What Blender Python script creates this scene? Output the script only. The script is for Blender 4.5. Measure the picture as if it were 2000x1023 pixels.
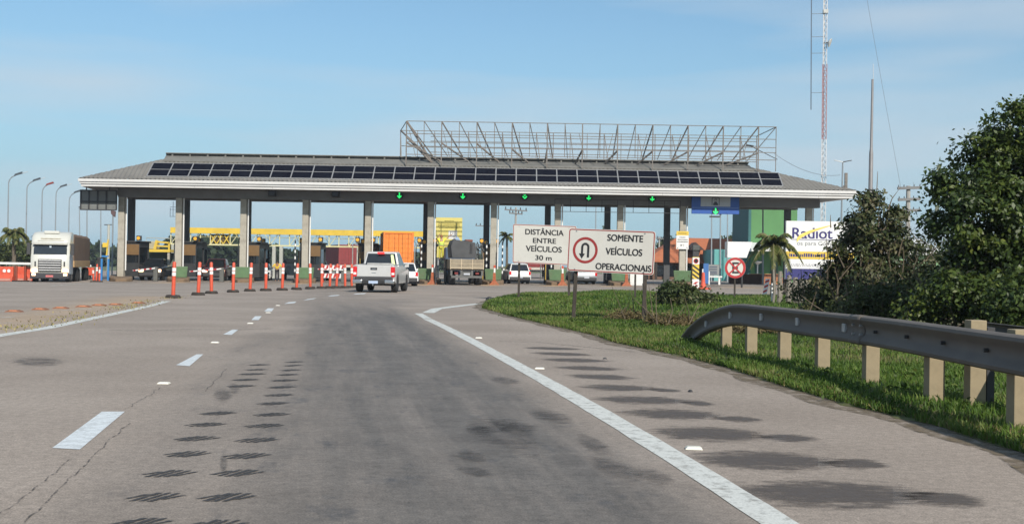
import bpy, math, random
import numpy as np
from mathutils import Vector, Matrix

for _o in list(bpy.data.objects): bpy.data.objects.remove(_o)
SC = bpy.context.scene
COL = SC.collection
RNG = np.random.default_rng(7)
random.seed(7)
PI = math.pi

# ------------------------------------------------------------------ camera
F, CX, CY, CAMH = 2300.0, 1000.0, 511.5, 1.3
PITCH = math.atan(7.5 / F)
ROLL = math.atan(0.016)
fw = Vector((0, math.cos(PITCH), math.sin(PITCH)))
r0 = Vector((1, 0, 0)); u0 = r0.cross(fw)
R_ = r0 * math.cos(ROLL) + u0 * math.sin(ROLL)
U_ = u0 * math.cos(ROLL) - r0 * math.sin(ROLL)
cam = bpy.data.cameras.new('camera'); camo = bpy.data.objects.new('camera', cam); COL.objects.link(camo)
cam.sensor_width = 36; cam.lens = 36 * F / 2000; cam.clip_start = 0.1; cam.clip_end = 6000
M3 = Matrix((R_, U_, -fw)).transposed()
camo.matrix_world = Matrix.Translation((0, 0, CAMH)) @ M3.to_4x4()
SC.camera = camo

# ------------------------------------------------------------------ sky and sun
SUN_EL, SUN_AZ = 34.0, 157.0          # azimuth clockwise from the viewing direction (+Y)
w = bpy.data.worlds.new('World'); SC.world = w; w.use_nodes = True
nt = w.node_tree; nt.nodes.clear()
def N(t, typ, **k):
    n = t.nodes.new(typ)
    for a, b in k.items(): setattr(n, a, b)
    return n
sky = N(nt, 'ShaderNodeTexSky', sky_type='NISHITA', sun_disc=False)
sky.sun_elevation = math.radians(SUN_EL); sky.sun_rotation = math.radians(SUN_AZ)
sky.air_density = 1.0; sky.dust_density = 0.6; sky.ozone_density = 1.6
tc = N(nt, 'ShaderNodeTexCoord'); mp = N(nt, 'ShaderNodeMapping')
mp.inputs['Scale'].default_value = (1.3, 1.3, 11.0); mp.inputs['Rotation'].default_value = (0.0, -0.045, 0)
nz = N(nt, 'ShaderNodeTexNoise'); nz.inputs['Scale'].default_value = 1.7; nz.inputs['Detail'].default_value = 5; nz.inputs['Roughness'].default_value = 0.42
rp = N(nt, 'ShaderNodeValToRGB'); rp.color_ramp.elements[0].position = 0.44; rp.color_ramp.elements[1].position = 0.68
sep = N(nt, 'ShaderNodeSeparateXYZ'); low = N(nt, 'ShaderNodeMapRange')
low.inputs['From Min'].default_value = 0.0; low.inputs['From Max'].default_value = 0.20; low.inputs['To Min'].default_value = 0.9; low.inputs['To Max'].default_value = 0.15
ml = N(nt, 'ShaderNodeMath', operation='MULTIPLY'); ml.inputs[1].default_value = 0.8
mix = N(nt, 'ShaderNodeMix', data_type='RGBA'); mix.inputs['B'].default_value = (3.0, 4.75, 6.2, 1)
bg = N(nt, 'ShaderNodeBackground'); bg.inputs['Strength'].default_value = 0.092
wo = N(nt, 'ShaderNodeOutputWorld')
L = nt.links.new
L(tc.outputs['Generated'], mp.inputs['Vector']); L(mp.outputs[0], nz.inputs['Vector']); L(nz.outputs['Fac'], rp.inputs['Fac'])
L(tc.outputs['Generated'], sep.inputs[0]); L(sep.outputs['Z'], low.inputs['Value'])
L(rp.outputs['Color'], ml.inputs[0])
tint = N(nt, 'ShaderNodeMix', data_type='RGBA', blend_type='MULTIPLY'); tint.inputs['Factor'].default_value = 1; tint.inputs['B'].default_value = (0.82, 1.03, 1.09, 1)
cl = N(nt, 'ShaderNodeMix', data_type='RGBA'); cl.inputs['B'].default_value = (5.3, 6.1, 6.8, 1)
L(sky.outputs[0], tint.inputs['A']); L(low.outputs[0], mix.inputs['Factor']); L(tint.outputs['Result'], mix.inputs['A'])
L(ml.outputs[0], cl.inputs['Factor']); L(mix.outputs['Result'], cl.inputs['A']); L(cl.outputs['Result'], bg.inputs['Color']); L(bg.outputs[0], wo.inputs['Surface'])

sl = bpy.data.lights.new('sun', 'SUN'); sl.energy = 4.6; sl.angle = math.radians(0.55); sl.color = (1.0, 0.93, 0.83)
so = bpy.data.objects.new('sun', sl); COL.objects.link(so)
el, az = math.radians(SUN_EL), math.radians(SUN_AZ)
TOSUN = Vector((math.sin(az) * math.cos(el), math.cos(az) * math.cos(el), math.sin(el)))
so.rotation_euler = (-TOSUN).to_track_quat('-Z', 'Y').to_euler(); so.location = TOSUN * 300
SC.view_settings.view_transform = 'Standard'; SC.view_settings.look = 'None'
SC.view_settings.exposure = 0.28; SC.view_settings.gamma = 1.0
SC.cycles.use_denoising = True
SC.cycles.max_bounces = 6; SC.cycles.transparent_max_bounces = 12

# ------------------------------------------------------------------ pixel helpers (photo pixels -> places)
def ray(px, py):
    return (R_ * ((px - CX) / F) + U_ * ((CY - py) / F) + fw)
def g(px, py, z=0.0):
    d = ray(px, py); t = (z - CAMH) / d.z
    return Vector((d.x * t, d.y * t, z))
def at(px, py, Y):
    d = ray(px, py); t = Y / d.y
    return Vector((d.x * t, Y, CAMH + d.z * t))
def sstep(a, b, x):
    t = min(1, max(0, (x - a) / (b - a))); return t * t * (3 - 2 * t)
def zg(x, y):
    return sstep(50, 88, y) * (-0.12 + 0.0075 * min(20, max(-45, x)))

# ------------------------------------------------------------------ materials
MATS = {}
def M(name, col, rough=0.7, var=0.12, scale=4.0, metal=0.0, bump=0.0, dirt=None, dirt_amt=0.35, emit=0.0, spec=0.5, coords='Object', coat=0.0):
    if name in MATS: return MATS[name]
    m = bpy.data.materials.new(name); m.use_nodes = True; t = m.node_tree; b = t.nodes['Principled BSDF']
    lk = t.links.new
    b.inputs['Roughness'].default_value = rough; b.inputs['Metallic'].default_value = metal
    b.inputs['Specular IOR Level'].default_value = spec
    if coat: b.inputs['Coat Weight'].default_value = coat; b.inputs['Coat Roughness'].default_value = 0.08
    c = tuple(col) + (1,)
    tc = N(t, 'ShaderNodeTexCoord'); nz = N(t, 'ShaderNodeTexNoise')
    nz.inputs['Scale'].default_value = scale; nz.inputs['Detail'].default_value = 6; nz.inputs['Roughness'].default_value = 0.65
    lk(tc.outputs[coords], nz.inputs['Vector'])
    mr = N(t, 'ShaderNodeMapRange'); mr.inputs['From Min'].default_value = 0.3; mr.inputs['From Max'].default_value = 0.7
    mr.inputs['To Min'].default_value = 1 - var; mr.inputs['To Max'].default_value = 1 + var
    lk(nz.outputs['Fac'], mr.inputs['Value'])
    mu = N(t, 'ShaderNodeMix', data_type='RGBA', blend_type='MULTIPLY'); mu.inputs['Factor'].default_value = 1
    mu.inputs['A'].default_value = c; lk(mr.outputs[0], mu.inputs['B'])
    out = mu.outputs['Result']
    if dirt:
        n2 = N(t, 'ShaderNodeTexNoise'); n2.inputs['Scale'].default_value = scale * 0.37; n2.inputs['Detail'].default_value = 8; n2.inputs['Roughness'].default_value = 0.7
        lk(tc.outputs[coords], n2.inputs['Vector'])
        r2 = N(t, 'ShaderNodeMapRange'); r2.inputs['From Min'].default_value = 0.48; r2.inputs['From Max'].default_value = 0.68; r2.inputs['To Max'].default_value = dirt_amt
        lk(n2.outputs['Fac'], r2.inputs['Value'])
        m2 = N(t, 'ShaderNodeMix', data_type='RGBA'); m2.inputs['B'].default_value = tuple(dirt) + (1,)
        lk(r2.outputs[0], m2.inputs['Factor']); lk(out, m2.inputs['A']); out = m2.outputs['Result']
    lk(out, b.inputs['Base Color'])
    if bump:
        bp = N(t, 'ShaderNodeBump'); bp.inputs['Strength'].default_value = bump; bp.inputs['Distance'].default_value = 0.02
        lk(nz.outputs['Fac'], bp.inputs['Height']); lk(bp.outputs[0], b.inputs['Normal'])
    if emit:
        b.inputs['Emission Color'].default_value = c; b.inputs['Emission Strength'].default_value = emit
    MATS[name] = m; return m

def M_leaf(name, cols, rough=0.55, trans=0.25):
    """foliage: tint attribute picks a colour for each leaf"""
    if name in MATS: return MATS[name]
    m = bpy.data.materials.new(name); m.use_nodes = True; t = m.node_tree; b = t.nodes['Principled BSDF']; lk = t.links.new
    at_ = N(t, 'ShaderNodeAttribute', attribute_name='tint')
    rp = N(t, 'ShaderNodeValToRGB'); cr = rp.color_ramp
    while len(cr.elements) < len(cols): cr.elements.new(0.5)
    for i, (e, c) in enumerate(zip(cr.elements, cols)):
        e.position = i / max(1, len(cols) - 1); e.color = tuple(c) + (1,)
    lk(at_.outputs['Fac'], rp.inputs['Fac']); lk(rp.outputs['Color'], b.inputs['Base Color'])
    b.inputs['Roughness'].default_value = rough; b.inputs['Specular IOR Level'].default_value = 0.35
    if trans:
        tr = N(t, 'ShaderNodeBsdfTranslucent'); lk(rp.outputs['Color'], tr.inputs['Color'])
        mxs = N(t, 'ShaderNodeMixShader'); mxs.inputs[0].default_value = trans
        lk(b.outputs[0], mxs.inputs[1]); lk(tr.outputs[0], mxs.inputs[2]); lk(mxs.outputs[0], t.nodes['Material Output'].inputs['Surface'])
    MATS[name] = m; return m

def M_paint(name, col, wear=0.45, scale=7.0, soft=False, lo=0.40, hi=0.56):
    """thin worn layer on the road; soft=True fades to the strip's rim by its UVs"""
    if name in MATS: return MATS[name]
    m = bpy.data.materials.new(name); m.use_nodes = True; t = m.node_tree; b = t.nodes['Principled BSDF']; lk = t.links.new
    b.inputs['Roughness'].default_value = 0.75
    tc = N(t, 'ShaderNodeTexCoord')
    n1 = N(t, 'ShaderNodeTexNoise'); n1.inputs['Scale'].default_value = scale; n1.inputs['Detail'].default_value = 8; n1.inputs['Roughness'].default_value = 0.75
    lk(tc.outputs['Object'], n1.inputs['Vector'])
    n2 = N(t, 'ShaderNodeTexNoise'); n2.inputs['Scale'].default_value = scale * 9; n2.inputs['Detail'].default_value = 4
    lk(tc.outputs['Object'], n2.inputs['Vector'])
    mr = N(t, 'ShaderNodeMapRange'); mr.inputs['From Min'].default_value = 0.3; mr.inputs['From Max'].default_value = 0.7; mr.inputs['To Min'].default_value = 0.82; mr.inputs['To Max'].default_value = 1.1
    lk(n2.outputs['Fac'], mr.inputs['Value'])
    mu = N(t, 'ShaderNodeMix', data_type='RGBA', blend_type='MULTIPLY'); mu.inputs['Factor'].default_value = 1; mu.inputs['A'].default_value = tuple(col) + (1,)
    lk(mr.outputs[0], mu.inputs['B']); lk(mu.outputs['Result'], b.inputs['Base Color'])
    al = N(t, 'ShaderNodeMapRange'); al.inputs['From Min'].default_value = lo; al.inputs['From Max'].default_value = hi
    al.inputs['To Min'].default_value = 1 - wear; al.inputs['To Max'].default_value = 1.0
    lk(n1.outputs['Fac'], al.inputs['Value'])
    a_out = al.outputs[0]
    if soft:
        uv = N(t, 'ShaderNodeUVMap', uv_map='UVMap'); sp = N(t, 'ShaderNodeSeparateXYZ'); lk(uv.outputs[0], sp.inputs[0])
        def edge(o):
            a = N(t, 'ShaderNodeMath', operation='SUBTRACT'); lk(o, a.inputs[0]); a.inputs[1].default_value = 0.5
            c = N(t, 'ShaderNodeMath', operation='ABSOLUTE'); lk(a.outputs[0], c.inputs[0]); return c.outputs[0]
        p1 = N(t, 'ShaderNodeMath', operation='POWER'); lk(edge(sp.outputs['X']), p1.inputs[0]); p1.inputs[1].default_value = 2
        p2 = N(t, 'ShaderNodeMath', operation='POWER'); lk(edge(sp.outputs['Y']), p2.inputs[0]); p2.inputs[1].default_value = 1.4
        mq = N(t, 'ShaderNodeMath', operation='MULTIPLY'); lk(p1.outputs[0], mq.inputs[0]); mq.inputs[1].default_value = 3.4
        mq2 = N(t, 'ShaderNodeMath', operation='MULTIPLY_ADD'); lk(p2.outputs[0], mq2.inputs[0]); mq2.inputs[1].default_value = 2.0; lk(mq.outputs[0], mq2.inputs[2])
        mpp = N(t, 'ShaderNodeMapping'); mpp.inputs['Scale'].default_value = (1.6, 4.5, 1); lk(tc.outputs['Object'], mpp.inputs['Vector'])
        n3 = N(t, 'ShaderNodeTexNoise'); n3.inputs['Scale'].default_value = 2.2; n3.inputs['Detail'].default_value = 9; n3.inputs['Roughness'].default_value = 0.78; lk(mpp.outputs[0], n3.inputs['Vector'])
        ns = N(t, 'ShaderNodeMath', operation='MULTIPLY_ADD'); lk(n3.outputs['Fac'], ns.inputs[0]); ns.inputs[1].default_value = 2.0; lk(mq2.outputs[0], ns.inputs[2])
        e = N(t, 'ShaderNodeMapRange'); e.interpolation_type = 'SMOOTHSTEP'; e.inputs['From Min'].default_value = 1.75; e.inputs['From Max'].default_value = 1.1; lk(ns.outputs[0], e.inputs['Value'])
        q = N(t, 'ShaderNodeMath', operation='MULTIPLY'); lk(a_out, q.inputs[0]); lk(e.outputs[0], q.inputs[1]); qk = N(t, 'ShaderNodeMath', operation='MULTIPLY'); lk(q.outputs[0], qk.inputs[0]); qk.inputs[1].default_value = soft; a_out = qk.outputs[0]
    tr = N(t, 'ShaderNodeBsdfTransparent'); mxs = N(t, 'ShaderNodeMixShader')
    lk(a_out, mxs.inputs[0]); lk(tr.outputs[0], mxs.inputs[1]); lk(b.outputs[0], mxs.inputs[2]); lk(mxs.outputs[0], t.nodes['Material Output'].inputs['Surface'])
    MATS[name] = m; return m

# ------------------------------------------------------------------ mesh builder
class MB:
    def __init__(s): s.v = []; s.f = []
    def add(s, vs, fs):
        o = len(s.v); s.v += [tuple(p) for p in vs]; s.f += [tuple(i + o for i in q) for q in fs]; return s
    def box(s, x0, x1, y0, y1, z0, z1):
        vs = [(x, y, z) for z in (z0, z1) for y in (y0, y1) for x in (x0, x1)]
        return s.add(vs, [(0, 2, 3, 1), (4, 5, 7, 6), (0, 1, 5, 4), (2, 6, 7, 3), (0, 4, 6, 2), (1, 3, 7, 5)])
    def hexa(s, b, t):   # b, t: 4 bottom, 4 top points counter-clockwise
        return s.add(list(b) + list(t), [(3, 2, 1, 0), (4, 5, 6, 7), (0, 1, 5, 4), (1, 2, 6, 5), (2, 3, 7, 6), (3, 0, 4, 7)])
    def bar(s, p, q, w, h=None):
        p, q = Vector(p), Vector(q); h = h or w; d = (q - p)
        if d.length < 1e-6: return s
        d.normalize(); a = Vector((0, 0, 1)) if abs(d.z) < 0.9 else Vector((1, 0, 0))
        x = d.cross(a).normalized() * (w / 2); y = x.cross(d).normalized() * (h / 2)
        return s.hexa([p - x - y, p + x - y, p + x + y, p - x + y], [q - x - y, q + x - y, q + x + y, q - x + y])
    def tube(s, pts, r, n=8):
        pts = [Vector(p) for p in pts]; rr = r if isinstance(r, (list, tuple)) else [r] * len(pts); rings = []
        for i, p in enumerate(pts):
            d = (pts[min(i + 1, len(pts) - 1)] - pts[max(i - 1, 0)]).normalized()
            a = Vector((0, 0, 1)) if abs(d.z) < 0.85 else Vector((1, 0, 0))
            x = d.cross(a).normalized(); y = x.cross(d).normalized()
            rings.append([p + (x * math.cos(2 * PI * k / n) + y * math.sin(2 * PI * k / n)) * rr[i] for k in range(n)])
        return s.loft(rings)
    def loft(s, rings, cap=True):
        n = len(rings[0]); vs = [p for r in rings for p in r]; fs = []
        for i in range(len(rings) - 1):
            for k in range(n):
                fs.append((i * n + k, i * n + (k + 1) % n, (i + 1) * n + (k + 1) % n, (i + 1) * n + k))
        if cap: fs += [tuple(range(n))[::-1], tuple((len(rings) - 1) * n + k for k in range(n))]
        return s.add(vs, fs)
    def lathe(s, prof, c, n=16, axis='z'):
        rings = []
        for r, h in prof:
            ring = []
            for k in range(n):
                a = 2 * PI * k / n; u, v = r * math.cos(a), r * math.sin(a)
                ring.append({'z': (c[0] + u, c[1] + v, c[2] + h), 'x': (c[0] + h, c[1] + u, c[2] + v), 'y': (c[0] + u, c[1] + h, c[2] + v)}[axis])
            rings.append(ring)
        return s.loft(rings)
    def prism(s, poly, axis, a, b):
        def P(u, v, h): return {'x': (h, u, v), 'y': (u, h, v), 'z': (u, v, h)}[axis]
        return s.loft([[P(u, v, a) for u, v in poly], [P(u, v, b) for u, v in poly]])
    def quad(s, a, b, c, d): return s.add([a, b, c, d], [(0, 1, 2, 3)])
    def text(s, body, h, o, right, up, bold=0.0, align='CENTER', width=None, depth=0.004, shear=0.0):
        cu = bpy.data.curves.new('lettering', 'FONT'); cu.body = body; cu.size = 1.0; cu.align_x = align; cu.shear = shear
        ob = bpy.data.objects.new('lettering', cu); me = bpy.data.meshes.new_from_object(ob)
        vs = np.array([v.co[:] for v in me.vertices]).reshape(-1, 3)
        if not len(vs): return s
        hh = 0.73; k = h / hh
        wd = vs[:, 0].max() - vs[:, 0].min(); kx = k if width is None else width / wd
        o, right, up = Vector(o), Vector(right), Vector(up); nrm = right.cross(up)
        for q_, (sx, sy) in enumerate(((0, 0), (1, .5), (-1, -.5), (.6, -.8), (-.6, .8)) if bold else ((0, 0),)): s.add([o + right * (v[0] * kx + sx * bold * k * 1.6) + up * (v[1] * k + sy * bold * k) + nrm * (depth + q_ * .0004) for v in vs], [tuple(p.vertices) for p in me.polygons])
        bpy.data.objects.remove(ob); bpy.data.curves.remove(cu); bpy.data.meshes.remove(me); return s
    def build(s, name, mat, parent=None, smooth=False, bevel=0.0, loc=None):
        me = bpy.data.meshes.new(name); me.from_pydata(s.v, [], s.f); me.update()
        o = bpy.data.objects.new(name, me); COL.objects.link(o)
        for m in (mat if isinstance(mat, (list, tuple)) else [mat]): me.materials.append(m)
        if parent: o.parent = parent
        if loc is not None: o.location = loc
        if smooth:
            me.polygons.foreach_set('use_smooth', [True] * len(me.polygons))
            try: me.set_sharp_from_angle(angle=math.radians(40))
            except Exception: pass
        if bevel:
            b = o.modifiers.new('edge', 'BEVEL'); b.width = bevel; b.segments = 2; b.limit_method = 'ANGLE'
        return o

def tag(o, label, cat, group=None):
    o['label'] = label; o['category'] = cat
    if group: o['group'] = group
    return o
def thing(name, label, cat, loc=(0, 0, 0), rz=0.0, group=None):
    o = bpy.data.objects.new(name, None); COL.objects.link(o); o.empty_display_size = 0.2
    o.location = loc; o.rotation_euler = (0, 0, rz); return tag(o, label, cat, group)
def kind(o, k): o['kind'] = k; return o
def dup(root, loc, rz=None, label=None, group=None):
    def cp(o, par):
        c = o.copy(); COL.objects.link(c)
        if par: c.parent = par
        for ch in o.children: cp(ch, c)
        return c
    r = cp(root, None); r.location = loc
    if rz is not None: r.rotation_euler = (0, 0, rz)
    if label: r['label'] = label
    if group: r['group'] = group
    return r
ORD = ['first', 'second', 'third', 'fourth', 'fifth', 'sixth', 'seventh', 'eighth', 'ninth', 'tenth', 'eleventh', 'twelfth', 'thirteenth', 'fourteenth', 'fifteenth', 'sixteenth']

def mesh_np(name, verts, faces, mat, parent=None, tint=None, smooth=False):
    """fast mesh: verts (n,3); faces (m,k)"""
    me = bpy.data.meshes.new(name); nv, nf, k = len(verts), len(faces), faces.shape[1]
    me.vertices.add(nv); me.vertices.foreach_set('co', np.asarray(verts, np.float32).ravel())
    me.loops.add(nf * k); me.loops.foreach_set('vertex_index', np.asarray(faces, np.int32).ravel())
    me.polygons.add(nf); me.polygons.foreach_set('loop_start', np.arange(0, nf * k, k, dtype=np.int32))
    if smooth: me.polygons.foreach_set('use_smooth', np.ones(nf, bool))
    me.update(calc_edges=True); me.validate()
    if tint is not None:
        a = me.attributes.new('tint', 'FLOAT', 'POINT'); a.data.foreach_set('value', np.asarray(tint, np.float32))
    me.materials.append(mat)
    o = bpy.data.objects.new(name, me); COL.objects.link(o)
    if parent: o.parent = parent
    return o
def unit(a): return a / (np.linalg.norm(a, axis=1, keepdims=True) + 1e-9)
def leaf_mesh(name, pts, size, mat, parent=None, up=0.35, aspect=0.5, tint=None, out=None, droop=0.0):
    """one folded four-point leaf at each point"""
    n = len(pts); nrm = RNG.normal(size=(n, 3)); nrm[:, 2] += up * 2
    if out is not None: nrm += out * 0.9
    nrm = unit(nrm); d = unit(np.cross(nrm, RNG.normal(size=(n, 3))) + np.array([0, 0, -droop]))
    sde = unit(np.cross(nrm, d)); sz = (size * RNG.uniform(0.6, 1.35, n))[:, None]
    a = pts; b = pts + d * sz * 0.5 + sde * sz * aspect * 0.5 + nrm * sz * 0.08; c = pts + d * sz; e = pts + d * sz * 0.5 - sde * sz * aspect * 0.5 + nrm * sz * 0.08
    v = np.stack([a, b, c, e], 1).reshape(-1, 3); f = np.arange(4 * n).reshape(n, 4)
    if tint is None: tint = RNG.uniform(0, 1, n)
    return mesh_np(name, v, f, mat, parent, tint=np.repeat(tint, 4))


# ================================================================== GROUND AND ROAD
LP = [g(*p) for p in ((173, 840), (371, 703), (450, 648), (501, 620), (527, 603), (566, 590))]
RP = [g(*p) for p in ((1530, 1015), (1300, 877), (1188, 827), (1052, 734), (985, 700), (917, 662), (871, 641), (835, 623), (817, 612))]
def interp(P, y):
    ys = [p.y for p in P]; xs = [p.x for p in P]
    if y < ys[0]: return xs[0] + (xs[1] - xs[0]) / (ys[1] - ys[0]) * (y - ys[0])
    if y > ys[-1]: return xs[-1] + (xs[-1] - xs[-3]) / (ys[-1] - ys[-3]) * (y - ys[-1])
    return float(np.interp(y, ys, xs))
def lane_c(y):
    return 0.5 * (interp(LP, min(y, 30)) + interp(RP, min(y, 30))) - (0.19 * (y - 30) if y > 30 else 0)

# far ground: one sheet to the horizon
n = 61; gx = np.sign(np.linspace(-1, 1, n)) * np.abs(np.linspace(-1, 1, n)) ** 3 * 2500
gy = np.concatenate([np.linspace(-60, 40, 8), np.linspace(50, 140, 20), np.geomspace(160, 3000, 24)])
GX, GY = np.meshgrid(gx, gy); GZ = np.vectorize(zg)(GX, GY) - 0.06
v = np.stack([GX, GY, GZ], -1).reshape(-1, 3); ny = len(gy)
f = np.array([(j * n + i, j * n + i + 1, (j + 1) * n + i + 1, (j + 1) * n + i) for j in range(ny - 1) for i in range(n - 1)])
kind(mesh_np('ground', v, f, M('dry_ground', (0.10, 0.12, 0.045), 0.95, 0.3, 0.3, bump=0.2, dirt=(0.2, 0.16, 0.09), dirt_amt=0.5)), 'structure')

# asphalt material: old pale surface dressing, darker polished lane, sand and stains
ma = bpy.data.materials.new('asphalt'); ma.use_nodes = True; t = ma.node_tree; b = t.nodes['Principled BSDF']; lk = t.links.new
b.inputs['Roughness'].default_value = 0.85; b.inputs['Specular IOR Level'].default_value = 0.3
tcn = N(t, 'ShaderNodeTexCoord'); uvn = N(t, 'ShaderNodeUVMap', uv_map='UVMap')
def noise(scale, detail, rough, vec, sc=None):
    x = N(t, 'ShaderNodeTexNoise'); x.inputs['Scale'].default_value = scale; x.inputs['Detail'].default_value = detail; x.inputs['Roughness'].default_value = rough
    if sc:
        mpn = N(t, 'ShaderNodeMapping'); mpn.inputs['Scale'].default_value = sc; lk(vec, mpn.inputs['Vector']); lk(mpn.outputs[0], x.inputs['Vector'])
    else: lk(vec, x.inputs['Vector'])
    return x.outputs['Fac']
def rng(o, a, c, lo, hi):
    x = N(t, 'ShaderNodeMapRange'); x.inputs['From Min'].default_value = a; x.inputs['From Max'].default_value = c; x.inputs['To Min'].default_value = lo; x.inputs['To Max'].default_value = hi
    lk(o, x.inputs['Value']); return x.outputs[0]
def mixc(fac, A, B, bt='MIX'):
    x = N(t, 'ShaderNodeMix', data_type='RGBA', blend_type=bt)
    for nm, val in (('Factor', fac), ('A', A), ('B', B)):
        if isinstance(val, (int, float)): x.inputs[nm].default_value = val
        elif isinstance(val, tuple): x.inputs[nm].default_value = val + (1,)
        else: lk(val, x.inputs[nm])
    return x.outputs['Result']
def mth(op, a, c):
    x = N(t, 'ShaderNodeMath', operation=op)
    for i, val in enumerate((a, c)):
        if isinstance(val, (int, float)): x.inputs[i].default_value = val
        else: lk(val, x.inputs[i])
    return x.outputs[0]
OB = tcn.outputs['Object']
lane = N(t, 'ShaderNodeAttribute', attribute_name='lane').outputs['Fac']
sand = N(t, 'ShaderNodeAttribute', attribute_name='sand').outputs['Fac']
big = noise(0.35, 4, 0.6, OB); mid = noise(2.2, 6, 0.7, OB); fine = noise(15, 4, 0.75, OB); grit = noise(80, 2, 0.8, OB)
streak = noise(1.0, 5, 0.65, uvn.outputs[0], (2.6, 0.16, 1)); scuff = noise(1.0, 6, 0.72, uvn.outputs[0], (2.2, 1.1, 1))
col = mixc(rng(big, 0.35, 0.65, 0, 1), (0.240, 0.202, 0.170), (0.300, 0.256, 0.219))
lf = mth('MULTIPLY', lane, rng(streak, 0.28, 0.72, 0.55, 1.3))
lf.node.use_clamp = True
col = mixc(lf, col, mixc(rng(mid, 0.3, 0.7, 0, 1), (0.094, 0.083, 0.073), (0.148, 0.133, 0.118)))
col = mixc(mth('MULTIPLY', rng(scuff, 0.56, 0.68, 0, 0.7), rng(lane, 0.0, 0.7, 0.12, 1)), col, (0.07, 0.068, 0.07))
col = mixc(mth('MULTIPLY', sand, rng(mid, 0.35, 0.65, 0.6, 1.2)), col, (0.46, 0.31, 0.17))
col = mixc(1.0, col, rng(fine, 0.33, 0.67, 0.80, 1.20), 'MULTIPLY')
col = mixc(1.0, col, rng(grit, 0.33, 0.67, 0.66, 1.34), 'MULTIPLY')
col = mixc(rng(mid, 0.62, 0.8, 0, 0.3), col, (0.13, 0.115, 0.105))
lk(col, b.inputs['Base Color'])
bp = N(t, 'ShaderNodeBump'); bp.inputs['Strength'].default_value = 0.35; bp.inputs['Distance'].default_value = 0.006; lk(fine, bp.inputs['Height']); lk(bp.outputs[0], b.inputs['Normal'])
t.links.new(rng(lane, 0, 1, 0.9, 0.68), b.inputs['Roughness'])

xs = np.concatenate([np.linspace(-62, -14, 33), np.linspace(-13, 6, 77), np.linspace(7, 40, 23)])
ys = np.concatenate([np.linspace(-6, 40, 93), np.linspace(40.6, 100, 100), np.linspace(102, 230, 26)])
XX, YY = np.meshgrid(xs, ys)
cc = np.vectorize(lane_c)(ys); C = XX - cc[:, None]
sm = lambda a, c, x: np.clip((x - a) / (c - a), 0, 1) ** 2 * (3 - 2 * np.clip((x - a) / (c - a), 0, 1))
lane_a = sm(-1.45, -0.35, C) * (1 - sm(1.35, 2.2, C)) * (0.78 + 0.22 * sm(-1, .6, C))
lane_a = np.maximum(lane_a, 0.33 * sm(-1.85, -1.5, C) * (1 - sm(-1.1, -0.7, C)) * (YY < 22))
lane_a = np.maximum(lane_a, .95 * np.exp(-((C + .62 + .1 * np.sin(YY * .5)) / .13) ** 2) * sm(5, 7, YY) * (1 - sm(10, 15, YY)))
lane_a *= (1 - 0.72 * sm(26, 44, YY))
oil = np.zeros_like(XX)
for px, py, rx, ry, s in ((740, 592, 1.1, 5, .55), (715, 640, .8, 3.0, .35), (520, 668, .25, 3, .5), (560, 660, .22, 3, .45), (640, 800, .6, 2.0, .25), (600, 760, .3, 1.3, .4), (1210, 900, .25, .8, .2)):
    q = g(px, py); oil = np.maximum(oil, s * np.exp(-((XX - q.x) / rx) ** 2 - ((YY - q.y) / ry) ** 2))
for s0 in range(11):                                   # tyre-dark lanes under the canopy
    cxl = -28.9 + 4.99 * s0
    oil = np.maximum(oil, 0.55 * np.exp(-((XX - cxl + .152 * (YY - 94)) / 1.0) ** 2) * sm(66, 84, YY))
lane_a = np.clip(np.maximum(lane_a, oil), 0, 1)
sand_a = np.zeros_like(XX)
for k in range(10):
    sx, sy = -21.7 + 4.99 * k if k else -26.6, 88.3
    sand_a = np.maximum(sand_a, 1.0 * np.exp(-((XX - sx * .92) / 0.9) ** 2 - ((YY - sy + 3.4) / 3.0) ** 2))
Lw = [g(*p) for p in ((0, 655), (90, 641), (217, 614), (290, 598), (326, 588))]
left_line = np.array([interp(Lw, y) for y in ys])
sand_a = np.maximum(sand_a, 0.38 * np.exp(-((XX - left_line[:, None] + 1.3) / 1.0) ** 2) * (YY < 42))
ZZ = np.vectorize(zg)(XX, YY)
v = np.stack([XX, YY, ZZ], -1).reshape(-1, 3); nx_, ny_ = len(xs), len(ys)
jj, ii = np.meshgrid(np.arange(ny_ - 1), np.arange(nx_ - 1), indexing='ij'); a0 = (jj * nx_ + ii).ravel()
f = np.stack([a0, a0 + 1, a0 + nx_ + 1, a0 + nx_], 1)
road = mesh_np('road', v, f, ma, smooth=True); kind(road, 'structure')
for nm, arr in (('lane', lane_a), ('sand', sand_a)):
    A = road.data.attributes.new(nm, 'FLOAT', 'POINT'); A.data.foreach_set('value', arr.ravel().astype(np.float32))
uvl = road.data.uv_layers.new(name='UVMap'); uvs = np.stack([C, YY], -1).reshape(-1, 2)
li = np.empty(len(road.data.loops), np.int32); road.data.loops.foreach_get('vertex_index', li)
uvl.data.foreach_set('uv', uvs[li].astype(np.float32).ravel())

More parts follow.
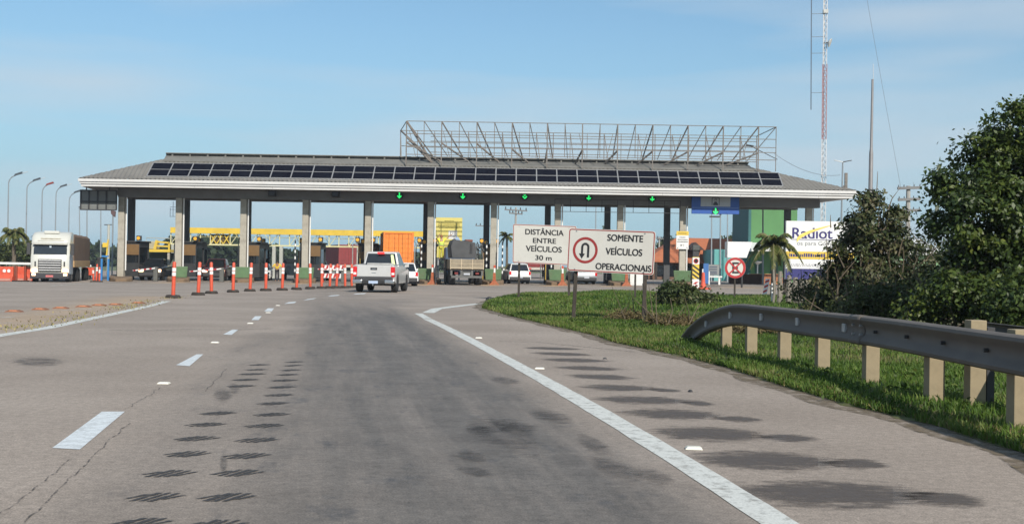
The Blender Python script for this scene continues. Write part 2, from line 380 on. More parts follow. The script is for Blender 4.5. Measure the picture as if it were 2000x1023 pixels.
# ---- painted markings
white = M_paint('worn_white_paint', (0.55, 0.56, 0.53), 0.5, 9, lo=.36, hi=.5)
dash_w = M_paint('dash_white_paint', (0.60, 0.64, 0.66), 0.25, 9)
dust = M_paint('dusty_white_paint', (0.52, 0.50, 0.45), 0.75, 4)
def strip(mb, pts, wd, z=0.004, step=0.6):
    P = [Vector((p[0], p[1], 0)) for p in pts]; Q = []
    for a, c in zip(P, P[1:]):
        m_ = max(1, int((c - a).length / step)); Q += [a.lerp(c, i / m_) for i in range(m_)]
    Q.append(P[-1]); Lf = []; Rt = []
    for i, p in enumerate(Q):
        d = (Q[min(i + 1, len(Q) - 1)] - Q[max(i - 1, 0)]).normalized(); s_ = Vector((d.y, -d.x, 0)); h = wd / 2 * random.uniform(0.95, 1.05)
        Lf.append(p - s_ * h); Rt.append(p + s_ * h)
    for i in range(len(Q) - 1):
        mb.quad(*[(q.x, q.y, zg(q.x, q.y) + z) for q in (Lf[i], Rt[i], Rt[i + 1], Lf[i + 1])])
mb = MB(); 
def smooth_line(P):
    P = sorted(P, key=lambda p: p[1]); yy = np.linspace(P[0][1], P[-1][1], 60); co = np.polyfit([p[1] for p in P], [p[0] for p in P], 4); return [(float(np.polyval(co, y)), float(y)) for y in yy]
strip(mb, smooth_line([(1.62, 3.6)] + [(p.x, p.y) for p in RP[:-1]]), 0.21); q = RP[-1]; strip(mb, [(RP[-2].x - .02, RP[-2].y + .25), (q.x, q.y)], 0.2)
kind(mb.build('edge_line', white), 'structure')
mb = MB(); strip(mb, [g(836, 611), g(853, 603), g(900, 597), g(953, 591)], 0.32)
kind(mb.build('gore_line', white), 'structure')
mb = MB(); strip(mb, [g(-190, 690)] + Lw, 0.26)
kind(mb.build('left_edge_line', white), 'structure')
mb = MB()
for c4 in (((102, 875), (156, 878), (244, 804), (199, 804)), ((344, 713), (370, 715), (397, 692), (384, 692)), ((436, 653), (452, 654), (466, 643.5), (454, 643.5)),
           ((491, 625), (505, 625), (511, 617.5), (498, 617.5)), ((516, 608), (531, 608), (535, 602), (523, 602)), ((555, 593.5), (575, 592), (579, 589), (564, 590)), ((592, 587), (612, 584), (619, 582), (601, 584)),
           ((640, 579), (660, 577.5), (664, 575.5), (646, 577)), ((690, 575), (712, 574), (716, 572), (694, 573.5))):
    mb.quad(*[(p.x, p.y, 0.004) for p in (g(*c) for c in c4)])
kind(mb.build('lane_dashes', dash_w), 'structure')
mb = MB()                                              # dusty hatching between the two carriageways
for (xa, ya, xb, yb) in ((-30, 632, 22, 630), (-30, 622, 30, 619), (-40, 610, 48, 606.5), (68, 614, 116, 613), (-20, 641, 18, 640), (120, 606, 180, 603), (200, 596, 250, 594)):
    A, B = g(xa, ya), g(xb, yb); strip(mb, [A, B], 0.13)
kind(mb.build('hatch_lines', dust), 'structure')
# worn line and patch lines on the far apron
mb = MB()
for (xa, ya, xb, yb) in ((100, 562, 215, 546), (640, 577, 730, 573), (1210, 573, 1300, 571), (1220, 560, 1270, 558)):
    strip(mb, [g(xa, ya, -.1), g(xb, yb, -.1)], 0.2, 0.012)
kind(mb.build('apron_lines', dust), 'structure')

def soft_patch(mb_list, corners, z):
    mb_list.append(([(p.x, p.y, z) for p in corners]))
def build_patches(name, quads, mat):
    me = bpy.data.meshes.new(name); vs = [p for q in quads for p in q]; fs = [tuple(range(4 * i, 4 * i + 4)) for i in range(len(quads))]
    me.from_pydata(vs, [], fs); uv = me.uv_layers.new(name='UVMap')
    for i in range(len(quads)):
        for k, c in enumerate(((0, 0), (1, 0), (1, 1), (0, 1))): uv.data[4 * i + k].uv = c
    me.materials.append(mat); o = bpy.data.objects.new(name, me); COL.objects.link(o); kind(o, 'structure'); return o
# hatched rumble marks in the wheel path: dark grooved rectangles
rum = M_paint('grooved_dark_asphalt', (0.040, 0.038, 0.038), 0.75, 26, lo=0.38, hi=0.52)
Z2 = lambda x, y: (x * 700 / 1547, 560 + y * 463 / 1023)
lc = [(635, 905, 1), (710, 803, 1), (780, 722, 1), (835, 657, 1), (868, 594, .9), (930, 545, .8), (1020, 428, .8), (1050, 402, .8), (1075, 377, .9), (1090, 357, .6), (1110, 337, .8)]
rc = [(960, 912, 1), (1010, 805, 1), (1050, 727, 1), (1090, 660, 1), (1120, 601, 1), (1150, 549, .9), (1165, 505, .8), (1185, 467, .9), (1200, 433, .8), (1215, 403, .8), (1230, 380, .7), (1245, 360, .4), (1250, 340, .4), (1255, 325, .4), (560, 1019, .9), (905, 1026, 1)]
mb = MB()
for (zx, zy, s_) in lc + rc:
    p = g(*Z2(zx, zy)); wd = 0.128 * s_ ** .3; dp = 0.125
    nb = 5; p = p + Vector((random.uniform(-.02, .02), random.uniform(-.03, .03), 0))
    for k in range(nb):                                # five slanting bars with pale gaps
        x0 = p.x - wd + k * 2 * wd / nb; x1 = x0 + 2 * wd / nb * 0.67; sk = 0.085
        j = lambda: random.uniform(-.006, .006); dq = dp; dp = .125 * math.sqrt(1 - ((k - 2 + random.uniform(-.3, .3)) / 3.1) ** 2)
        e = 0.03 if k in (0, nb - 1) else 0
        mb.quad((x0 + j(), p.y - dp + e + j(), .004), (x1 + j(), p.y - dp + e + j(), .004), (x1 + sk + j(), p.y + dp - e + j(), .004), (x0 + sk + j(), p.y + dp - e + j(), .004))
kind(mb.build('rumble_marks', rum), 'structure')
# dark rounded strips across the shoulder
Z4 = lambda x, y: (1200 + x * 800 / 1768, 560 + y * 463 / 1023)
stain = M_paint('dark_shoulder_strip', (0.085, 0.071, 0.063), 0.45, 9, soft=.9, lo=.3, hi=.6)
stain2 = M_paint('grimy_patch', (0.07, 0.064, 0.062), 0.6, 4.0, soft=.55, lo=.45, hi=.6)
Q = []
for (x0, y0, x1, y1, h) in ((545, 880, 1340, 915, 115), (1270, 900, 1600, 935, 62), (360, 738, 960, 765, 80), (930, 755, 1180, 775, 40), (190, 622, 660, 650, 60), (640, 645, 870, 658, 34), (60, 540, 470, 560, 42), (430, 565, 630, 575, 24),
                          (-60, 482, 320, 496, 33), (290, 495, 430, 508, 20), (-120, 430, 170, 442, 26), (150, 440, 290, 452, 14), (-190, 382, 80, 396, 22), (-240, 345, 30, 358, 18), (-300, 312, -20, 322, 16), (-340, 284, -100, 296, 14), (-380, 262, -150, 270, 11)):
    ex = (x1 - x0) * .16; x0 -= ex * 1.3; x1 += ex; h *= 1.3
    A, B_, C_, D_ = [g(*Z4(*c)) for c in ((x0, y0 + h / 2), (x1, y1 + h / 2), (x1, y1 - h / 2), (x0, y0 - h / 2))]
    Q.append([(p.x, p.y, .002) for p in (A, B_, C_, D_)])
build_patches('shoulder_strips', Q, stain)
Q = []
Z3 = lambda x, y: (600 + x * 700 / 1547, 560 + y * 463 / 1023)
for (x0, y0, x1, y1, wd) in ((770, 555, 930, 725, .30), (860, 570, 920, 640, .22), (1000, 530, 1110, 590, .2), (1190, 640, 1290, 730, .12), (1255, 735, 1410, 840, .16), (1460, 790, 1540, 850, .14), (700, 780, 750, 810, .12), (830, 390, 880, 420, .2), (730, 600, 770, 640, .15), (690, 715, 720, 745, .12)):
    a, c = g(*Z3(x0, y0)), g(*Z3(x1, y1)); d = (c - a).normalized(); n_ = Vector((d.y, -d.x, 0)) * wd; a = a - d * .15; c = c + d * .15
    Q.append([tuple(p + Vector((0, 0, .005))) for p in (a - n_, a + n_, c + n_, c - n_)])
for (x, y, rx, ry) in ((960, 470, 50, 40), (1010, 440, 30, 30), (965, 765, 22, 60), (160, 325, 150, 26)):
    c4 = [g(*Z2(x + sx * rx, y - sy * ry)) for sx, sy in ((-1, -1), (1, -1), (1, 1), (-1, 1))]; Q.append([(p.x, p.y, .006) for p in c4])
build_patches('tyre_scuffs', Q, stain2)
crk = M_paint('crack_filler', (0.075, 0.064, 0.056), 0.95, 14, lo=.46, hi=.62)
mb = MB()
for pts in ([(-40, 1000), (40, 960), (130, 885), (240, 800), (310, 730)], [(30, 1090), (115, 1015), (225, 898), (300, 830), (410, 725), (500, 640), (570, 575)], [(545, 530), (600, 492), (660, 458), (700, 425)], [(880, 450), (925, 410), (990, 340)], ):
    P = []
    for a, c in zip(pts, pts[1:]):
        for i in range(5): P.append(g(*Z2(a[0] + (c[0] - a[0]) * i / 5 + random.uniform(-8, 8), a[1] + (c[1] - a[1]) * i / 5 + random.uniform(-4, 4))))
    strip(mb, P, 0.011, .005, .1)
for pts in ([(470, 187), (620, 190), (800, 184), (1010, 186), (1180, 180)], ):
    strip(mb, [g(*Z2(*p)) for p in pts], 0.10, .005, .5)
strip(mb, [g(*Z3(*p)) for p in ((830, 235), (1000, 240), (1200, 260), (1420, 282))], 0.06, .005, .5)
kind(mb.build('road_cracks', crk), 'structure')

# ---- verge
EDGE = [g(*p) for p in ((2300, 1010), (2000, 883), (1833, 831), (1670, 793), (1535, 754), (1426, 718), (1336, 696), (1200, 668), (1166, 655), (1098, 640), (1007, 619), (944, 602), (950, 592), (975, 583), (1020, 575.5))]
EDGE.sort(key=lambda p: p.y)
def verge_x(y):
    return interp(EDGE, min(y, 55.4))
def verge_z(x, y):
    d = x - verge_x(y); back = sstep(56, 52, y)
    m_ = 0.02 + 0.05 * sstep(0, .5, d) + 0.16 * sstep(1.0, 4.5, d) * sstep(22, 34, y) * sstep(5.5, 3.0, abs(x - 2.5) * (y < 60)) 
    if d > 4: m_ += 0.05 * sstep(4, 9, d)
    return m_ * max(back, .15) + 0.03 * math.sin(x * 1.7 + y) * math.sin(y * .9) * sstep(.3, 1.5, d)
yv = np.concatenate([np.linspace(3, 40, 120), np.linspace(40.4, 56, 46)]); uu = np.concatenate([[-.004, 0], np.linspace(0, 1, 90)[1:] ** 2])
vx = []
for y in yv:
    x0 = verge_x(y)
    for u in uu:
        x = x0 + u * 44; x += 0.05 * math.sin(y * 5.3) * (u < .001) + 0.04 * math.sin(y * 13.1) * (u < .001)
        vx.append((x, y, -0.05 if u < 0 else verge_z(x, y) + (.0 if y < 55.8 else -.15)))
nu = len(uu); f = np.array([(j * nu + i, j * nu + i + 1, (j + 1) * nu + i + 1, (j + 1) * nu + i) for j in range(len(yv) - 1) for i in range(nu - 1)])
soil = M('verge_soil', (0.075, 0.085, 0.025), 0.95, 0.35, 6, bump=0.5, dirt=(0.16, 0.12, 0.06), dirt_amt=0.6)
kind(mesh_np('grass_verge', np.array(vx), f, soil, smooth=True), 'structure')

def blades(name, pts, h, wd, mat, lean=0.45, tint=None):
    n = len(pts); a = RNG.uniform(0, 2 * PI, n); d = np.stack([np.cos(a), np.sin(a), 0 * a], 1); e = np.stack([-np.sin(a), np.cos(a), 0 * a], 1)
    hh = (h * RNG.uniform(.45, 1.3, n))[:, None]; ww = (wd * RNG.uniform(.7, 1.3, n))[:, None]
    top = pts + np.array([0, 0, 1.0]) * hh + e * hh * (lean * RNG.normal(size=(n, 1)))
    midp = pts + np.array([0, 0, .6]) * hh + (top - pts) * np.array([.35, .35, 0])
    v = np.stack([pts - d * ww, pts + d * ww, midp + d * ww * .7, top, midp - d * ww * .7], 1).reshape(-1, 3)
    b0 = np.arange(n) * 5; f3 = np.stack([b0, b0 + 1, b0 + 2, b0 + 4], 1); f4 = np.stack([b0 + 4, b0 + 2, b0 + 3, b0 + 3], 1)
    f = np.concatenate([f3]); 
    tri = np.stack([b0 + 4, b0 + 2, b0 + 3], 1)
    me = bpy.data.meshes.new(name); nv = len(v); me.vertices.add(nv); me.vertices.foreach_set('co', v.astype(np.float32).ravel())
    li = np.concatenate([f3.ravel(), tri.ravel()]).astype(np.int32); me.loops.add(len(li)); me.loops.foreach_set('vertex_index', li)
    ls = np.concatenate([np.arange(n) * 4, 4 * n + np.arange(n) * 3]).astype(np.int32); me.polygons.add(2 * n); me.polygons.foreach_set('loop_start', ls)
    me.update(calc_edges=True)
    tt = RNG.uniform(0, 1, n) if tint is None else tint
    A = me.attributes.new('tint', 'FLOAT', 'POINT'); A.data.foreach_set('value', np.repeat(tt, 5).astype(np.float32))
    me.materials.append(mat); o = bpy.data.objects.new(name, me); COL.objects.link(o); return o
grass_m = M_leaf('grass_blades', ((0.03, 0.065, 0.008), (0.058, 0.115, 0.012), (0.095, 0.165, 0.022), (0.14, 0.185, 0.04), (0.18, 0.165, 0.065)), 0.6, 0.3)
def verge_pts(n, y0, y1, dmax, bias=1.6):
    y = RNG.uniform(y0, y1, n); x0 = np.array([verge_x(q) for q in y]); x = x0 - .05 + dmax * RNG.uniform(0, 1, n) ** bias
    z = np.array([verge_z(a, c) for a, c in zip(x, y)]) - .01
    return np.stack([x, y, z], 1)
def patchy(p, s=1.3):
    return np.clip(.42 + .22 * (np.sin(p[:, 0] * 2.9 + p[:, 1] * 1.3) * np.sin(p[:, 1] * 2.1 - p[:, 0]) > .55) + .2 * np.sin(p[:, 0] * s + 1.3 * np.sin(p[:, 1] * .8)) + .15 * np.sin(p[:, 1] * s * 1.9 + p[:, 0]) + RNG.normal(0, .2, len(p)), 0, 1)
P1 = np.concatenate([verge_pts(56000, 6, 16, 6, 1.3), verge_pts(60000, 14, 32, 7, 1.35)])
P2 = np.concatenate([verge_pts(42000, 30, 56, 13, 1.1)])
kind(blades('verge_grass', P1, 0.075, 0.007, grass_m, .7, patchy(P1)), 'stuff')
kind(blades('mound_grass', P2, 0.11, 0.014, grass_m, .7, patchy(P2)), 'stuff')
P3 = verge_pts(9000, 5, 50, .32, 1); kind(blades('edge_grass', P3, 0.06, 0.007, M_leaf('dry_grass_blades', ((0.07, 0.10, 0.02), (0.17, 0.15, 0.05), (0.26, 0.21, 0.10)), .7, .2), 1.0), 'stuff')
ES = sorted(EDGE, key=lambda p: p.y)
mb = MB(); strip(mb, [(verge_x(y) - .10 + .05 * math.sin(y * 3.1), y) for y in np.linspace(4, 54, 220)], 0.42, .006, 5)
kind(mb.build('edge_dirt', M_paint('edge_dirt_film', (.15, .115, .07), .97, 4.5, lo=.40, hi=.62)), 'structure')
wd_ = verge_pts(5200, 5, 50, 7, 1.2); cl_ = verge_pts(130, 5, 45, 7, 1.1); wd_ = np.concatenate([cl_[RNG.integers(0, len(cl_), 5200)] + RNG.normal(size=(5200, 3)) * [.13, .13, .02] + [0, 0, .05]])
kind(leaf_mesh('verge_weeds', wd_, .07, M_leaf('weed_leaves', ((.03, .055, .01), (.06, .10, .016), (.11, .14, .03)), .6, .25), up=.8, aspect=.55), 'stuff')
# dry weeds along the left edge line
pl = []
for k in range(26):
    y = random.uniform(18, 43); x = interp(Lw, y) - random.uniform(.25, .75)
    for i in range(26): pl.append((x + random.gauss(0, .28), y + random.gauss(0, .5), 0.0))
kind(blades('line_weeds', np.array(pl), 0.04, 0.014, M_leaf('straw_blades', ((0.20, 0.18, 0.06), (0.33, 0.27, 0.12), (0.12, 0.13, 0.03)), .8, .1), 1.2), 'stuff')

# ================================================================== COMMON MATERIALS
concrete = M('concrete', (0.36, 0.335, 0.28), 0.85, 0.14, 2.2, bump=0.15, dirt=(0.16, 0.14, 0.11), dirt_amt=0.55)
beam_m = M('grey_beam_paint', (0.16, 0.16, 0.158), 0.75, 0.15, 0.8, dirt=(0.09, 0.085, 0.08), dirt_amt=0.5)
fascia_m = M('white_fascia', (0.53, 0.525, 0.515), 0.45, 0.05, 1.0, dirt=(0.42, 0.40, 0.37), dirt_amt=0.5)
roof_m = M('weathered_roof_sheet', (0.165, 0.156, 0.14), 0.75, 0.2, 0.6, dirt=(0.14, 0.125, 0.105), dirt_amt=0.65)
dark_m = M('dark_grey_paint', (0.03, 0.03, 0.032), 0.6, 0.2, 3)
black_m = M('black_plastic', (0.012, 0.012, 0.013), 0.55, 0.2, 5)
rubber = M('tyre_rubber', (0.018, 0.018, 0.018), 0.85, 0.2, 8)
steel = M('galvanised_steel', (0.36, 0.37, 0.38), 0.5, 0.12, 4, metal=0.6)
rust_steel = M('rusty_frame_steel', (0.17, 0.155, 0.14), 0.8, 0.35, 5, metal=0.2, dirt=(0.13, 0.08, 0.05), dirt_amt=0.4)
green_p = M('faded_green_paint', (0.105, 0.185, 0.09), 0.7, 0.18, 2.5, dirt=(0.16, 0.13, 0.09), dirt_amt=0.5)
kerb_m = M('dusty_kerb', (0.17, 0.115, 0.07), 0.95, 0.25, 2.5, bump=0.2, dirt=(0.09, 0.06, 0.04), dirt_amt=0.6)
yellow_m = M('yellow_paint', (0.62, 0.43, 0.05), 0.5, 0.1, 2, dirt=(0.4, 0.28, 0.05), dirt_amt=0.4)
cream_m = M('pale_yellow_rail', (0.56, 0.53, 0.30), 0.55, 0.1, 3)
orange_p = M('orange_plastic', (0.54, 0.078, 0.036), 0.5, 0.14, 6, dirt=(0.30, 0.10, 0.06), dirt_amt=0.4)
white_p = M('white_paint', (0.66, 0.66, 0.645), 0.4, 0.05, 3, dirt=(0.5, 0.48, 0.44), dirt_amt=0.25)
refl_w = M('reflective_white', (0.68, 0.68, 0.66), 0.35, 0.04, 3)
red_m = M('red_paint', (0.38, 0.018, 0.02), 0.45, 0.1, 4)
blue_m = M('blue_sign', (0.012, 0.07, 0.30), 0.45, 0.08, 2)
glass_d = M('dark_glass', (0.012, 0.015, 0.018), 0.08, 0.2, 3, spec=0.8)
chrome = M('bare_metal', (0.55, 0.55, 0.56), 0.25, 0.05, 4, metal=1.0)
ltgreen = M('lit_green_lamp', (0.02, 0.85, 0.16), 0.5, 0, 3, emit=1.0)
sign_w = M('sign_white', (0.53, 0.515, 0.475), 0.5, 0.04, 1.5, dirt=(0.42, 0.38, 0.32), dirt_amt=0.35)
sign_red = M('sign_red_border', (0.27, 0.028, 0.026), 0.5, 0.1, 4)
sign_bk = M('sign_black', (0.015, 0.015, 0.017), 0.5, 0.05, 4)
wood_d = M('dark_timber', (0.035, 0.028, 0.022), 0.85, 0.3, 6, bump=0.2)
tail_red = M('red_lens', (0.55, 0.012, 0.015), 0.15, 0.1, 6, spec=0.7)
headl = M('lit_headlamp', (1.0, 0.62, 0.33), 0.3, 0, 3, emit=4.0)
booth_br = M('brown_booth_panel', (0.15, 0.085, 0.03), 0.6, 0.15, 2)
lamp_y = M('amber_lamp', (0.72, 0.36, 0.03), 0.4, 0.1, 5)

# ================================================================== TOLL PLAZA
SK = -0.152
def ps(s, Y, z): return (s + SK * (Y - 94), Y, z)
COLS = [(x - 1000) / (F / 94) for x in (237, 349, 475, 596, 718, 840, 963, 1088, 1210, 1332, 1578)]
plz = thing('toll_plaza_canopy', 'long grey toll plaza canopy with white fascia spanning the whole road on concrete columns', 'toll plaza', (0, 94, 0))
def Lc(p): return (p[0], p[1] - 94, p[2])
Ye, Yr, Yb, ze, zr, zb_ = 91.0, 96.6, 103.5, 7.52, 9.75, 7.52
SL, SR, RL, RR = -34.1, 26.2, -27.6, 19.4
# corrugated roof slopes
def slope(mb, y_e, z_e, y_r, z_r, s0, s1, r0_, r1_, pitch=0.34, amp=0.055):
    m_ = int((s1 - s0) / pitch * 2); prev = None
    for i in range(m_ + 1):
        s_ = s0 + (s1 - s0) * i / m_; tt = 1.0
        if s_ < r0_: tt = (s_ - s0) / (r0_ - s0)
        if s_ > r1_: tt = min(tt, (s1 - s_) / (s1 - r1_))
        dz = amp if i % 2 else 0.0
        a = Lc(ps(s_, y_e, z_e + dz)); c = Lc(ps(s_, y_e + (y_r - y_e) * tt, z_e + (z_r - z_e) * tt + dz * (tt > .02)))
        if prev: mb.quad(prev[0], a, c, prev[1])
        prev = (a, c)
mb = MB(); slope(mb, Ye, ze, Yr, zr, SL, SR, RL, RR); slope(mb, Yb, zb_, Yr, zr, SL, SR, RL, RR)
def hip(mb, sE, sR):
    for i in range(30):
        y0 = Ye + (Yb - Ye) * i / 30; y1 = Ye + (Yb - Ye) * (i + 1) / 30
        def top(y):
            tt = (y - Ye) / (Yr - Ye) if y < Yr else (Yb - y) / (Yb - Yr)
            return sE + (sR - sE) * tt, ze + (zr - ze) * tt
        (sa, za), (sb, zb) = top(y0), top(y1)
        d0, d1 = .04 * (i % 2), .04 * ((i + 1) % 2)
        q = [Lc(ps(sE, y0, ze + d0)), Lc(ps(sE, y1, ze + d1)), Lc(ps(sb, y1, zb + d1)), Lc(ps(sa, y0, za + d0))]
        mb.quad(*(q if sE > 0 else q[::-1]))
hip(mb, SL, RL); hip(mb, SR, RR)
roof = mb.build('roof', roof_m, plz)
mb = MB()                                              # raised ridge cap
for (yA, zA, yB, zB) in ((Yr - 1.3, zr - .66, Yr, zr + .12), (Yr, zr + .12, Yr + 1.0, zr - .3)):
    mb.hexa([Lc(ps(RL - .55, yA, zA + .20)), Lc(ps(RR + .3, yA, zA + .20)), Lc(ps(RR + .3, yB, zB - .06)), Lc(ps(RL - .55, yB, zB - .06))],
            [Lc(ps(RL - .55, yA, zA + .26)), Lc(ps(RR + .3, yA, zA + .26)), Lc(ps(RR + .3, yB, zB)), Lc(ps(RL - .55, yB, zB))])
for i in range(33):
    s_ = RL + i * 1.45
    if s_ < RR: mb.box(*[v_ for v_ in (s_ - .06 + SK * (Yr - 94), s_ + .06 + SK * (Yr - 94), Yr - 94 - .06, Yr - 94 + .06, zr + .10, zr + .24)])
mb.build('ridge_cap', M('ridge_sheet', (0.15, 0.145, 0.13), 0.75, 0.2, 1), roof)
mb = MB()                                              # stepped white fascia all round
for (o, z0, z1) in ((0.0, 7.30, 7.51), (-0.10, 7.13, 7.298), (-0.20, 6.93, 7.128)):
    for (ya, yb2) in ((Ye + .02 - o, Ye + .26 - o), (Yb - .26 + o, Yb - .02 + o)):
        mb.hexa([Lc(ps(SL - o, ya, z0)), Lc(ps(SR + o, ya, z0)), Lc(ps(SR + o, yb2, z0)), Lc(ps(SL - o, yb2, z0))], [Lc(ps(SL - o, ya, z1)), Lc(ps(SR + o, ya, z1)), Lc(ps(SR + o, yb2, z1)), Lc(ps(SL - o, yb2, z1))])
    for (sa, sb) in ((SL - o, SL - o + .24), (SR + o - .24, SR + o)):
        mb.hexa([Lc(ps(sa, Ye + .27 - o, z0)), Lc(ps(sb, Ye + .27 - o, z0)), Lc(ps(sb, Yb - .27 + o, z0)), Lc(ps(sa, Yb - .27 + o, z0))], [Lc(ps(sa, Ye + .27 - o, z1)), Lc(ps(sb, Ye + .27 - o, z1)), Lc(ps(sb, Yb - .27 + o, z1)), Lc(ps(sa, Yb - .27 + o, z1))])
fas = mb.build('fascia', fascia_m, plz)
for i in range(10):
    s_ = SL + 3.0 + i * 6.02; p = Lc(ps(s_, Ye - .19, 0)); MB().box(p[0] - .012, p[0] + .012, p[1] - .016, p[1] - .009, 6.935, 7.125).build('seam', M('seam_dark', (.2, .19, .18), .7), fas)
mb = MB(); mb.hexa([Lc(ps(SL + .3, Ye + .3, 6.95)), Lc(ps(SR - .3, Ye + .3, 6.95)), Lc(ps(SR - .3, Yb - .3, 6.95)), Lc(ps(SL + .3, Yb - .3, 6.95))], [Lc(ps(SL + .3, Ye + .3, 7.0)), Lc(ps(SR - .3, Ye + .3, 7.0)), Lc(ps(SR - .3, Yb - .3, 7.0)), Lc(ps(SL + .3, Yb - .3, 7.0))])
mb.build('soffit', beam_m, plz)
mb = MB()                                              # beams over the columns
for (yA, yB, z0, z1, sa, sb) in ((93.65, 94.35, 6.28, 6.94, COLS[0] - .3, COLS[-1] + .75), (98.1, 98.7, 6.33, 6.94, COLS[0] - .3, COLS[-1] + .75)):
    mb.hexa([Lc(ps(sa, yA, z0)), Lc(ps(sb, yA, z0)), Lc(ps(sb, yB, z0)), Lc(ps(sa, yB, z0))], [Lc(ps(sa, yA, z1)), Lc(ps(sb, yA, z1)), Lc(ps(sb, yB, z1)), Lc(ps(sa, yB, z1))])
for s_ in COLS:
    mb.hexa([Lc(ps(s_ - .2, 94.36, 6.4)), Lc(ps(s_ + .2, 94.36, 6.4)), Lc(ps(s_ + .2, 98.09, 6.4)), Lc(ps(s_ - .2, 98.09, 6.4))], [Lc(ps(s_ - .2, 94.36, 6.94)), Lc(ps(s_ + .2, 94.36, 6.94)), Lc(ps(s_ + .2, 98.09, 6.94)), Lc(ps(s_ - .2, 98.09, 6.94))])
mb.build('roof_beam', beam_m, plz)
for i, s_ in enumerate(COLS):
    z0 = zg(s_, 94) - .1
    mb = MB(); mb.box(-.25, .25, -.25, .25, z0, 2.9); mb.box(-.265, .265, -.265, .265, 2.9, 2.99); mb.box(-.245, .245, -.245, .245, 2.99, 6.275)
    c = mb.build('column', concrete, plz, bevel=.02, loc=(s_, 0, 0))
    MB().tube([(0.36, -.05, z0 + .9), (.36, -.05, 6.27)], .055, 8).build('rain_pipe', white_p, c)
    x_ = s_ + SK * 4.4
    MB().box(-.25, .25, -.25, .25, z0, 6.32).build('column', M('dark_steel_column', (0.06, 0.062, 0.065), 0.7, 0.15, 2), plz, bevel=.02, loc=(x_, 4.4, 0))  # rear row of columns in an even dark grey
# solar array
sol = thing('solar_array', 'long double row of dark blue solar panels tilted above the front roof slope', 'solar panels', (0, 91.6, 0))
cell = bpy.data.materials.new('solar_cells'); cell.use_nodes = True; t = cell.node_tree; b = t.nodes['Principled BSDF']; lk = t.links.new
tcn = N(t, 'ShaderNodeTexCoord'); br = N(t, 'ShaderNodeTexBrick'); br.offset = 0; br.inputs['Scale'].default_value = 1
br.inputs['Color1'].default_value = (.003, .003, .007, 1); br.inputs['Color2'].default_value = (.004, .004, .009, 1); br.inputs['Mortar'].default_value = (.009, .01, .016, 1)
br.inputs['Brick Width'].default_value = .16; br.inputs['Row Height'].default_value = .16; br.inputs['Mortar Size'].default_value = .006
lk(tcn.outputs['Object'], br.inputs['Vector']); lk(br.outputs[0], b.inputs['Base Color']); b.inputs['Roughness'].default_value = .45; b.inputs['Specular IOR Level'].default_value = .05
alu = M('aluminium_frame', (0.30, 0.30, 0.30), 0.45, 0.06, 4, metal=0.4)
S0, NP, PW = -28.82, 31, 1.596
tilt = math.radians(35); LOWZ = 7.82
pm = None
for r_ in range(2):
    for i in range(NP):
        lo = .04 + r_ * 1.0; x0 = S0 + i * PW + SK * (-2.4)
        if pm is None:
            mb = MB(); mb.box(0, PW - .1, 0, .92, 0, .04); pm = mb.build('solar_panel', cell, sol); p = pm
        else:
            p = pm.copy(); COL.objects.link(p); p.parent = sol
        p.rotation_euler = (tilt, 0, 0); p.location = (x0, lo * math.cos(tilt), LOWZ + lo * math.sin(tilt))
mb = MB(); ct, st = math.cos(tilt), math.sin(tilt); X0 = S0 + SK * (-2.4)
def onp(x, d, h): return (x, d * ct - h * st, LOWZ + d * st + h * ct)
for i in range(NP + 1): mb.bar(onp(X0 + i * PW - .05, -.02, .03), onp(X0 + i * PW - .05, 2.0, .03), .085, .06)
for d in (0.0, 1.0, 1.99): mb.bar(onp(X0 - .1, d, .02), onp(X0 + NP * PW - .05, d, .02), .045, .06)
mb.bar(onp(X0 - .3, -.12, -.06), onp(X0 + NP * PW, -.12, -.06), .09, .12)
for i in range(0, NP, 2):
    mb.bar((X0 + i * PW, .0, 7.55), onp(X0 + i * PW, -.05, -.1), .07); mb.bar((X0 + i * PW, 1.6, 8.0), onp(X0 + i * PW, 1.9, -.05), .06)
mb.build('mounting_frame', alu, sol)
# lattice frame on the roof
lat = thing('roof_lattice_frame', 'bare rusty lattice frame of a former sign standing on the right half of the toll roof', 'steel frame', (0, 95, 0))
fs0, fs1, nbay = -8.68, 21.15, 21
def FP(s, dy, z): return (s, dy, z)
zt = 12.83
mbf, mbb, mbr = MB(), MB(), MB()
for z in (zt, 12.42 - .6, 11.15, 10.75, 10.15): mbf.bar((fs0, 0, z), (fs1, 0, z), .055)
for i in range(nbay + 1):
    s_ = fs0 + (fs1 - fs0) * i / nbay
    major = i % 2 == 0; zlow = (9.25 if i in (0, nbay) or major else 10.15)
    mbf.bar((s_, 0, zlow), (s_, 0, zt), .085 if major else .055)
    rx = s_ + .135 * (6.4 - s_); mbr.bar((s_, 0, zt), (rx, 1.6, 10.2), .08 if major else .05)
    if major: mbr.bar((s_, 0.0, 11.1 if i < 6 else 10.7), (rx + (.6 if i < 8 else -.6) + random.uniform(-.15, .15), 1.2, 9.75), .11)
bs0, bs1 = -9.8, 21.0
for z in (12.83, 12.35, 11.95, 11.5, 11.0, 10.6): mbb.bar((bs0 if z in (12.83, 11.5) else bs0 + 2.6, 6.8, z), (bs1, 6.8, z), .055)
for i in range(22):
    s_ = bs0 + (bs1 - bs0) * i / 21; mbb.bar((s_, 6.8, 8.9), (s_, 6.8, zt), .07 if i % 3 == 0 else .05)
    if i < 21 and i % 2 == 0: mbb.bar((s_, 6.8, zt), (s_ + .25 + .1 * (i < 10), 4.2, 9.7), .055); mbb.bar((s_ + .75, 6.8, zt), (s_ + (1.4 if i < 12 else .1), 6.75, 10.3), .045)
mbf.bar((fs0, 0, zt), (bs0, 6.8, zt), .05); mbf.bar((fs1, 0, zt), (bs1, 6.8, zt), .05)
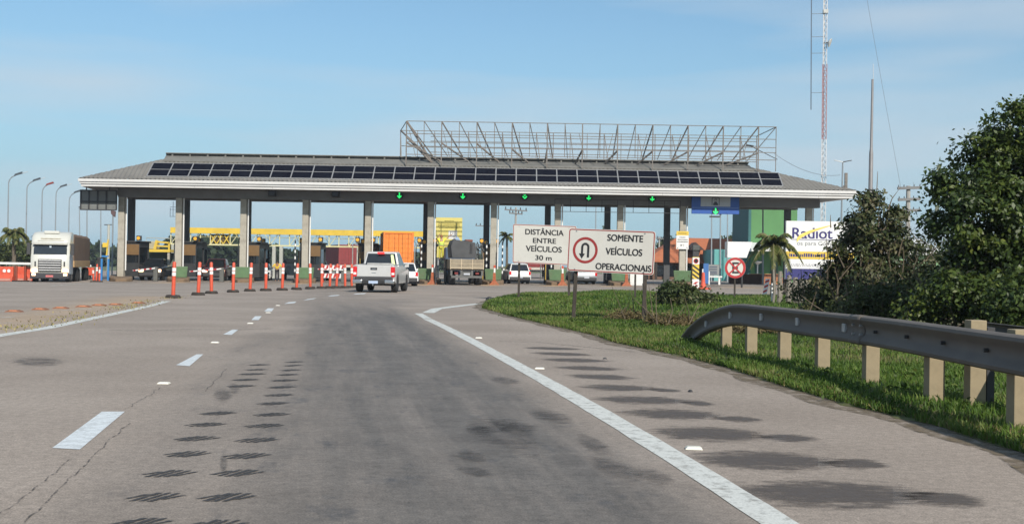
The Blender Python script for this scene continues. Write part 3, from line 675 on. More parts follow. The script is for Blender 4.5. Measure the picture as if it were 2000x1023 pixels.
mbf.bar((fs0, 0, 11.6), (fs0 + 2.0, 1.0, 9.6), .16); mbf.bar((fs0, 0, zt), (fs0 + 2.1, 1.0, 9.5), .13); mbb.bar((bs0, 6.8, zt), (fs0 + 2.3, 1.4, 9.6), .11)
mbf.build('front_frame', rust_steel, lat); mbr.build('raking_brace', rust_steel, lat); mbb.build('rear_frame', rust_steel, lat)
mb = MB(); mb.bar((19.3, 1.2, 11.4), (21.5, 1.0, 10.3), .05); mb.hexa([(19.0, 1.0, 11.4), (19.55, 1.0, 11.3), (19.55, 1.3, 11.3), (19.0, 1.3, 11.4)], [(19.0, 1.0, 11.5), (19.55, 1.0, 11.42), (19.55, 1.3, 11.42), (19.0, 1.3, 11.5)])
fl = mb.build('floodlight', dark_m, lat)

# lane signals
def lane_signal(px, py, lit, label, shape=0):
    c = at(px, py, 93.2); o = thing('lane_signal', label, 'lane signal', tuple(c), 0, 'lane signals along the canopy beam')
    if lit:
        mb = MB(); mb.lathe([(0.30, 0), (.30, .25), (.05, .26)], (0, 0, 0), 20, 'y'); mb.box(-.03, .03, .1, .44, -.03, .03); mb.build('housing', black_m, o)
        mb = MB()
        if shape == 0: mb.box(-.045, .045, -.02, -.003, -.12, .24); mb.prism([(0, -.24), (.19, -.04), (.12, .01), (0, -.12), (-.12, .01), (-.19, -.04)], 'y', -.022, -.004)
        else:
            mb.prism([(0, -.2), (.2, .0), (.13, .05), (0, -.09), (-.13, .05), (-.2, .0)], 'y', -.022, -.004); mb.prism([(0, .03), (.1, .12), (.05, .16), (0, .1), (-.05, .16), (-.1, .12)], 'y', -.022, -.004)
        mb.build('green_arrow', ltgreen, o)
    else:
        mb = MB(); mb.box(-.3, .3, 0, .3, -.3, .3); mb.box(-.04, .04, .3, .45, -.04, .04); mb.build('housing', black_m, o, bevel=.03)
        MB().lathe([(.22, 0), (.22, .012), (.02, .014)], (0, -.015, 0), 20, 'y').build('dark_lens', M('unlit_lens', (0.02, 0.02, 0.03), 0.3), o)
    return o
lane_signal(531, 376, False, 'unlit square lane signal on the beam, nearer the left end of the canopy')
lane_signal(655, 378, False, 'unlit square lane signal on the beam, next to the leftmost lit arrow')
for i, (px, py) in enumerate(((780, 382), (904, 383), (1025, 384), (1150, 386), (1274, 388))):
    lane_signal(px, py, True, ['round signal with dim green down arrow, leftmost lit one on the beam', 'bright green down arrow signal above the flatbed lorry, second lit from left', 'round signal showing a broken green chevron on the beam', 'green down arrow signal between the chevron signal and the last arrow', 'green down arrow signal on the beam just left of the blue sign'][i], 1 if i == 2 else 0)
# blue overhead sign
c = at(1397.5, 400, 92.6); o = thing('overhead_sign', 'blue overhead lane sign with pale car panel and green arrow under the canopy fascia', 'road sign', tuple(c))
sc = 92.6 / F
MB().box(-46.5 * sc, 46.5 * sc, 0, .12, -18 * sc, 18.5 * sc).build('sign_board', blue_m, o, bevel=.02)
MB().box(-46.8 * sc, 46.8 * sc, -.006, .13, -6.5 * sc, -5.4 * sc).build('joint', M('sign_edge', (.12, .2, .42), .5), o)
pn = MB().box(-29 * sc, 29 * sc, -.02, 0, -3.5 * sc, 15.5 * sc).build('pictogram_panel', M('pale_panel', (0.36, 0.38, 0.40), .5, .05, 2), o)
mb = MB()
for q in ((-7.5, 7.5, 13, 14), (-7.5, -6.3, -1, 14), (6.3, 7.5, -1, 14)): mb.box(q[0] * sc, q[1] * sc, -.03, -.021, q[2] * sc, q[3] * sc)
mb.prism([(-4.5 * sc, -1 * sc), (4.5 * sc, -1 * sc), (4.5 * sc, 3 * sc), (3 * sc, 3.5 * sc), (2.2 * sc, 6 * sc), (-2.2 * sc, 6 * sc), (-3 * sc, 3.5 * sc), (-4.5 * sc, 3 * sc)], 'y', -.03, -.021)
for q in ((-3, -1, 8.5, 9.5), (-1.5, 2.5, 10.5, 11.5), (0, 3, 8.5, 9.5)): mb.box(q[0] * sc, q[1] * sc, -.03, -.021, q[2] * sc, q[3] * sc)
mb.build('car_pictogram', sign_bk, pn)
MB().lathe([(.26, 0), (.26, .06), (.03, .07)], (0.5 * sc, -.075, -12.5 * sc), 18, 'y').build('lamp_housing', black_m, o)
mb = MB(); zc = -12.5 * sc; mb.box(-.045, .045, -.1, -.08, zc - .1, zc + .24); mb.prism([(0, zc - .26), (.21, zc - .05), (.13, zc), (0, zc - .13), (-.13, zc), (-.21, zc - .05)], 'y', -.1, -.082); mb.build('green_arrow', ltgreen, o)
mb = MB()
for x in (-38 * sc, 38 * sc): mb.box(x - .04, x + .04, .13, 1.05, .2, .3)
mb.build('bracket', dark_m, o)
MB().box(-.42, .42, .1, .3, -24.5 * sc, -21.5 * sc).build('sensor_box', dark_m, o)
# back of a hanging sign at the left corner
c = at(194, 391, 93.0); o = thing('hanging_sign_back', 'dark framed back of a sign panel hanging under the left corner of the canopy', 'sign', tuple(c)); sc = 93 / F
MB().box(-36 * sc, 34 * sc, 0, .06, -19 * sc, 19.5 * sc).build('sign_panel', M('grey_sheet', (0.13, 0.135, 0.13), .6, .15, 1), o)
mb = MB()
for x in (-36, -20, -3, 14, 34): mb.box(x * sc - .05, x * sc + .05, -.08, -.002, -19 * sc, 19.5 * sc)
for z in (-19, -3, 19): mb.box(-36 * sc, 34 * sc, -.12, -.082, z * sc - .045, z * sc + .045)
for x in (-25, 20): mb.box(x * sc - .04, x * sc + .04, -.06, .0, 19.6 * sc, 27.6 * sc)
mb.build('support_frame', dark_m, o)

# islands, booths and their gear
def conc(s): return ps(s, 94, zg(s, 94))
def island(k, s_, label, flip=1, block=True):
    z = zg(s_, 92); o = thing('toll_island', label, 'toll island', (s_, 94, z), -math.atan(s_ / 94), 'toll islands between the lanes')
    mb = MB(); yy0, yy1 = -6.6, 12
    mb.loft([[(x, y, h) for x, h in ((-.85 * w_, -.05), (.85 * w_, -.05), (.85 * w_, hh), (-.85 * w_, hh))] for y, w_, hh in ((yy0, .45, .22), (yy0 + .8, .9, .30), (yy0 + 2, 1, .32), (yy1, 1, .32))])
    mb.build('kerb', kerb_m, o, bevel=.05)
    if block:
        mb = MB(); a_, b_ = {1: (-.2, .6), 5: (-.85, .15), 2: (-.6, .5)}.get(k, (-.55, .6)); mb.hexa([(a_, -4.6, .33), (b_, -4.6, .33), (b_ + .05, -2.2, .33), (a_ - .05, -2.2, .33)], [(a_ - .08, -4.8, 1.16), (b_ + .08, -4.8, 1.16), (b_ + .1, -2.2, 1.16), (a_ - .1, -2.2, 1.16)])
        mb.build('crash_block', green_p, o, bevel=.03)
    return o
ORDC = ['leftmost', 'second', 'third', 'fourth', 'fifth', 'sixth', 'seventh', 'eighth', 'ninth', 'tenth', 'eleventh']
ILAB = {0: 'bare dusty island without a green block at the left end of the plaza', 1: 'island with small green block right of the dark oncoming pickup', 2: 'island with green block beside the dark red oncoming pickup', 3: 'island with green block behind the middle of the orange delineators',
        4: 'island hidden mostly behind the silver pickup', 5: 'island with green block just left of the flatbed lorry', 6: 'island with green block just right of the flatbed lorry', 7: 'island with green block under the 30 m distance sign',
        8: 'island with green block seen below the u-turn sign', 9: 'island with pale green block behind the round bush'}
for k in range(10):
    island(k, COLS[k], ILAB[k], block=(k != 0))
lamp_hood = dark_m
def booth(s_, label, two=True):
    z = zg(s_, 94) + .3; o = thing('toll_booth', label, 'toll booth', (s_ + SK * 2.2, 96.2, z), 0, 'toll booths behind the columns')
    mb = MB(); mb.box(-.62, .62, -.9, 1.6, 0, 1.1); mb.box(-.62, .62, -.9, 1.6, 2.35, 2.75)
    for x in (-.62, .52):
        for y in (-.9, 1.5): mb.box(x, x + .1, y, y + .1, 1.1, 2.35)
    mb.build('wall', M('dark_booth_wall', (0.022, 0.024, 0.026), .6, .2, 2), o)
    MB().box(-.54, .54, -.86, 1.55, 1.1, 2.35).build('window', glass_d, o)
    MB().box(-.58, .58, -.95, -.905, 1.75, 2.6).build('brown_panel', booth_br, o)
    MB().box(-.75, .75, -1.0, 1.75, 2.75, 2.88).build('roof', dark_m, o, bevel=.03)
    for x in ((-.62, .62) if two else (.62,)):
        l = MB().box(x - .17, x + .17, -1.25, -.9, 2.9, 3.3).build('lamp_box', dark_m, o, bevel=.02); MB().lathe([(.14, 0), (.14, .01), (.02, .03)], (x, -1.29, 3.1), 14, 'y').build('amber_lens', lamp_y, l)
    mb = MB(); mb.tube([(-.95, -1.6, 0), (-.95, -1.6, 2.6), (-.9, -1.6, 2.75), (-.55, -1.6, 2.8)], .045, 6); mb.build('camera_pole', M('painted_pole', (.25, .26, .25), .5), o)
    return o
bl = ['dark toll booth behind the leftmost column', 'dark toll booth between the two oncoming pickups', 'toll booth with amber lamps right of the dark red pickup', 'toll booth with amber lamps left of the white van', 'dark toll booth right above the silver pickup', 'toll booth with amber lamps left of the flatbed lorry',
      'toll booth with amber lamps right of the flatbed lorry', 'toll booth hidden mostly by the 30 m distance sign', 'toll booth hidden mostly by the u-turn sign']
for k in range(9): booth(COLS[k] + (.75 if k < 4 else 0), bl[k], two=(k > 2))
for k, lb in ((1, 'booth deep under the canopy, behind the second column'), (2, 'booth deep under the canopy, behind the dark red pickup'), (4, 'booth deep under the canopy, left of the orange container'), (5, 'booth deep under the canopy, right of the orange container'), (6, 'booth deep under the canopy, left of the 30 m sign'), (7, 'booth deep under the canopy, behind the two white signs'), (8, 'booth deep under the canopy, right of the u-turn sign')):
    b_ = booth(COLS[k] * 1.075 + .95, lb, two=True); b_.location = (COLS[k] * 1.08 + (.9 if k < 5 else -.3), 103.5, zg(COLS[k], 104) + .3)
def side_cabinet(s_, label):
    z = zg(s_, 95) + .3; o = thing('equipment_cabinet', label, 'cabinet', (s_ * .99 - .62, 95.0, z), -math.atan(s_ / 94), 'dark equipment cabinets left of the columns')
    MB().box(-.3, .3, 0, .7, 0, 2.2).build('body', M('dark_booth_wall', (0.022, 0.024, 0.026)), o, bevel=.02); MB().box(-.27, .27, -.03, -.002, 1.5, 2.15).build('brown_panel', booth_br, o)
    MB().box(-.1, .1, .2, .4, 2.2, 2.75).build('post', black_m, o); l = MB().box(-.2, .2, 0, .4, 2.75, 3.2).build('lamp_box', dark_m, o, bevel=.02); MB().lathe([(.14, 0), (.14, .01), (.02, .03)], (0, -.04, 2.98), 14, 'y').build('amber_lens', lamp_y, l)
    MB().tube([(-.22, -.15, 0), (-.22, -.15, 1.6)], .04, 6).build('banded_pole', M('amber_pole', (.42, .28, .05), .6), o)
for k, lb in ((1, 'dark cabinet left of the second column, by the dark oncoming pickup'), (2, 'dark cabinet with amber lamp left of the third column'), (3, 'dark cabinet with amber lamp left of the column by the white van'), (4, 'dark cabinet left of the column above the silver pickup'), (5, 'dark cabinet with amber lamp between the orange container and flatbed lorry'), (6, 'dark cabinet with amber lamp right of the flatbed lorry tailboard'), (7, 'dark cabinet half hidden by the 30 m sign')): side_cabinet(COLS[k], lb)
# striped guard posts on islands
def striped_post(x, y, label):
    o = thing('striped_post', label, 'post', (x, y, zg(x, y) + .3), 0, 'black and white guard posts on the islands'); mb = MB(); mb.tube([(0, 0, 0), (0, 0, 3.0)], .055, 8); mb.build('pole', M('black_pole', (.02, .02, .02), .5), o)
    [MB().tube([(0, 0, .5 + i * .5), (0, 0, .72 + i * .5)], .062, 8).build('white_band', white_p, o) for i in range(5)]
for k, s_ in ((3, COLS[3] - .55), (5, COLS[5] - .6), (6, COLS[6] - .5), (6, COLS[6] + .75), (7, COLS[7] - .5)):
    striped_post(s_, 92.6, {3: 'thin banded guard post left of the column by the white van', 5: 'thin banded guard post left of the flatbed lorry', 6: 'thin banded guard post right of the flatbed lorry, ' + ('left' if s_ < COLS[6] else 'right') + ' side of the column', 7: 'thin banded guard post beside the 30 m distance sign'}[k])
# orange nose posts on the islands
def nose_post(s_, label):
    o = thing('nose_marker', label, 'marker post', (s_, 86.9, zg(s_, 87)), 0, 'orange marker posts at the island noses')
    mb = MB(); mb.loft([[(sx * w_, sy * w_, h) for sx, sy in ((-1, -1), (1, -1), (1, 1), (-1, 1))] for w_, h in ((.38, 0), (.3, .1), (.12, .3), (.09, .9))]); mb.build('base', M('dusty_orange', (.30, .085, .035), .85, .3, 5, dirt=(.16, .09, .05), dirt_amt=.6), o)
    MB().tube([(0, 0, .9), (0, 0, 1.25)], .075, 10).build('reflective_sleeve', refl_w, o); MB().tube([(0, 0, 1.25), (0, 0, 1.45)], .08, 10).build('cap', orange_p, o)
for px, lb in ((845, 'dusty orange marker post left of the flatbed lorry'), (966, 'dusty orange marker post right of the flatbed lorry'), (1099, 'dusty orange marker post between the two white signs'), (1224, 'dusty orange marker post under the u-turn sign')):
    nose_post((px - 1000) / F * 86.9, lb)
# boom gates
def boom(x, y, dirx, ln, label, ang=0.06, col=None):
    z = zg(x, y) + .25; o = thing('boom_gate', label, 'barrier', (x, y, z), 0, 'barrier arms at the toll lanes')
    MB().box(-.16, .16, -.16, .16, -.25, .85).build('cabinet', M('boom_cabinet', (.10, .10, .09), .6), o, bevel=.03)
    mb = MB(); mb.bar((0, -.22, .75), (dirx * ln, -.22, .75 + ln * ang), .05, .09); arm = mb.build('arm', white_p, o)
    mb = MB(); [mb.bar((dirx * ln * a, -.22, .75 + ln * ang * a), (dirx * ln * (a + .1), -.22, .75 + ln * ang * (a + .1)), .06, .095) for a in (.15, .4, .65, .88)]; mb.build('red_bands', red_m, arm); return o
boom(COLS[1] - .9, 91, -1, 1.7, 'white barrier arm in front of the dark oncoming pickup', -.12)
boom(COLS[2] - .7, 90, -1, 2.4, 'striped barrier arm in front of the dark red pickup', -.1)
boom(COLS[4] - 1.2, 89, -1, 1.9, 'striped barrier arm behind the silver pickup, at the red container', .02)
# red-white barricade cluster beside pickup
o = thing('barricade', 'red and white board barricade behind the delineators left of the silver pickup', 'barricade', (-14.0, 92, zg(-14, 92)))
mb = MB(); mb.box(-.9, .9, -.03, .03, .95, 1.35); mb.box(-.9, .9, -.03, .03, .35, .7); mb.build('board', white_p, o)
mb = MB()
for i in range(6):
    for z0, z1 in ((.95, 1.35), (.35, .7)): mb.prism([(-.85 + i * .3, z0 + .01), (-.7 + i * .3, z0 + .01), (-.6 + i * .3, z1 - .01), (-.75 + i * .3, z1 - .01)], 'y', -.036, -.031)
mb.build('red_stripes', red_m, o)
mb = MB(); [mb.bar((x, 0.06 + sy * .3, 0), (x, .06, 1.4), .06) for x in (-.75, .75) for sy in (0, 1)]; mb.build('leg', orange_p, o)
# hazard pillar, info sign, right-hand lane gear
c = g(1358, 578, 0); hp = thing('hazard_pillar', 'yellow and black striped pillar with dark head box at the right lane', 'pillar', (at(1358, 560, 80).x, 80, zg(12, 80)))
sc = 80 / F; zz = lambda py, Y=80, px=1358: at(px, py, Y).z - zg(12, 80)
MB().box(-.22, .22, -.12, .2, 0, zz(502)).build('pillar_body', yellow_m, hp)
mb = MB(); z0 = zz(560)
for i in range(6):
    z1 = zz(516) - i * .3; mb.prism([(-.22, z1), (.22, z1 - .32), (.22, z1 - .45), (-.22, z1 - .13)], 'y', -.135, -.121)
mb.build('black_stripes', sign_bk, hp)
mb = MB(); mb.box(-.23, .23, -.14, -.122, zz(562), zz(545)); mb.build('red_white_plate', white_p, hp)
mb = MB(); [mb.prism([(-.2, zz(561) + i * .22), (-.0, zz(561) + i * .22), (.2, zz(561) + .16 + i * .22), (0, zz(561) + .16 + i * .22)], 'y', -.15, -.141) for i in range(2)]; mb.build('red_stripes', red_m, hp)
MB().box(-.23, .23, -.15, .21, zz(516), zz(503)).build('round_sign_plate', white_p, hp)
mb = MB(); mb.lathe([(.17, 0), (.17, .01), (.12, .011), (.12, 0)], (0, -.165, zz(509.5)), 18, 'y'); mb.build('red_ring', red_m, hp)
MB().box(-.1, .1, -.17, -.155, zz(511), zz(508)).build('black_bar', sign_bk, hp)
MB().box(-.2, .2, -.1, .2, zz(502), zz(489)).build('head_box', dark_m, hp); MB().box(-.23, .23, -.18, .22, zz(489), zz(479)).build('lamp_hood', M('grey_hood', (.06, .065, .06), .6), hp, bevel=.03)
c = at(1333, 469, 93.55); o = thing('lane_info_sign', 'white lane sign with yellow top band fixed to the column right of the u-turn sign', 'sign', tuple(c)); sc = 93.5 / F
MB().box(-12 * sc, 12 * sc, 0, .05, -17.5 * sc, 17.5 * sc).build('plate', white_p, o); MB().box(-12 * sc, 12 * sc, -.012, -.001, 9.5 * sc, 17.5 * sc).build('yellow_band', yellow_m, o)
mb = MB()
for z, wd in ((13.3, 9), (5.5, 6), (1.2, 10), (-3, 10.5)):
    x = -wd
    while x < wd: l_ = random.uniform(.8, 2.2); mb.box(x * sc, min(x + l_, wd) * sc, -.022, -.013, (z - .7) * sc, (z + .7) * sc); x += l_ + .7
mb.prism([(-3.5 * sc, -8 * sc), (0, -10 * sc), (-3.5 * sc, -12 * sc)], 'y', -.012, -.001); mb.bar((.8 * sc, -.006, -7.5 * sc), (3 * sc, -.006, -9 * sc), .04, .01); mb.bar((3 * sc, -.006, -9 * sc), (2 * sc, -.006, -12.5 * sc), .04, .01)
mb.prism([(-10.5 * sc, -15.5 * sc), (-7 * sc, -13 * sc), (-9.5 * sc, -16.5 * sc)], 'y', -.012, -.001); mb.prism([(10.5 * sc, -15.5 * sc), (7 * sc, -13 * sc), (9.5 * sc, -16.5 * sc)], 'y', -.012, -.001)
mb.build('lettering', sign_bk, o)

# ================================================================== ROADSIDE SIGNS
def board(name, label, pA, pB, pC, pD, posts, lines, thick=.03):
    """white sign; pA..pD corners bl, br, tr, tl (world). posts: (fraction along, foot world point)"""
    bl, br, tr, tl = [Vector(p) for p in (pA, pB, pC, pD)]
    o = thing(name, label, 'road sign', ((bl + br) / 2).to_tuple()); o0 = (bl + br) / 2
    R = (br - bl).normalized(); Up = ((tl - bl) + (tr - br)).normalized(); Nn = R.cross(Up)
    W = (br - bl).length; H = ((tl - bl).length + (tr - br).length) / 2
    def P(u, v_, d): return (bl - o0) + R * u + Up * v_ + Nn * d
    def rr(w0, h0, w1, h1, r, d, n=5):
        pts = []
        for cx, cy, a0 in ((w1 - r, h0 + r, -90), (w1 - r, h1 - r, 0), (w0 + r, h1 - r, 90), (w0 + r, h0 + r, 180)):
            for i in range(n): a = math.radians(a0 + 90 * i / (n - 1)); pts.append(P(cx + r * math.cos(a), cy + r * math.sin(a), d))
        return pts
    pl = MB().loft([rr(0, 0, W, H, .06, -thick), rr(0, 0, W, H, .06, 0)]).build('panel', sign_w, o)
    e = .022; A, B_ = rr(.012, .012, W - .012, H - .012, .055, .003), rr(.012 + e, .012 + e, W - .012 - e, H - .012 - e, .04, .003); n = len(A); mb = MB()
    for i in range(n): j = (i + 1) % n; mb.quad(A[i], A[j], B_[j], B_[i])
    mb.build('border', sign_red, pl)
    for fx, foot in posts:
        top = P(fx * W, H * .97, -thick - .055); f_ = Vector(foot) - o0
        MB().bar((f_.x, f_.y, f_.z - .2), top, .085, .085).build('post', wood_d, o, bevel=.006)
    mb = MB()
    for (s_, u, v_, h, wd) in lines: mb.text(s_, h, P(u * W, v_ * H, .003), R, Up, bold=.018, width=wd * W, depth=.002)
    mb.build('lettering', sign_bk, pl)
    mb = MB()
    for fx, _ in posts:
        for v_ in (.055, .945): p = P(fx * W, v_ * H, .004); mb.bar(p, p + Nn * .012, .022)
    mb.build('bolt_heads', steel, pl)
    return o, pl, P, W, H, R, Up
D1 = 44.0
board('distance_sign', 'white sign reading DISTÂNCIA ENTRE VEÍCULOS 30 m, partly behind the u-turn sign', at(1001, 513, D1), at(1125, 518.5, D1 - .6), at(1125, 441.5, D1 - .6), at(1003, 437.5, D1),
      [(.10, at(1013, 578, D1 + .1)), (.885, at(1111, 596, D1 - .4))],
      [('DISTÂNCIA', .495, .745, .21, .60), ('ENTRE', .50, .535, .19, .36), ('VEÍCULOS', .495, .315, .215, .56), ('30 m', .49, .10, .185, .255)])
D2 = 27.5
o, pl, P, W, H, R, Up = board('u_turn_sign', 'white sign with u-turn ring reading SOMENTE VEÍCULOS OPERACIONAIS', at(1107, 528.5, D2), at(1276, 537.5, D2 - .8), at(1280, 453, D2 - .8), at(1112, 444.5, D2),
      [(.095, at(1119, 629, D2 + .05)), (.885, at(1256, 650, D2 - .75))],
      [('SOMENTE', .66, .745, .155, .405), ('VEÍCULOS', .655, .425, .16, .415), ('OPERACIONAIS', .655, .075, .15, .635)])
def ring(c, r0_, r1_, d, n=40):
    mb = MB()
    for i in range(n):
        a, b_ = 2 * PI * i / n, 2 * PI * (i + 1) / n
        mb.quad(P(c[0] + r0_ * math.cos(a), c[1] + r0_ * math.sin(a), d), P(c[0] + r1_ * math.cos(a), c[1] + r1_ * math.sin(a), d), P(c[0] + r1_ * math.cos(b_), c[1] + r1_ * math.sin(b_), d), P(c[0] + r0_ * math.cos(b_), c[1] + r0_ * math.sin(b_), d))
    return mb
cx_, cy_ = W * .205, H * .50
ring((cx_, cy_), .245, .305, .004).build('red_ring', sign_red, pl)
mb = MB(); pts = []
lw, rx = .05, .085
def band(path, wd):
    for a, c in zip(path, path[1:]):
        d = Vector((c[0] - a[0], c[1] - a[1], 0)).normalized(); s_ = (-d.y * wd / 2, d.x * wd / 2)
        mb.quad(P(a[0] - s_[0], a[1] - s_[1], .005), P(c[0] - s_[0], c[1] - s_[1], .005), P(c[0] + s_[0], c[1] + s_[1], .005), P(a[0] + s_[0], a[1] + s_[1], .005))
arc = [(cx_ + .075 * math.cos(a), cy_ + .075 + .075 * math.sin(a)) for a in np.linspace(0, PI, 14)]
band([(cx_ + .075, cy_ - .165)] + arc + [(cx_ - .075, cy_ - .08)], .052)
mb.add([P(cx_ - .15, cy_ - .08, .0052), P(cx_, cy_ - .08, .0052), P(cx_ - .075, cy_ - .2, .0052)], [(2, 1, 0)])
mb.build('u_turn_arrow', sign_bk, pl)
c = at(1240, 592, 40); o = thing('lone_post', 'thin dark post in the grass seen below the u-turn sign', 'post', tuple(c)); MB().bar((0, 0, -.2), (0, 0, 1.6), .06).build('shaft', wood_d, o); MB().box(-.035, .035, -.036, -.0305, 1.2, 1.4).build('reflector', refl_w, o)
# no stopping sign
D3 = 48.0; c = at(1436, 523, D3); s3 = D3 / F
o = thing('no_stopping_sign', 'round red and white no stopping sign at the far edge of the grass', 'road sign', (c.x, c.y, at(1436, 588, D3).z)); hz = c.z - o.location.z
MB().lathe([(20.5 * s3, 0), (20.5 * s3, .02)], (0, 0, hz), 40, 'y').build('disc', sign_w, o)
def ringy(r0_, r1_, y, z, n=40):
    mb = MB()
    for i in range(n):
        a, b_ = 2 * PI * i / n, 2 * PI * (i + 1) / n
        mb.quad(*[(r * math.cos(q), y, z + r * math.sin(q)) for r, q in ((r0_, a), (r1_, a), (r1_, b_), (r0_, b_))])
    return mb
mb = MB(); w_ = 5 * s3
for x0, x1, z0, z1 in ((-6, -2, -11, 11), (-2, 7, 7.2, 11), (-2, 5.5, -2, 2), (-2, 7, -11, -7.2)): mb.quad((x0 * s3, -.003, hz + z0 * s3), (x1 * s3, -.003, hz + z0 * s3), (x1 * s3, -.003, hz + z1 * s3), (x0 * s3, -.003, hz + z1 * s3))
mb.build('letter', sign_bk, o)
mb = ringy(15.6 * s3, 20.3 * s3, -.006, hz); r_ = 16.5 * s3
for sx in (-1, 1): mb.bar((-sx * r_ * .707, -.010, hz - r_ * .707), (sx * r_ * .707, -.0101, hz + r_ * .707), .006, 2.9 * s3)
mb.build('red_ring_and_cross', red_m, o)
MB().bar((0, .05, -.3), (0, .05, hz + .2), .06).build('post', wood_d, o)

# ================================================================== GUARD RAIL
rail_m = M('weathered_rail_steel', (0.115, 0.100, 0.086), 0.7, 0.14, 2.0, metal=0.1, dirt=(0.07, 0.06, 0.055), dirt_amt=0.5, bump=.05)
tan_wood = M('tan_concrete_post', (0.25, 0.203, 0.128), 0.9, 0.12, 7, bump=0.25, dirt=(0.25, 0.19, 0.11), dirt_amt=0.45)
gr = thing('guard_rail', 'weathered steel guard rail on tan posts with its end turned down into the grass', 'guard rail', (0, 0, 0))
PROF = [(.0, .156), (.045, .155), (.078, .138), (.084, .112), (.066, .082), (.03, .05), (.018, .0), (.03, -.05), (.066, -.082), (.084, -.112), (.078, -.138), (.045, -.155), (.0, -.156)]
def catmull(P, k=8):
    P = [Vector(p) for p in P]; out = []
    for i in range(len(P) - 1):
        a, b_, c, d = P[max(i - 1, 0)], P[i], P[i + 1], P[min(i + 2, len(P) - 1)]
        for j in range(k):
            t = j / k; out.append(0.5 * ((2 * b_) + (c - a) * t + (2 * a - 5 * b_ + 4 * c - d) * t * t + (3 * b_ - a - 3 * c + d) * t ** 3))
    return out + [P[-1]]
def wbeam(path, parent, name='rail', flip=1, off=0.0, Q=None):
    Q = Q or catmull(path); vs, fs = [], []; m_ = len(PROF)
    for i, p in enumerate(Q):
        d = (Q[min(i + 1, len(Q) - 1)] - Q[max(i - 1, 0)]).normalized(); nrm = Vector((-abs(d.y) * flip, d.x * (1 if d.y > 0 else -1) * flip, 0)).normalized(); upv = nrm.cross(d).normalized()
        if upv.z < 0: upv = -upv
        for (a, z) in PROF: vs.append(p + nrm * (a + off) + upv * z * (1 + off * 3))
    for i in range(len(Q) - 1):
        for k in range(m_ - 1): fs.append((i * m_ + k, i * m_ + k + 1, (i + 1) * m_ + k + 1, (i + 1) * m_ + k))
    o = MB().add(vs, fs).build(name, rail_m, parent, smooth=True); so_ = o.modifiers.new('sheet', 'SOLIDIFY'); so_.thickness = .006; so_.offset = 0; return o
path = [(4.35, 4.0, .665), (4.15, 6.5, .67), (4.0, 9.15, .665), (3.93, 12.1, .662), (3.76, 14.2, .65), (3.50, 16.3, .645), (3.36, 17.6, .62), (3.22, 18.9, .45), (3.11, 19.9, .20), (3.05, 20.8, -.10)]
rail = wbeam(path, gr)
def railpt(y):
    Q = catmull(path); return Vector((float(np.interp(y, [q.y for q in Q], [q.x for q in Q])), y, float(np.interp(y, [q.y for q in Q], [q.z for q in Q]))))
for (px, py, wpx) in ((1418, 676, 21), (1467, 682, 24), (1532, 692, 25), (1606, 723, 27), (1700, 755, 30), (1824, 785, 32), (1990, 832, 36)):
    d = ray(px, py); yb = min(np.linspace(8, 20.3, 800), key=lambda y: abs((d.x / d.y) * y - (railpt(y).x + .11))); rp = railpt(yb); topz = max(.1, rp.z + (.12 if py != 832 else .19)); wd = .076
    MB().box(-wd, wd, -.08, .08, -.3, topz).build('post', tan_wood, gr, bevel=.008, loc=(rp.x + .11, yb, 0))
for (px, py) in ((1378, 632), (1425, 620), (1485, 620), (1557, 632), (1647, 640)):
    d = ray(px, py); best = min(np.linspace(9, 20.5, 400), key=lambda y: abs((d.x / d.y) * y - (railpt(y).x - .04))); rp = railpt(best)
    MB().box(-.03, .012, -.055, .055, -.05, .05).build('bolt_plate', steel, gr, bevel=.01, loc=(rp.x - .02, rp.y, rp.z))
for (px, py) in ((1710, 648), (1770, 655), (1843, 668), (1927, 681)):
    d = ray(px, py); best = min(np.linspace(6, 18, 400), key=lambda y: abs((d.x / d.y) * y - (railpt(y).x - .04))); rp = railpt(best)
    MB().lathe([(.018, -.03), (.018, .006), (.004, .008)], (0, 0, 0), 10, 'x').build('bolt', dark_m, gr, loc=(rp.x - .035, rp.y, rp.z))
for yj in (13.0, 8.6):                                # lapped joints with bolts
    lj = wbeam(None, gr, 'lap_joint', off=.008, Q=[railpt(yj + d) for d in (-.17, -.05, .06, .17)])
    for dy in (-.11, .11):
        for dz in (-.05, .05): p = railpt(yj + dy); MB().lathe([(.014, -.02), (.014, .012), (.003, .016)], (0, 0, 0), 8, 'x').build('bolt', steel, lj, loc=(p.x - .05, p.y, p.z + dz))
gr2 = thing('rear_guard_rail', 'second guard rail on the back of the near posts, ending beside the dark bushes', 'guard rail', (0, 0, 0))
wbeam([(5.1, 4.0, .66), (4.86, 7.0, .66), (4.72, 9.5, .66), (4.66, 11.75, .66)], gr2, flip=-1)
q = g(1903, 806); MB().box(-.075, .075, -.08, .08, -.3, .865).build('post', tan_wood, gr2, bevel=.008, loc=(q.x, q.y, 0)); MB().box(-.035, .035, -.075, .075, -.3, .80).build('steel_post', dark_m, gr2, loc=(q.x + .125, q.y + .02, 0))

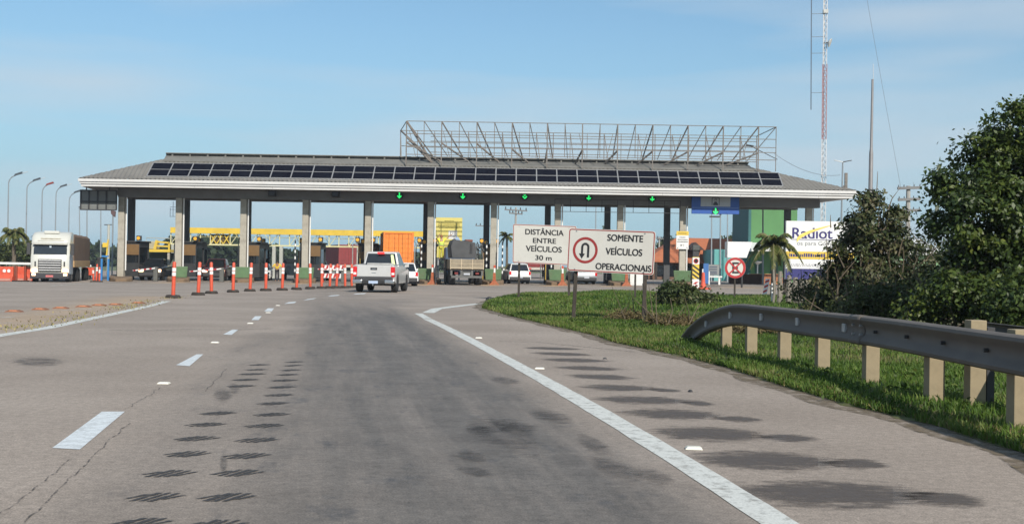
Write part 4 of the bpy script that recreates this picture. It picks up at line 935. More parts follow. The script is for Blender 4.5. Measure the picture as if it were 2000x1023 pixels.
# ================================================================== DELINEATORS, STUDS, BARRIERS
dl = thing('delineator_post', 'x', 'delineator', (0, 0, 0), 0, 'orange delineators in a curved row')
mb = MB(); mb.loft([[(.27 * math.cos(a) * k, .22 * math.sin(a) * k, h) for a in [PI / 8 + i * PI / 4 for i in range(8)]] for k, h in ((1, 0), (1, .05), (.85, .11))]); mb.build('rubber_base', M('dark_rubber_base', (.03, .024, .02), .9, .3, 8), dl)
MB().lathe([(.068, .10), (.066, .74), (.062, 1.22), (.05, 1.25), (.01, 1.26)], (0, 0, 0), 14).build('tube', orange_p, dl, smooth=True)
for z in (.77, .92): MB().lathe([(.0725, z), (.071, z + .125)], (0, 0, 0), 14).build('reflective_band', refl_w, dl, smooth=True)
base_px = [(338, 582), (387, 576.5), (413, 573.5), (455, 571), (488, 569), (519, 568), (551, 567), (579, 565.5), (606, 564), (628, 563.2), (644, 562.6), (657, 562.2), (674, 562.2), (687, 562)]
for i, p in enumerate(base_px):
    q = g(*p); lab = 'white-banded orange delineator, ' + ('nearest and leftmost of the curved row' if i == 0 else 'last of the curved row, next to the silver pickup' if i == 13 else ORD[i] + ' from the left in the curved row')
    if i == 0: o = dl; dl.location = q; dl['label'] = lab
    else: o = dup(dl, q, random.uniform(0, 6), lab)
    o.rotation_euler = (random.uniform(-.035, .035), random.uniform(-.05, .05), random.uniform(-.5, .5))
# three battered delineators by the left island
for i, (px, py) in enumerate(((183, 546), (188, 545), (194, 546))):
    Y = 84; q = at(px, py, Y); o = dup(dl, (q.x, q.y, zg(q.x, q.y)), 0, 'battered orange post at the left island, ' + ['left', 'middle, tallest', 'right'][i] + ' one of three', 'battered posts at the left island'); o.scale = (1, 1, [.8, 1.02, .85][i]); o.rotation_euler = (.03, [-.06, .05, .02][i], 0)
# studs
st = thing('road_stud', 'x', 'road stud', (0, 0, 0), 0, 'white reflective road studs')
MB().loft([[(-.065 * k, -.05 * k, h), (.065 * k, -.05 * k, h), (.065 * k, .05 * k, h), (-.065 * k, .05 * k, h)] for k, h in ((.95, .0), (.92, .006), (.7, .018))]).build('body', M('stud_body', (.62, .60, .52), .5, .15, 30), st); MB().quad((-.052, -.0465, .008), (.052, -.0465, .008), (.042, -.038, .016), (-.042, -.038, .016)).build('reflector', refl_w, st)
sp = [(320, 749.5, 'first white stud beyond the largest lane dash'), (420, 669.5, 'white stud beyond the second lane dash'), (489, 632, 'white stud beyond the third lane dash'), (524, 611, 'white stud beyond the fourth lane dash'), (543, 597, 'white stud beyond the fifth lane dash'),
      (1355, 877, 'large near white stud right of the solid edge line'), (1054, 720.5, 'white stud right of the edge line, middle of three'), (935, 660.5, 'far white stud right of the edge line')]
for i, (x, y, lb) in enumerate(sp):
    q = g(x, y); q.z = .003
    if i == 0: st.location = q; st['label'] = lb
    else: dup(st, q, random.uniform(-.1, .1), lb)
os_ = thing('orange_stud', 'x', 'road stud', (0, 0, 0), 0, 'orange blocks between the carriageways')
MB().loft([[(-.19 * k, -.12 * k, h), (.19 * k, -.12 * k, h), (.19 * k, .12 * k, h), (-.19 * k, .12 * k, h)] for k, h in ((1, 0), (.9, .02), (.55, .05))]).build('body', M('dirty_orange', (.20, .085, .045), .85, .35, 12, dirt=(.1, .07, .05)), os_); MB().quad((-.1, -.104, .026), (.1, -.104, .026), (.08, -.075, .045), (-.08, -.075, .045)).build('reflector', M('stud_reflector', (.5, .2, .1), .4), os_)
for i, (x, y) in enumerate(((28, 609), (79, 605), (119, 602.5), (163, 599.5), (194, 597), (226, 595.5), (270, 592.5))):
    q = g(x, y); lb = 'dirty orange block stud left of the edge line, ' + ('leftmost' if i == 0 else 'rightmost, nearest the delineators' if i == 6 else ORD[i] + ' from the left')
    if i == 0: os_.location = q; os_['label'] = lb
    else: dup(os_, q, random.uniform(-.3, .3), lb)
# small litter on the shoulder
for i, (x, y, lb) in enumerate(((1181, 701, 'small dark stone on the pale shoulder beside the grass, farther one'), (1349, 765, 'small dark scrap on the pale shoulder, nearer one'), (956, 586, 'black scrap at the tip of the grass'))):
    q = g(x, y); s_ = .03 if i < 2 else .16
    vs = [Vector((math.cos(a) * s_ * random.uniform(.6, 1.2), math.sin(a) * s_ * random.uniform(.6, 1.2), 0)) for a in np.linspace(0, 2 * PI, 8)[:-1]]
    o = MB().loft([[v_ + Vector((0, 0, 0)) for v_ in vs], [v_ * .8 + Vector((0, 0, s_ * .5)) for v_ in vs], [v_ * .4 + Vector((0, 0, s_ * .8)) for v_ in vs]]).build('debris', dark_m); o.location = q; tag(o, lb, 'debris')
# left plastic barriers and the white boom
wb = None
for i, (x0, x1) in enumerate(((-2, 27), (33, 51), (52, 66))):
    Y = 84 + i * 1.5; a, c = at(x0, 545, Y), at(x1, 545, Y); z = zg(a.x, Y); ln = c.x - a.x
    o = thing('plastic_barrier', ['wide orange plastic barrier with two round eyes at the left frame edge', 'orange plastic barrier left of the white lorry', 'short orange plastic barrier half behind the white lorry'][i], 'barrier', (a.x, Y, z), 0, 'orange plastic barriers left of the lorry')
    mb = MB(); mb.prism([(-.3, 0), (.3, 0), (.3, .25), (.14, .45), (.12, 1.05), (-.12, 1.05), (-.14, .45), (-.3, .25)], 'x', 0, ln); mb.build('shell', orange_p, o, bevel=.04)
    if i == 0:
        for x in (.42, .72): MB().lathe([(.12, 0), (.12, .02), (.01, .03)], (ln * x, -.17, .75), 14, 'y').build('round_eye', refl_w, o)
    MB().box(ln * .1, ln * .9, -.32, -.305, .04, .2).build('foot_strip', M('faded_pink', (.42, .2, .16), .7), o)
for i, px in enumerate((31.5, 49)):
    q = at(px, 553, 82.5); z = zg(q.x, 82.5); o = thing('orange_channelizer', ['dark orange channelizer post between two plastic barriers', 'dark orange channelizer post right next to the lorry cab'][i], 'post', (q.x, 82.5, z)); MB().tube([(0, 0, 0), (0, 0, 1.1)], .09, 8).build('tube', M('dark_orange', (.2, .035, .015), .6), o); MB().box(-.22, .22, -.22, .22, 0, .08).build('foot', rubber, o)
q0, q1 = at(-60, 512.5, 86.5), at(63, 515, 86.5); o = thing('long_boom', 'long white horizontal barrier pole left of the white lorry', 'barrier', tuple(q0)); MB().bar((0, 0, 0), tuple(q1 - q0), .16, .16).build('pole', white_p, o); MB().box(-.3, .3, -.3, .3, zg(q0.x, 86) - q0.z, .3).build('pedestal', M('boom_cabinet', (.3, .3, .1)), o)
q0, q1 = at(155, 521, 97), at(172, 522, 97); o = thing('boom_counterweight', 'orange boom counterweight with white arm right of the brown lorry trailer', 'barrier', tuple(q1)); MB().box(-.4, .45, -.3, .3, -.65, .0).build('weight', orange_p, o, bevel=.04); mb = MB(); mb.bar((.4, -.35, .12), (-1.1, -.35, .3), .14); mb.bar((-.3, -.36, .35), (-1.0, -.36, .95), .08); mb.build('arm', white_p, o); MB().box(-.2, .2, -.2, .2, zg(q1.x, 97) - q1.z, -.66).build('pedestal', dark_m, o)

# ================================================================== VEHICLES
def paint(name, col, metal=0.0, rough=.32): return M(name, col, rough, .04, 1.5, metal=metal, spec=.6, coat=.6, dirt=(col[0] * .6 + .04, col[1] * .6 + .035, col[2] * .6 + .03), dirt_amt=.35)
def wheel(par, x, y, r=.36, wd=.24, dark_rim=False, n=22, dual=False):
    ty = MB(); h = wd / 2; ty.lathe([(r * .62, -h), (r * .9, -h), (r, -h * .72), (r, h * .72), (r * .9, h), (r * .62, h)], (0, 0, 0), n, 'x')
    o = ty.build('wheel', rubber, par, smooth=True, loc=(x, y, r))
    s_ = 1 if x > 0 else -1; rm = MB(); rm.lathe([(r * .62, s_ * h * .55), (r * .6, s_ * h * .98), (r * .5, s_ * h * .7), (r * .18, s_ * h * .6), (r * .16, s_ * h * .95), (.01, s_ * h * .98)], (0, 0, 0), 14, 'x')
    for k in range(5): a = 2 * PI * k / 5; rm.bar((s_ * h * .82, .12 * r * math.cos(a), .12 * r * math.sin(a)), (s_ * h * .82, .56 * r * math.cos(a), .56 * r * math.sin(a)), .12 * r, .14 * r)
    rm.build('rim', dark_m if dark_rim else steel, o); return o
def panel(mb, q, u0, u1, v0, v1, off=.004):
    a, b_, c, d = [Vector(p) for p in q]; nrm = (b_ - a).cross(d - a).normalized() * off
    def B(u, v_): return a * (1 - u) * (1 - v_) + b_ * u * (1 - v_) + c * u * v_ + d * (1 - u) * v_ + nrm
    mb.quad(B(u0, v0), B(u1, v0), B(u1, v1), B(u0, v1))
def side_profile(L, H0, clr, r, wb, nose, tail, wheel_y=None):
    """closed (y,z) outline of the lower body with wheel arches"""
    ra = r + .07; pts = [(-L / 2 + .02, clr + .12)]
    for wy in (-wb / 2, wb / 2):
        for k in range(9): a = PI - PI * k / 8; pts.append((wy + ra * math.cos(a), max(clr, r + ra * math.sin(a) - .02)))
    pts += [(L / 2 - .08, clr), (L / 2, clr + .18)] + nose + tail + [(-L / 2, clr + .35)]
    return pts
def car(label, cat, loc, rz, L=4.3, W=1.76, H=1.5, belt=.92, r=.33, clr=.2, paint_m=None, kind_='hatch', lights_on=False, name='car', plate=True, group=None):
    o = thing(name, label, cat, loc, rz, group); wb = L * .6; hw = W / 2
    hood = belt - .02
    if kind_ == 'pickup': tail = [(-L / 2 + .02, belt + .14)]
    elif kind_ == 'sedan': tail = [(-L / 2 + .25, belt + .05), (-L / 2 + .03, belt - .05)]
    else: tail = [(-L / 2 + .1, belt), (-L / 2 + .02, belt - .15)]
    nose = [(L / 2 - .02, belt - .38), (L / 2 - .14, belt - .16), (L / 2 - .45, hood - .03), (L / 2 - 1.15, belt + .02)]
    prof = side_profile(L, belt, clr, r, wb, nose, tail); cy = 0; cz = (clr + belt) / 2
    rings = []
    for x, s_ in ((-hw + .0, .93), (-hw + .05, .985), (-hw + .16, 1.0), (hw - .16, 1.0), (hw - .05, .985), (hw, .93)):
        rings.append([(x, y * (.5 + .5 * s_) if abs(y) > L * .4 else y, cz + (z - cz) * s_) for y, z in prof])
    body = MB().loft(rings).build('body', paint_m, o, smooth=True)
    # greenhouse
    if kind_ == 'pickup': y0, y1, t0, t1 = -.62, 1.75, -.42, .62
    elif kind_ == 'sedan': y0, y1, t0, t1 = -L * .38, L * .27, -L * .2, L * .08
    else: y0, y1, t0, t1 = -L / 2 + .12, L * .27, -L / 2 + .5, L * .1
    bw, tw = hw - .06, hw - .24; zb, zt_ = belt - .04, H
    B4 = [(-bw, y0, zb), (bw, y0, zb), (bw, y1, zb), (-bw, y1, zb)]; T4 = [(-tw, t0, zt_ - .03), (tw, t0, zt_ - .03), (tw, t1, zt_), (-tw, t1, zt_)]
    cab = MB().hexa(B4, T4).build('cabin', paint_m, o, bevel=.06)
    faces = {'rear_window': (B4[0], B4[1], T4[1], T4[0]), 'right_window': (B4[1], B4[2], T4[2], T4[1]), 'windscreen': (B4[2], B4[3], T4[3], T4[2]), 'left_window': (B4[3], B4[0], T4[0], T4[3])}
    for nm, q in faces.items():
        mb = MB()
        if 'left' in nm or 'right' in nm: panel(mb, q, .06, .47, .12, .9); panel(mb, q, .51, .94, .12, .9)
        else: panel(mb, q, .06, .94, .10, .9)
        mb.build('side_window' if 't_w' in nm and nm != 'windscreen' and 'rear' not in nm else nm, glass_d, cab)
    for sx in (-1, 1):
        for wy in (-wb / 2, wb / 2): wheel(o, sx * (hw - .13), wy, r, .23 if kind_ != 'pickup' else .27, dark_rim=kind_ == 'pickup')
        MB().hexa([(sx * bw, y1 - .55, zb + .08), (sx * (bw + .2), y1 - .55, zb + .1), (sx * (bw + .2), y1 - .47, zb + .1), (sx * bw, y1 - .47, zb + .08)], [(sx * bw, y1 - .55, zb + .2), (sx * (bw + .2), y1 - .55, zb + .26), (sx * (bw + .2), y1 - .47, zb + .26), (sx * bw, y1 - .47, zb + .2)]).build('mirror', paint_m, o)
        MB().box(sx * (hw - .25) - .19, sx * (hw - .25) + .19, L / 2 - .16, L / 2 + .03, belt - .38, belt - .18).build('headlight', headl if lights_on else glass_d, o, bevel=.03)
        tz0, tz1 = (belt - .30, belt + .05) if kind_ == 'pickup' else (belt - .28, belt - .02)
        MB().box(sx * (hw - .12) - .09, sx * (hw - .12) + .09, -L / 2 - .012, -L / 2 + .2, tz0, tz1).build('tail_light', tail_red, o, bevel=.02)
        for ya, yb in ((-.6, .2), (.25, 1.1)):
            if kind_ != 'pickup': MB().box(sx * hw - .012, sx * hw + .014, ya + .1, ya + .25, belt - .14, belt - .1).build('door_handle', dark_m, o)
    MB().box(-hw + .08, hw - .08, -L / 2 - .08, -L / 2 + .05, clr + .06, clr + .34).build('rear_bumper', dark_m if kind_ != 'sedan' else paint_m, o, bevel=.05)
    MB().box(-hw + .08, hw - .08, L / 2 - .05, L / 2 + .07, clr + .02, clr + .3).build('front_bumper', dark_m, o, bevel=.05)
    MB().box(-.55, .55, L / 2 - .06, L / 2 + .01, belt - .42, belt - .24).build('grille', black_m, o)
    if plate: MB().box(-.2, .2, -L / 2 - .1, -L / 2 - .081, clr + .26, clr + .39).build('number_plate', M('grey_plate', (.42, .44, .48), .5, .1, 30), o)
    MB().box(-hw + .1, hw - .1, -L / 2 + .15, L / 2 - .15, clr - .06, clr + .25).build('underbody', black_m, o)
    return o, body, cab
# silver pickup, detailed
silver = paint('silver_paint', (0.50, 0.50, 0.49), .15, .35)
HP = math.atan(-.04)
o, body, cab = car('silver double-cab pickup driving away towards the toll lanes', 'pickup', (-6.2 + .04 * 2.6, 53 + 2.6, 0), HP, 5.3, 1.88, 1.88, 1.10, .40, .38, silver, 'pickup', name='pickup_truck', plate=False)
L2 = -2.65
tg = MB().box(-.76, .76, L2 - .035, L2 + .01, .60, 1.235).build('tailgate', silver, o, bevel=.025)
MB().box(-.74, .74, L2 - .042, L2 - .0355, .72, .735).build('crease_shade', M('silver_shadow', (.3, .3, .3), .4), tg); MB().box(-.15, .15, L2 - .055, L2 - .036, 1.02, 1.12).build('handle', black_m, tg, bevel=.02); MB().box(-.09, .09, L2 - .06, L2 - .056, 1.055, 1.085).build('handle_insert', chrome, tg)  # tailgate crease: its shade put into a darker silver strip
MB().box(-.1, .1, L2 - .05, L2 - .036, .88, .9).build('badge', chrome, tg)
MB().box(-.75, .75, L2 + .02, -.7, 1.16, 1.225).build('bed_cover', M('black_vinyl', (.02, .02, .022), .5, .1, 5), o)
for sx in (-1, 1): MB().hexa([(sx * .78 - .06, L2 - .01, 1.2), (sx * .78 + .06, L2 - .01, 1.2), (sx * .78 + .06, -.7, 1.22), (sx * .78 - .06, -.7, 1.22)], [(sx * .78 - .06, L2 - .01, 1.25), (sx * .78 + .06, L2 - .01, 1.25), (sx * .78 + .06, -.7, 1.29), (sx * .78 - .06, -.7, 1.29)]).build('bed_rail', silver, o)
for sx in (-1, 1):
    MB().box(sx * .86 - .085, sx * .86 + .085, L2 - .03, L2 + .22, .70, 1.16).build('lens', tail_red, o, bevel=.03)
    MB().box(sx * .86 - .06, sx * .86 + .07, L2 - .036, L2 - .028, .80, .9).build('reversing_lens', white_p, o)
    MB().box(sx * .72 - .22, sx * .72 + .22, L2 - .17, L2 - .01, .40, .58).build('chrome_bumper_end', chrome, o, bevel=.04)
MB().box(-.5, .5, L2 - .15, L2 - .0, .38, .56).build('bumper_step', black_m, o, bevel=.03); MB().box(-.21, .21, L2 - .165, L2 - .151, .41, .53).build('number_plate', M('blue_grey_plate', (.36, .44, .58), .5, .15, 30), o)
mb = MB(); mb.bar((0, L2 - .05, .36), (0, L2 - .24, .33), .05); mb.lathe([(.035, 0), (.035, .06), (.012, .07)], (0, L2 - .24, .34), 10); mb.build('tow_ball', chrome, o)
MB().box(-.16, .16, -.66, -.60, 1.76, 1.84).build('high_brake_light', M('lit_red', (.9, .03, .03), .4, 0, 1, emit=.5), cab)
MB().box(-.62, .62, -.95, -.66, 1.225, 1.33).build('cargo_bundle', M('grey_cover', (.33, .33, .32), .8, .25, 6), o, bevel=.05)
MB().quad((.52, -.69, 1.28), (.68, -.69, 1.28), (.57, -.555, 1.72), (.45, -.555, 1.72)).build('pale_sticker', M('lime_sticker', (.62, .72, .35), .5), cab)
white_car = paint('white_car_paint', (.64, .64, .63)); black_car = paint('black_car_paint', (.012, .012, .014)); wine = paint('dark_wine_paint', (.05, .008, .008)); grey_car = paint('grey_car_paint', (.30, .31, .32), .3)
def cz(px, Y): x = (px - 1000) / F * Y; return (x, Y, zg(x, Y))
HL = math.atan(.152)
car('white hatchback just ahead of the silver pickup', 'car', cz(788, 79), HL, 4.1, 1.76, 1.56, .95, .32, .22, white_car, 'hatch')
car('white car with red tail lamps stopped at the toll left of the 30 m sign', 'car', cz(1008, 95), HL, 4.3, 1.78, 1.62, 1.0, .34, .22, white_car, 'suv', plate=True)
car('pale grey car stopped at the toll, seen between the posts of the white signs', 'car', cz(1135, 96), HL, 4.3, 1.8, 1.55, .95, .34, .22, grey_car, 'suv')
car('dark oncoming pickup with lit headlamps in the left toll lane', 'pickup', cz(305, 96), PI + HL - .05, 5.0, 1.85, 1.75, 1.08, .38, .34, black_car, 'pickup', True, 'pickup_truck')
car('dark wine-red oncoming pickup behind the orange delineators', 'pickup', cz(426, 97), PI + HL - .05, 5.0, 1.85, 1.8, 1.08, .38, .34, wine, 'pickup', True, 'pickup_truck')
car('small white car coming through the toll, left of the person in yellow', 'car', cz(511, 101), PI + HL, 4.0, 1.7, 1.45, .9, .31, .2, white_car, 'hatch')
car('white van-like car in the lane left of the red container', 'car', cz(623, 104), PI + HL, 4.2, 1.78, 1.75, 1.05, .33, .22, white_car, 'hatch')
# ---- white lorry with brown tarpaulin trailer
Yl = 81.0; Xl = (97.5 - 1000) / F * Yl; zl = 553 ; zl = at(97, 553, Yl).z
o = thing('lorry', 'white oncoming lorry with brown covered trailer and lit headlamps at the left', 'lorry', (Xl, Yl, zl), PI + math.atan(.25))
wl = paint('white_cab_paint', (.50, .50, .455)); Wc = 1.25   # cab front at y=0, body extends to -y
prof = [(-2.2, .55), (-.05, .55), (.0, .9), (0, 1.75), (-.12, 2.0), (-.32, 2.85), (-.55, 3.25), (-1.0, 3.52), (-2.2, 3.6)]
rings = [[(x, y - yy, z * s_ + (1 - s_) * 1.9) for y, z in prof] for x, s_, yy in ((-Wc, .94, .12), (-Wc + .1, .985, .04), (-Wc + .3, 1, 0), (Wc - .3, 1, 0), (Wc - .1, .985, .04), (Wc, .94, .12))]
cabo = MB().loft(rings).build('cab', wl, o, smooth=True)
def fr(x0, x1, z0, z1, d=.01):       # panel lying on the sloping cab front
    def yy(z): return float(np.interp(z, [.9, 1.75, 2.0, 2.85, 3.25, 3.52], [0, 0, -.12, -.32, -.55, -1.0])) + d
    return [(x0, yy(z0), z0), (x1, yy(z0), z0), (x1, yy(z1), z1), (x0, yy(z1), z1)][::-1]
mb = MB(); mb.quad(*fr(-1.08, 1.08, 1.98, 2.4, .02)); mb.quad(*fr(-1.06, 1.06, 2.4, 2.74, .02)); mb.build('windscreen', glass_d, cabo)
mb = MB(); mb.hexa([(-1.12, -.42, 2.74), (1.12, -.42, 2.74), (1.12, -.02, 2.66), (-1.12, -.02, 2.66)][::-1], [(-1.12, -.42, 2.85), (1.12, -.42, 2.85), (1.12, .0, 2.76), (-1.12, .0, 2.76)][::-1]); mb.build('sun_visor', wl, cabo)
MB().box(-.5, .5, -1.25, -.72, 3.42, 3.62).build('roof_spoiler', wl, cabo, bevel=.05)
mb = MB(); mb.quad(*fr(-.72, .72, 1.66, 1.9, .015)); mb.build('front_lid', M('pale_grey_lid', (.46, .47, .44), .4), cabo)
mb = MB(); mb.box(-.76, .76, .0, .03, .78, 1.64); mb.build('grille', black_m, cabo)
for z in (.86, 1.02, 1.20, 1.36, 1.52): MB().box(-.72, .72, .031, .09, z, z + .075).build('grille_bar', M('silver_bar', (.5, .5, .5), .35, .05, 3, metal=.4), cabo, bevel=.015)
MB().box(-1.26, 1.26, -.3, .1, .3, .72).build('bumper', M('charcoal_bumper', (.025, .025, .03), .6), o, bevel=.06)
for sx in (-1, 1):
    MB().box(sx * 1.0 - .2, sx * 1.0 + .2, .02, .115, .76, .98).build('headlight', headl, o, bevel=.04); MB().box(sx * 1.02 - .12, sx * 1.02 + .12, .101, .125, .52, .68).build('fog_lamp', headl, o, bevel=.03)
    MB().box(sx * .94 - .05, sx * .94 + .05, .0, .025, 1.15, 1.5).build('air_slot', dark_m, cabo)
    mb = MB(); mb.box(sx * 1.42 - .12, sx * 1.42 + .12, -.35, -.2, 1.95, 2.75); mb.bar((sx * 1.2, -.4, 2.7), (sx * 1.42, -.28, 2.7), .05); mb.build('mirror', dark_m, o, bevel=.03)
    mb = MB(); mb.quad(*[(sx * (1.245), y, z) for y, z in ((-.45, 2.0), (-1.5, 2.0), (-1.5, 2.7), (-.6, 2.7))]); mb.build('side_window', glass_d, cabo)
    for y in (-1.3, -5.2, -6.5): wheel(o, sx * 1.08, y, .5, .32, True)
    for y in (-11.2, -12.5): wheel(o, sx * 1.08, y, .5, .32, True)
MB().box(-.24, .24, .101, .115, .42, .56).build('number_plate', M('reddish_plate', (.45, .12, .12), .5, .3, 25), o)
mb = MB()                                            # painted script above the visor
x = -.62
while x < .62:
    w0 = random.uniform(.03, .07); z = 3.02 + random.uniform(-.01, .01); p0 = Vector((x, -.395, z)); mb.bar(p0, p0 + Vector((w0 * .5, -.03, .09)), .022, .014); mb.bar(p0 + Vector((w0 * .5, -.03, .09)), p0 + Vector((w0, 0, .0)), .02, .014); x += w0 + .008
mb.bar((-.85, -.33, 2.92), (.85, -.33, 2.92), .012, .02); mb.build('cab_script', M('script_brown', (.22, .18, .10), .5), cabo)
MB().box(-.06, .06, -.2, -.19, 2.45, 2.6).build('windscreen_mark', M('sticker_blue', (.45, .52, .58), .5), cabo)
tb = M('brown_tarpaulin', (.135, .085, .055), .75, .14, 1.2, bump=.15, dirt=(.08, .05, .035)); tn = M('tan_sideboard', (.38, .25, .12), .7, .12, 2)
mb = MB(); mb.loft([[(-1.27, y, 1.55), (1.27, y, 1.55), (1.27, y, 3.3 + d), (1.0, y, 3.5 + d), (0, y, 3.56 + d), (-1.0, y, 3.5 + d), (-1.27, y, 3.3 + d)] for y, d in ((-2.7, 0), (-4.5, -.04), (-6.2, 0), (-8, -.04), (-9.8, 0), (-11.5, -.04), (-13.2, 0))]); mb.build('tarpaulin', tb, o)
sb = MB().box(-1.3, 1.3, -13.25, -2.65, 1.1, 1.56).build('sideboard', tn, o, bevel=.02)
MB().box(-.45, .45, -13.2, -2.0, .75, 1.09).build('chassis', black_m, o)
# ---- flatbed lorry with dark tarpaulin load
Yf = 84.0; xf = (912 - 1000) / F * Yf; zf = zg(xf, Yf)
o = thing('lorry', 'flatbed lorry with dark covered load and worn tan tailboard at the toll', 'lorry', (xf, Yf, zf), math.atan(.12)); 
MB().box(-1.22, 1.22, 0, 6.2, 1.05, 1.18).build('bed', wood_d, o)
wt = M('worn_tan_boards', (.25, .21, .15), .8, .15, 4, dirt=(.14, .11, .08), dirt_amt=.7)
mb = MB(); mb.box(-1.2, 1.2, -.04, .0, 1.18, 1.86); mb.build('tailboard', wt, o)
mb = MB(); [mb.box(x - .035, x + .035, -.075, -.041, 1.14, 1.88) for x in (-1.17, -.4, .4, 1.17)]; mb.box(-1.2, 1.2, -.07, -.041, 1.18, 1.26); mb.box(-1.2, 1.2, -.07, -.041, 1.5, 1.54); mb.build('tailboard_frame', M('tan_frame', (.40, .33, .23), .8), o)
for sx in (-1, 1): MB().box(sx * 1.2 - .03, sx * 1.2 + .03, .01, 6.2, 1.18, 1.86).build('sideboard', wt, o)
mb = MB(); mb.box(-1.1, 1.1, -.05, .05, .52, .68); [mb.box(x - .07, x + .07, -.02, .06, .68, 1.05) for x in (-1.1, -.38, .38, 1.1)]; mb.box(-.3, .3, .1, .2, .68, 1.04); mb.build('rear_frame', M('grey_chassis', (.10, .10, .095), .7, .2, 3), o)
MB().box(-.22, .22, -.075, -.06, .74, .86).build('number_plate', M('grey_plate', (.42, .44, .48)), o)
for sx in (-1, 1):
    MB().box(sx * .75 - .12, sx * .75 + .12, -.03, .02, .78, .92).build('tail_light', M('dull_red_lens', (.16, .02, .015), .4), o)
    for y in (1.2, 2.4, 7.2): wheel(o, sx * .95, y, .5, .42, True)
MB().box(-1.15, 1.15, 6.6, 8.4, .7, 2.8).build('cab', M('dull_blue_cab', (.06, .09, .14), .5), o, bevel=.12)
tarp = M('dark_tarpaulin', (.055, .056, .058), .75, .2, 1.4, bump=.3, dirt=(.03, .03, .032))
mb = MB(); pr = []
for y, k in ((.25, .94), (.6, 1), (1.8, 1.03), (3.2, 1.0), (4.4, .95)):
    pr.append([(-1.58 * k + .45, y, 1.95), (.62, y, 1.95), (.66, y, 2.3), (.60, y, 3.05), (.18, y, 3.12), (.02, y, 3.2 * (.5 + .5 * k)), (-.45, y, 3.18), (-.72, y, 3.32 * (.5 + .5 * k)), (-.95, y, 3.25), (-1.2 * k, y, 2.8)])
mb.loft(pr); ld = mb.build('tarpaulin', tarp, o, smooth=True)
mb = MB(); mb.prism([(.22, 2.3), (.38, 2.28), (.4, 2.95), (.24, 2.98)], 'y', .20, .235); mb.build('dark_gap', black_m, ld)
mb = MB(); mb.prism([(-.85, 3.27), (-.45, 3.12), (-.6, 3.42), (-.75, 3.46)], 'y', .3, .8); mb.build('blue_tarp_corner', M('pale_blue_tarp', (.25, .34, .48), .6), o)
MB().box(-.1, .45, .6, 1.6, 3.1, 3.28).build('brown_bundle', M('red_brown_bundle', (.16, .05, .03), .8), o, bevel=.06)
mb = MB()
for i in range(26): p = Vector((random.uniform(.7, 1.25), random.uniform(.4, 2.2), random.uniform(1.9, 2.9))); q = p + Vector((random.uniform(-.25, .25), random.uniform(-.2, .2), random.uniform(-.3, .3))); mb.bar(p, q, random.uniform(.03, .09))
mb.bar((.68, .5, 1.9), (.7, .5, 3.0), .08); mb.bar((1.2, .5, 1.9), (1.0, .6, 2.9), .06); mb.build('load_scrap', M('scrap_metal', (.05, .055, .055), .6, .4, 5), o)
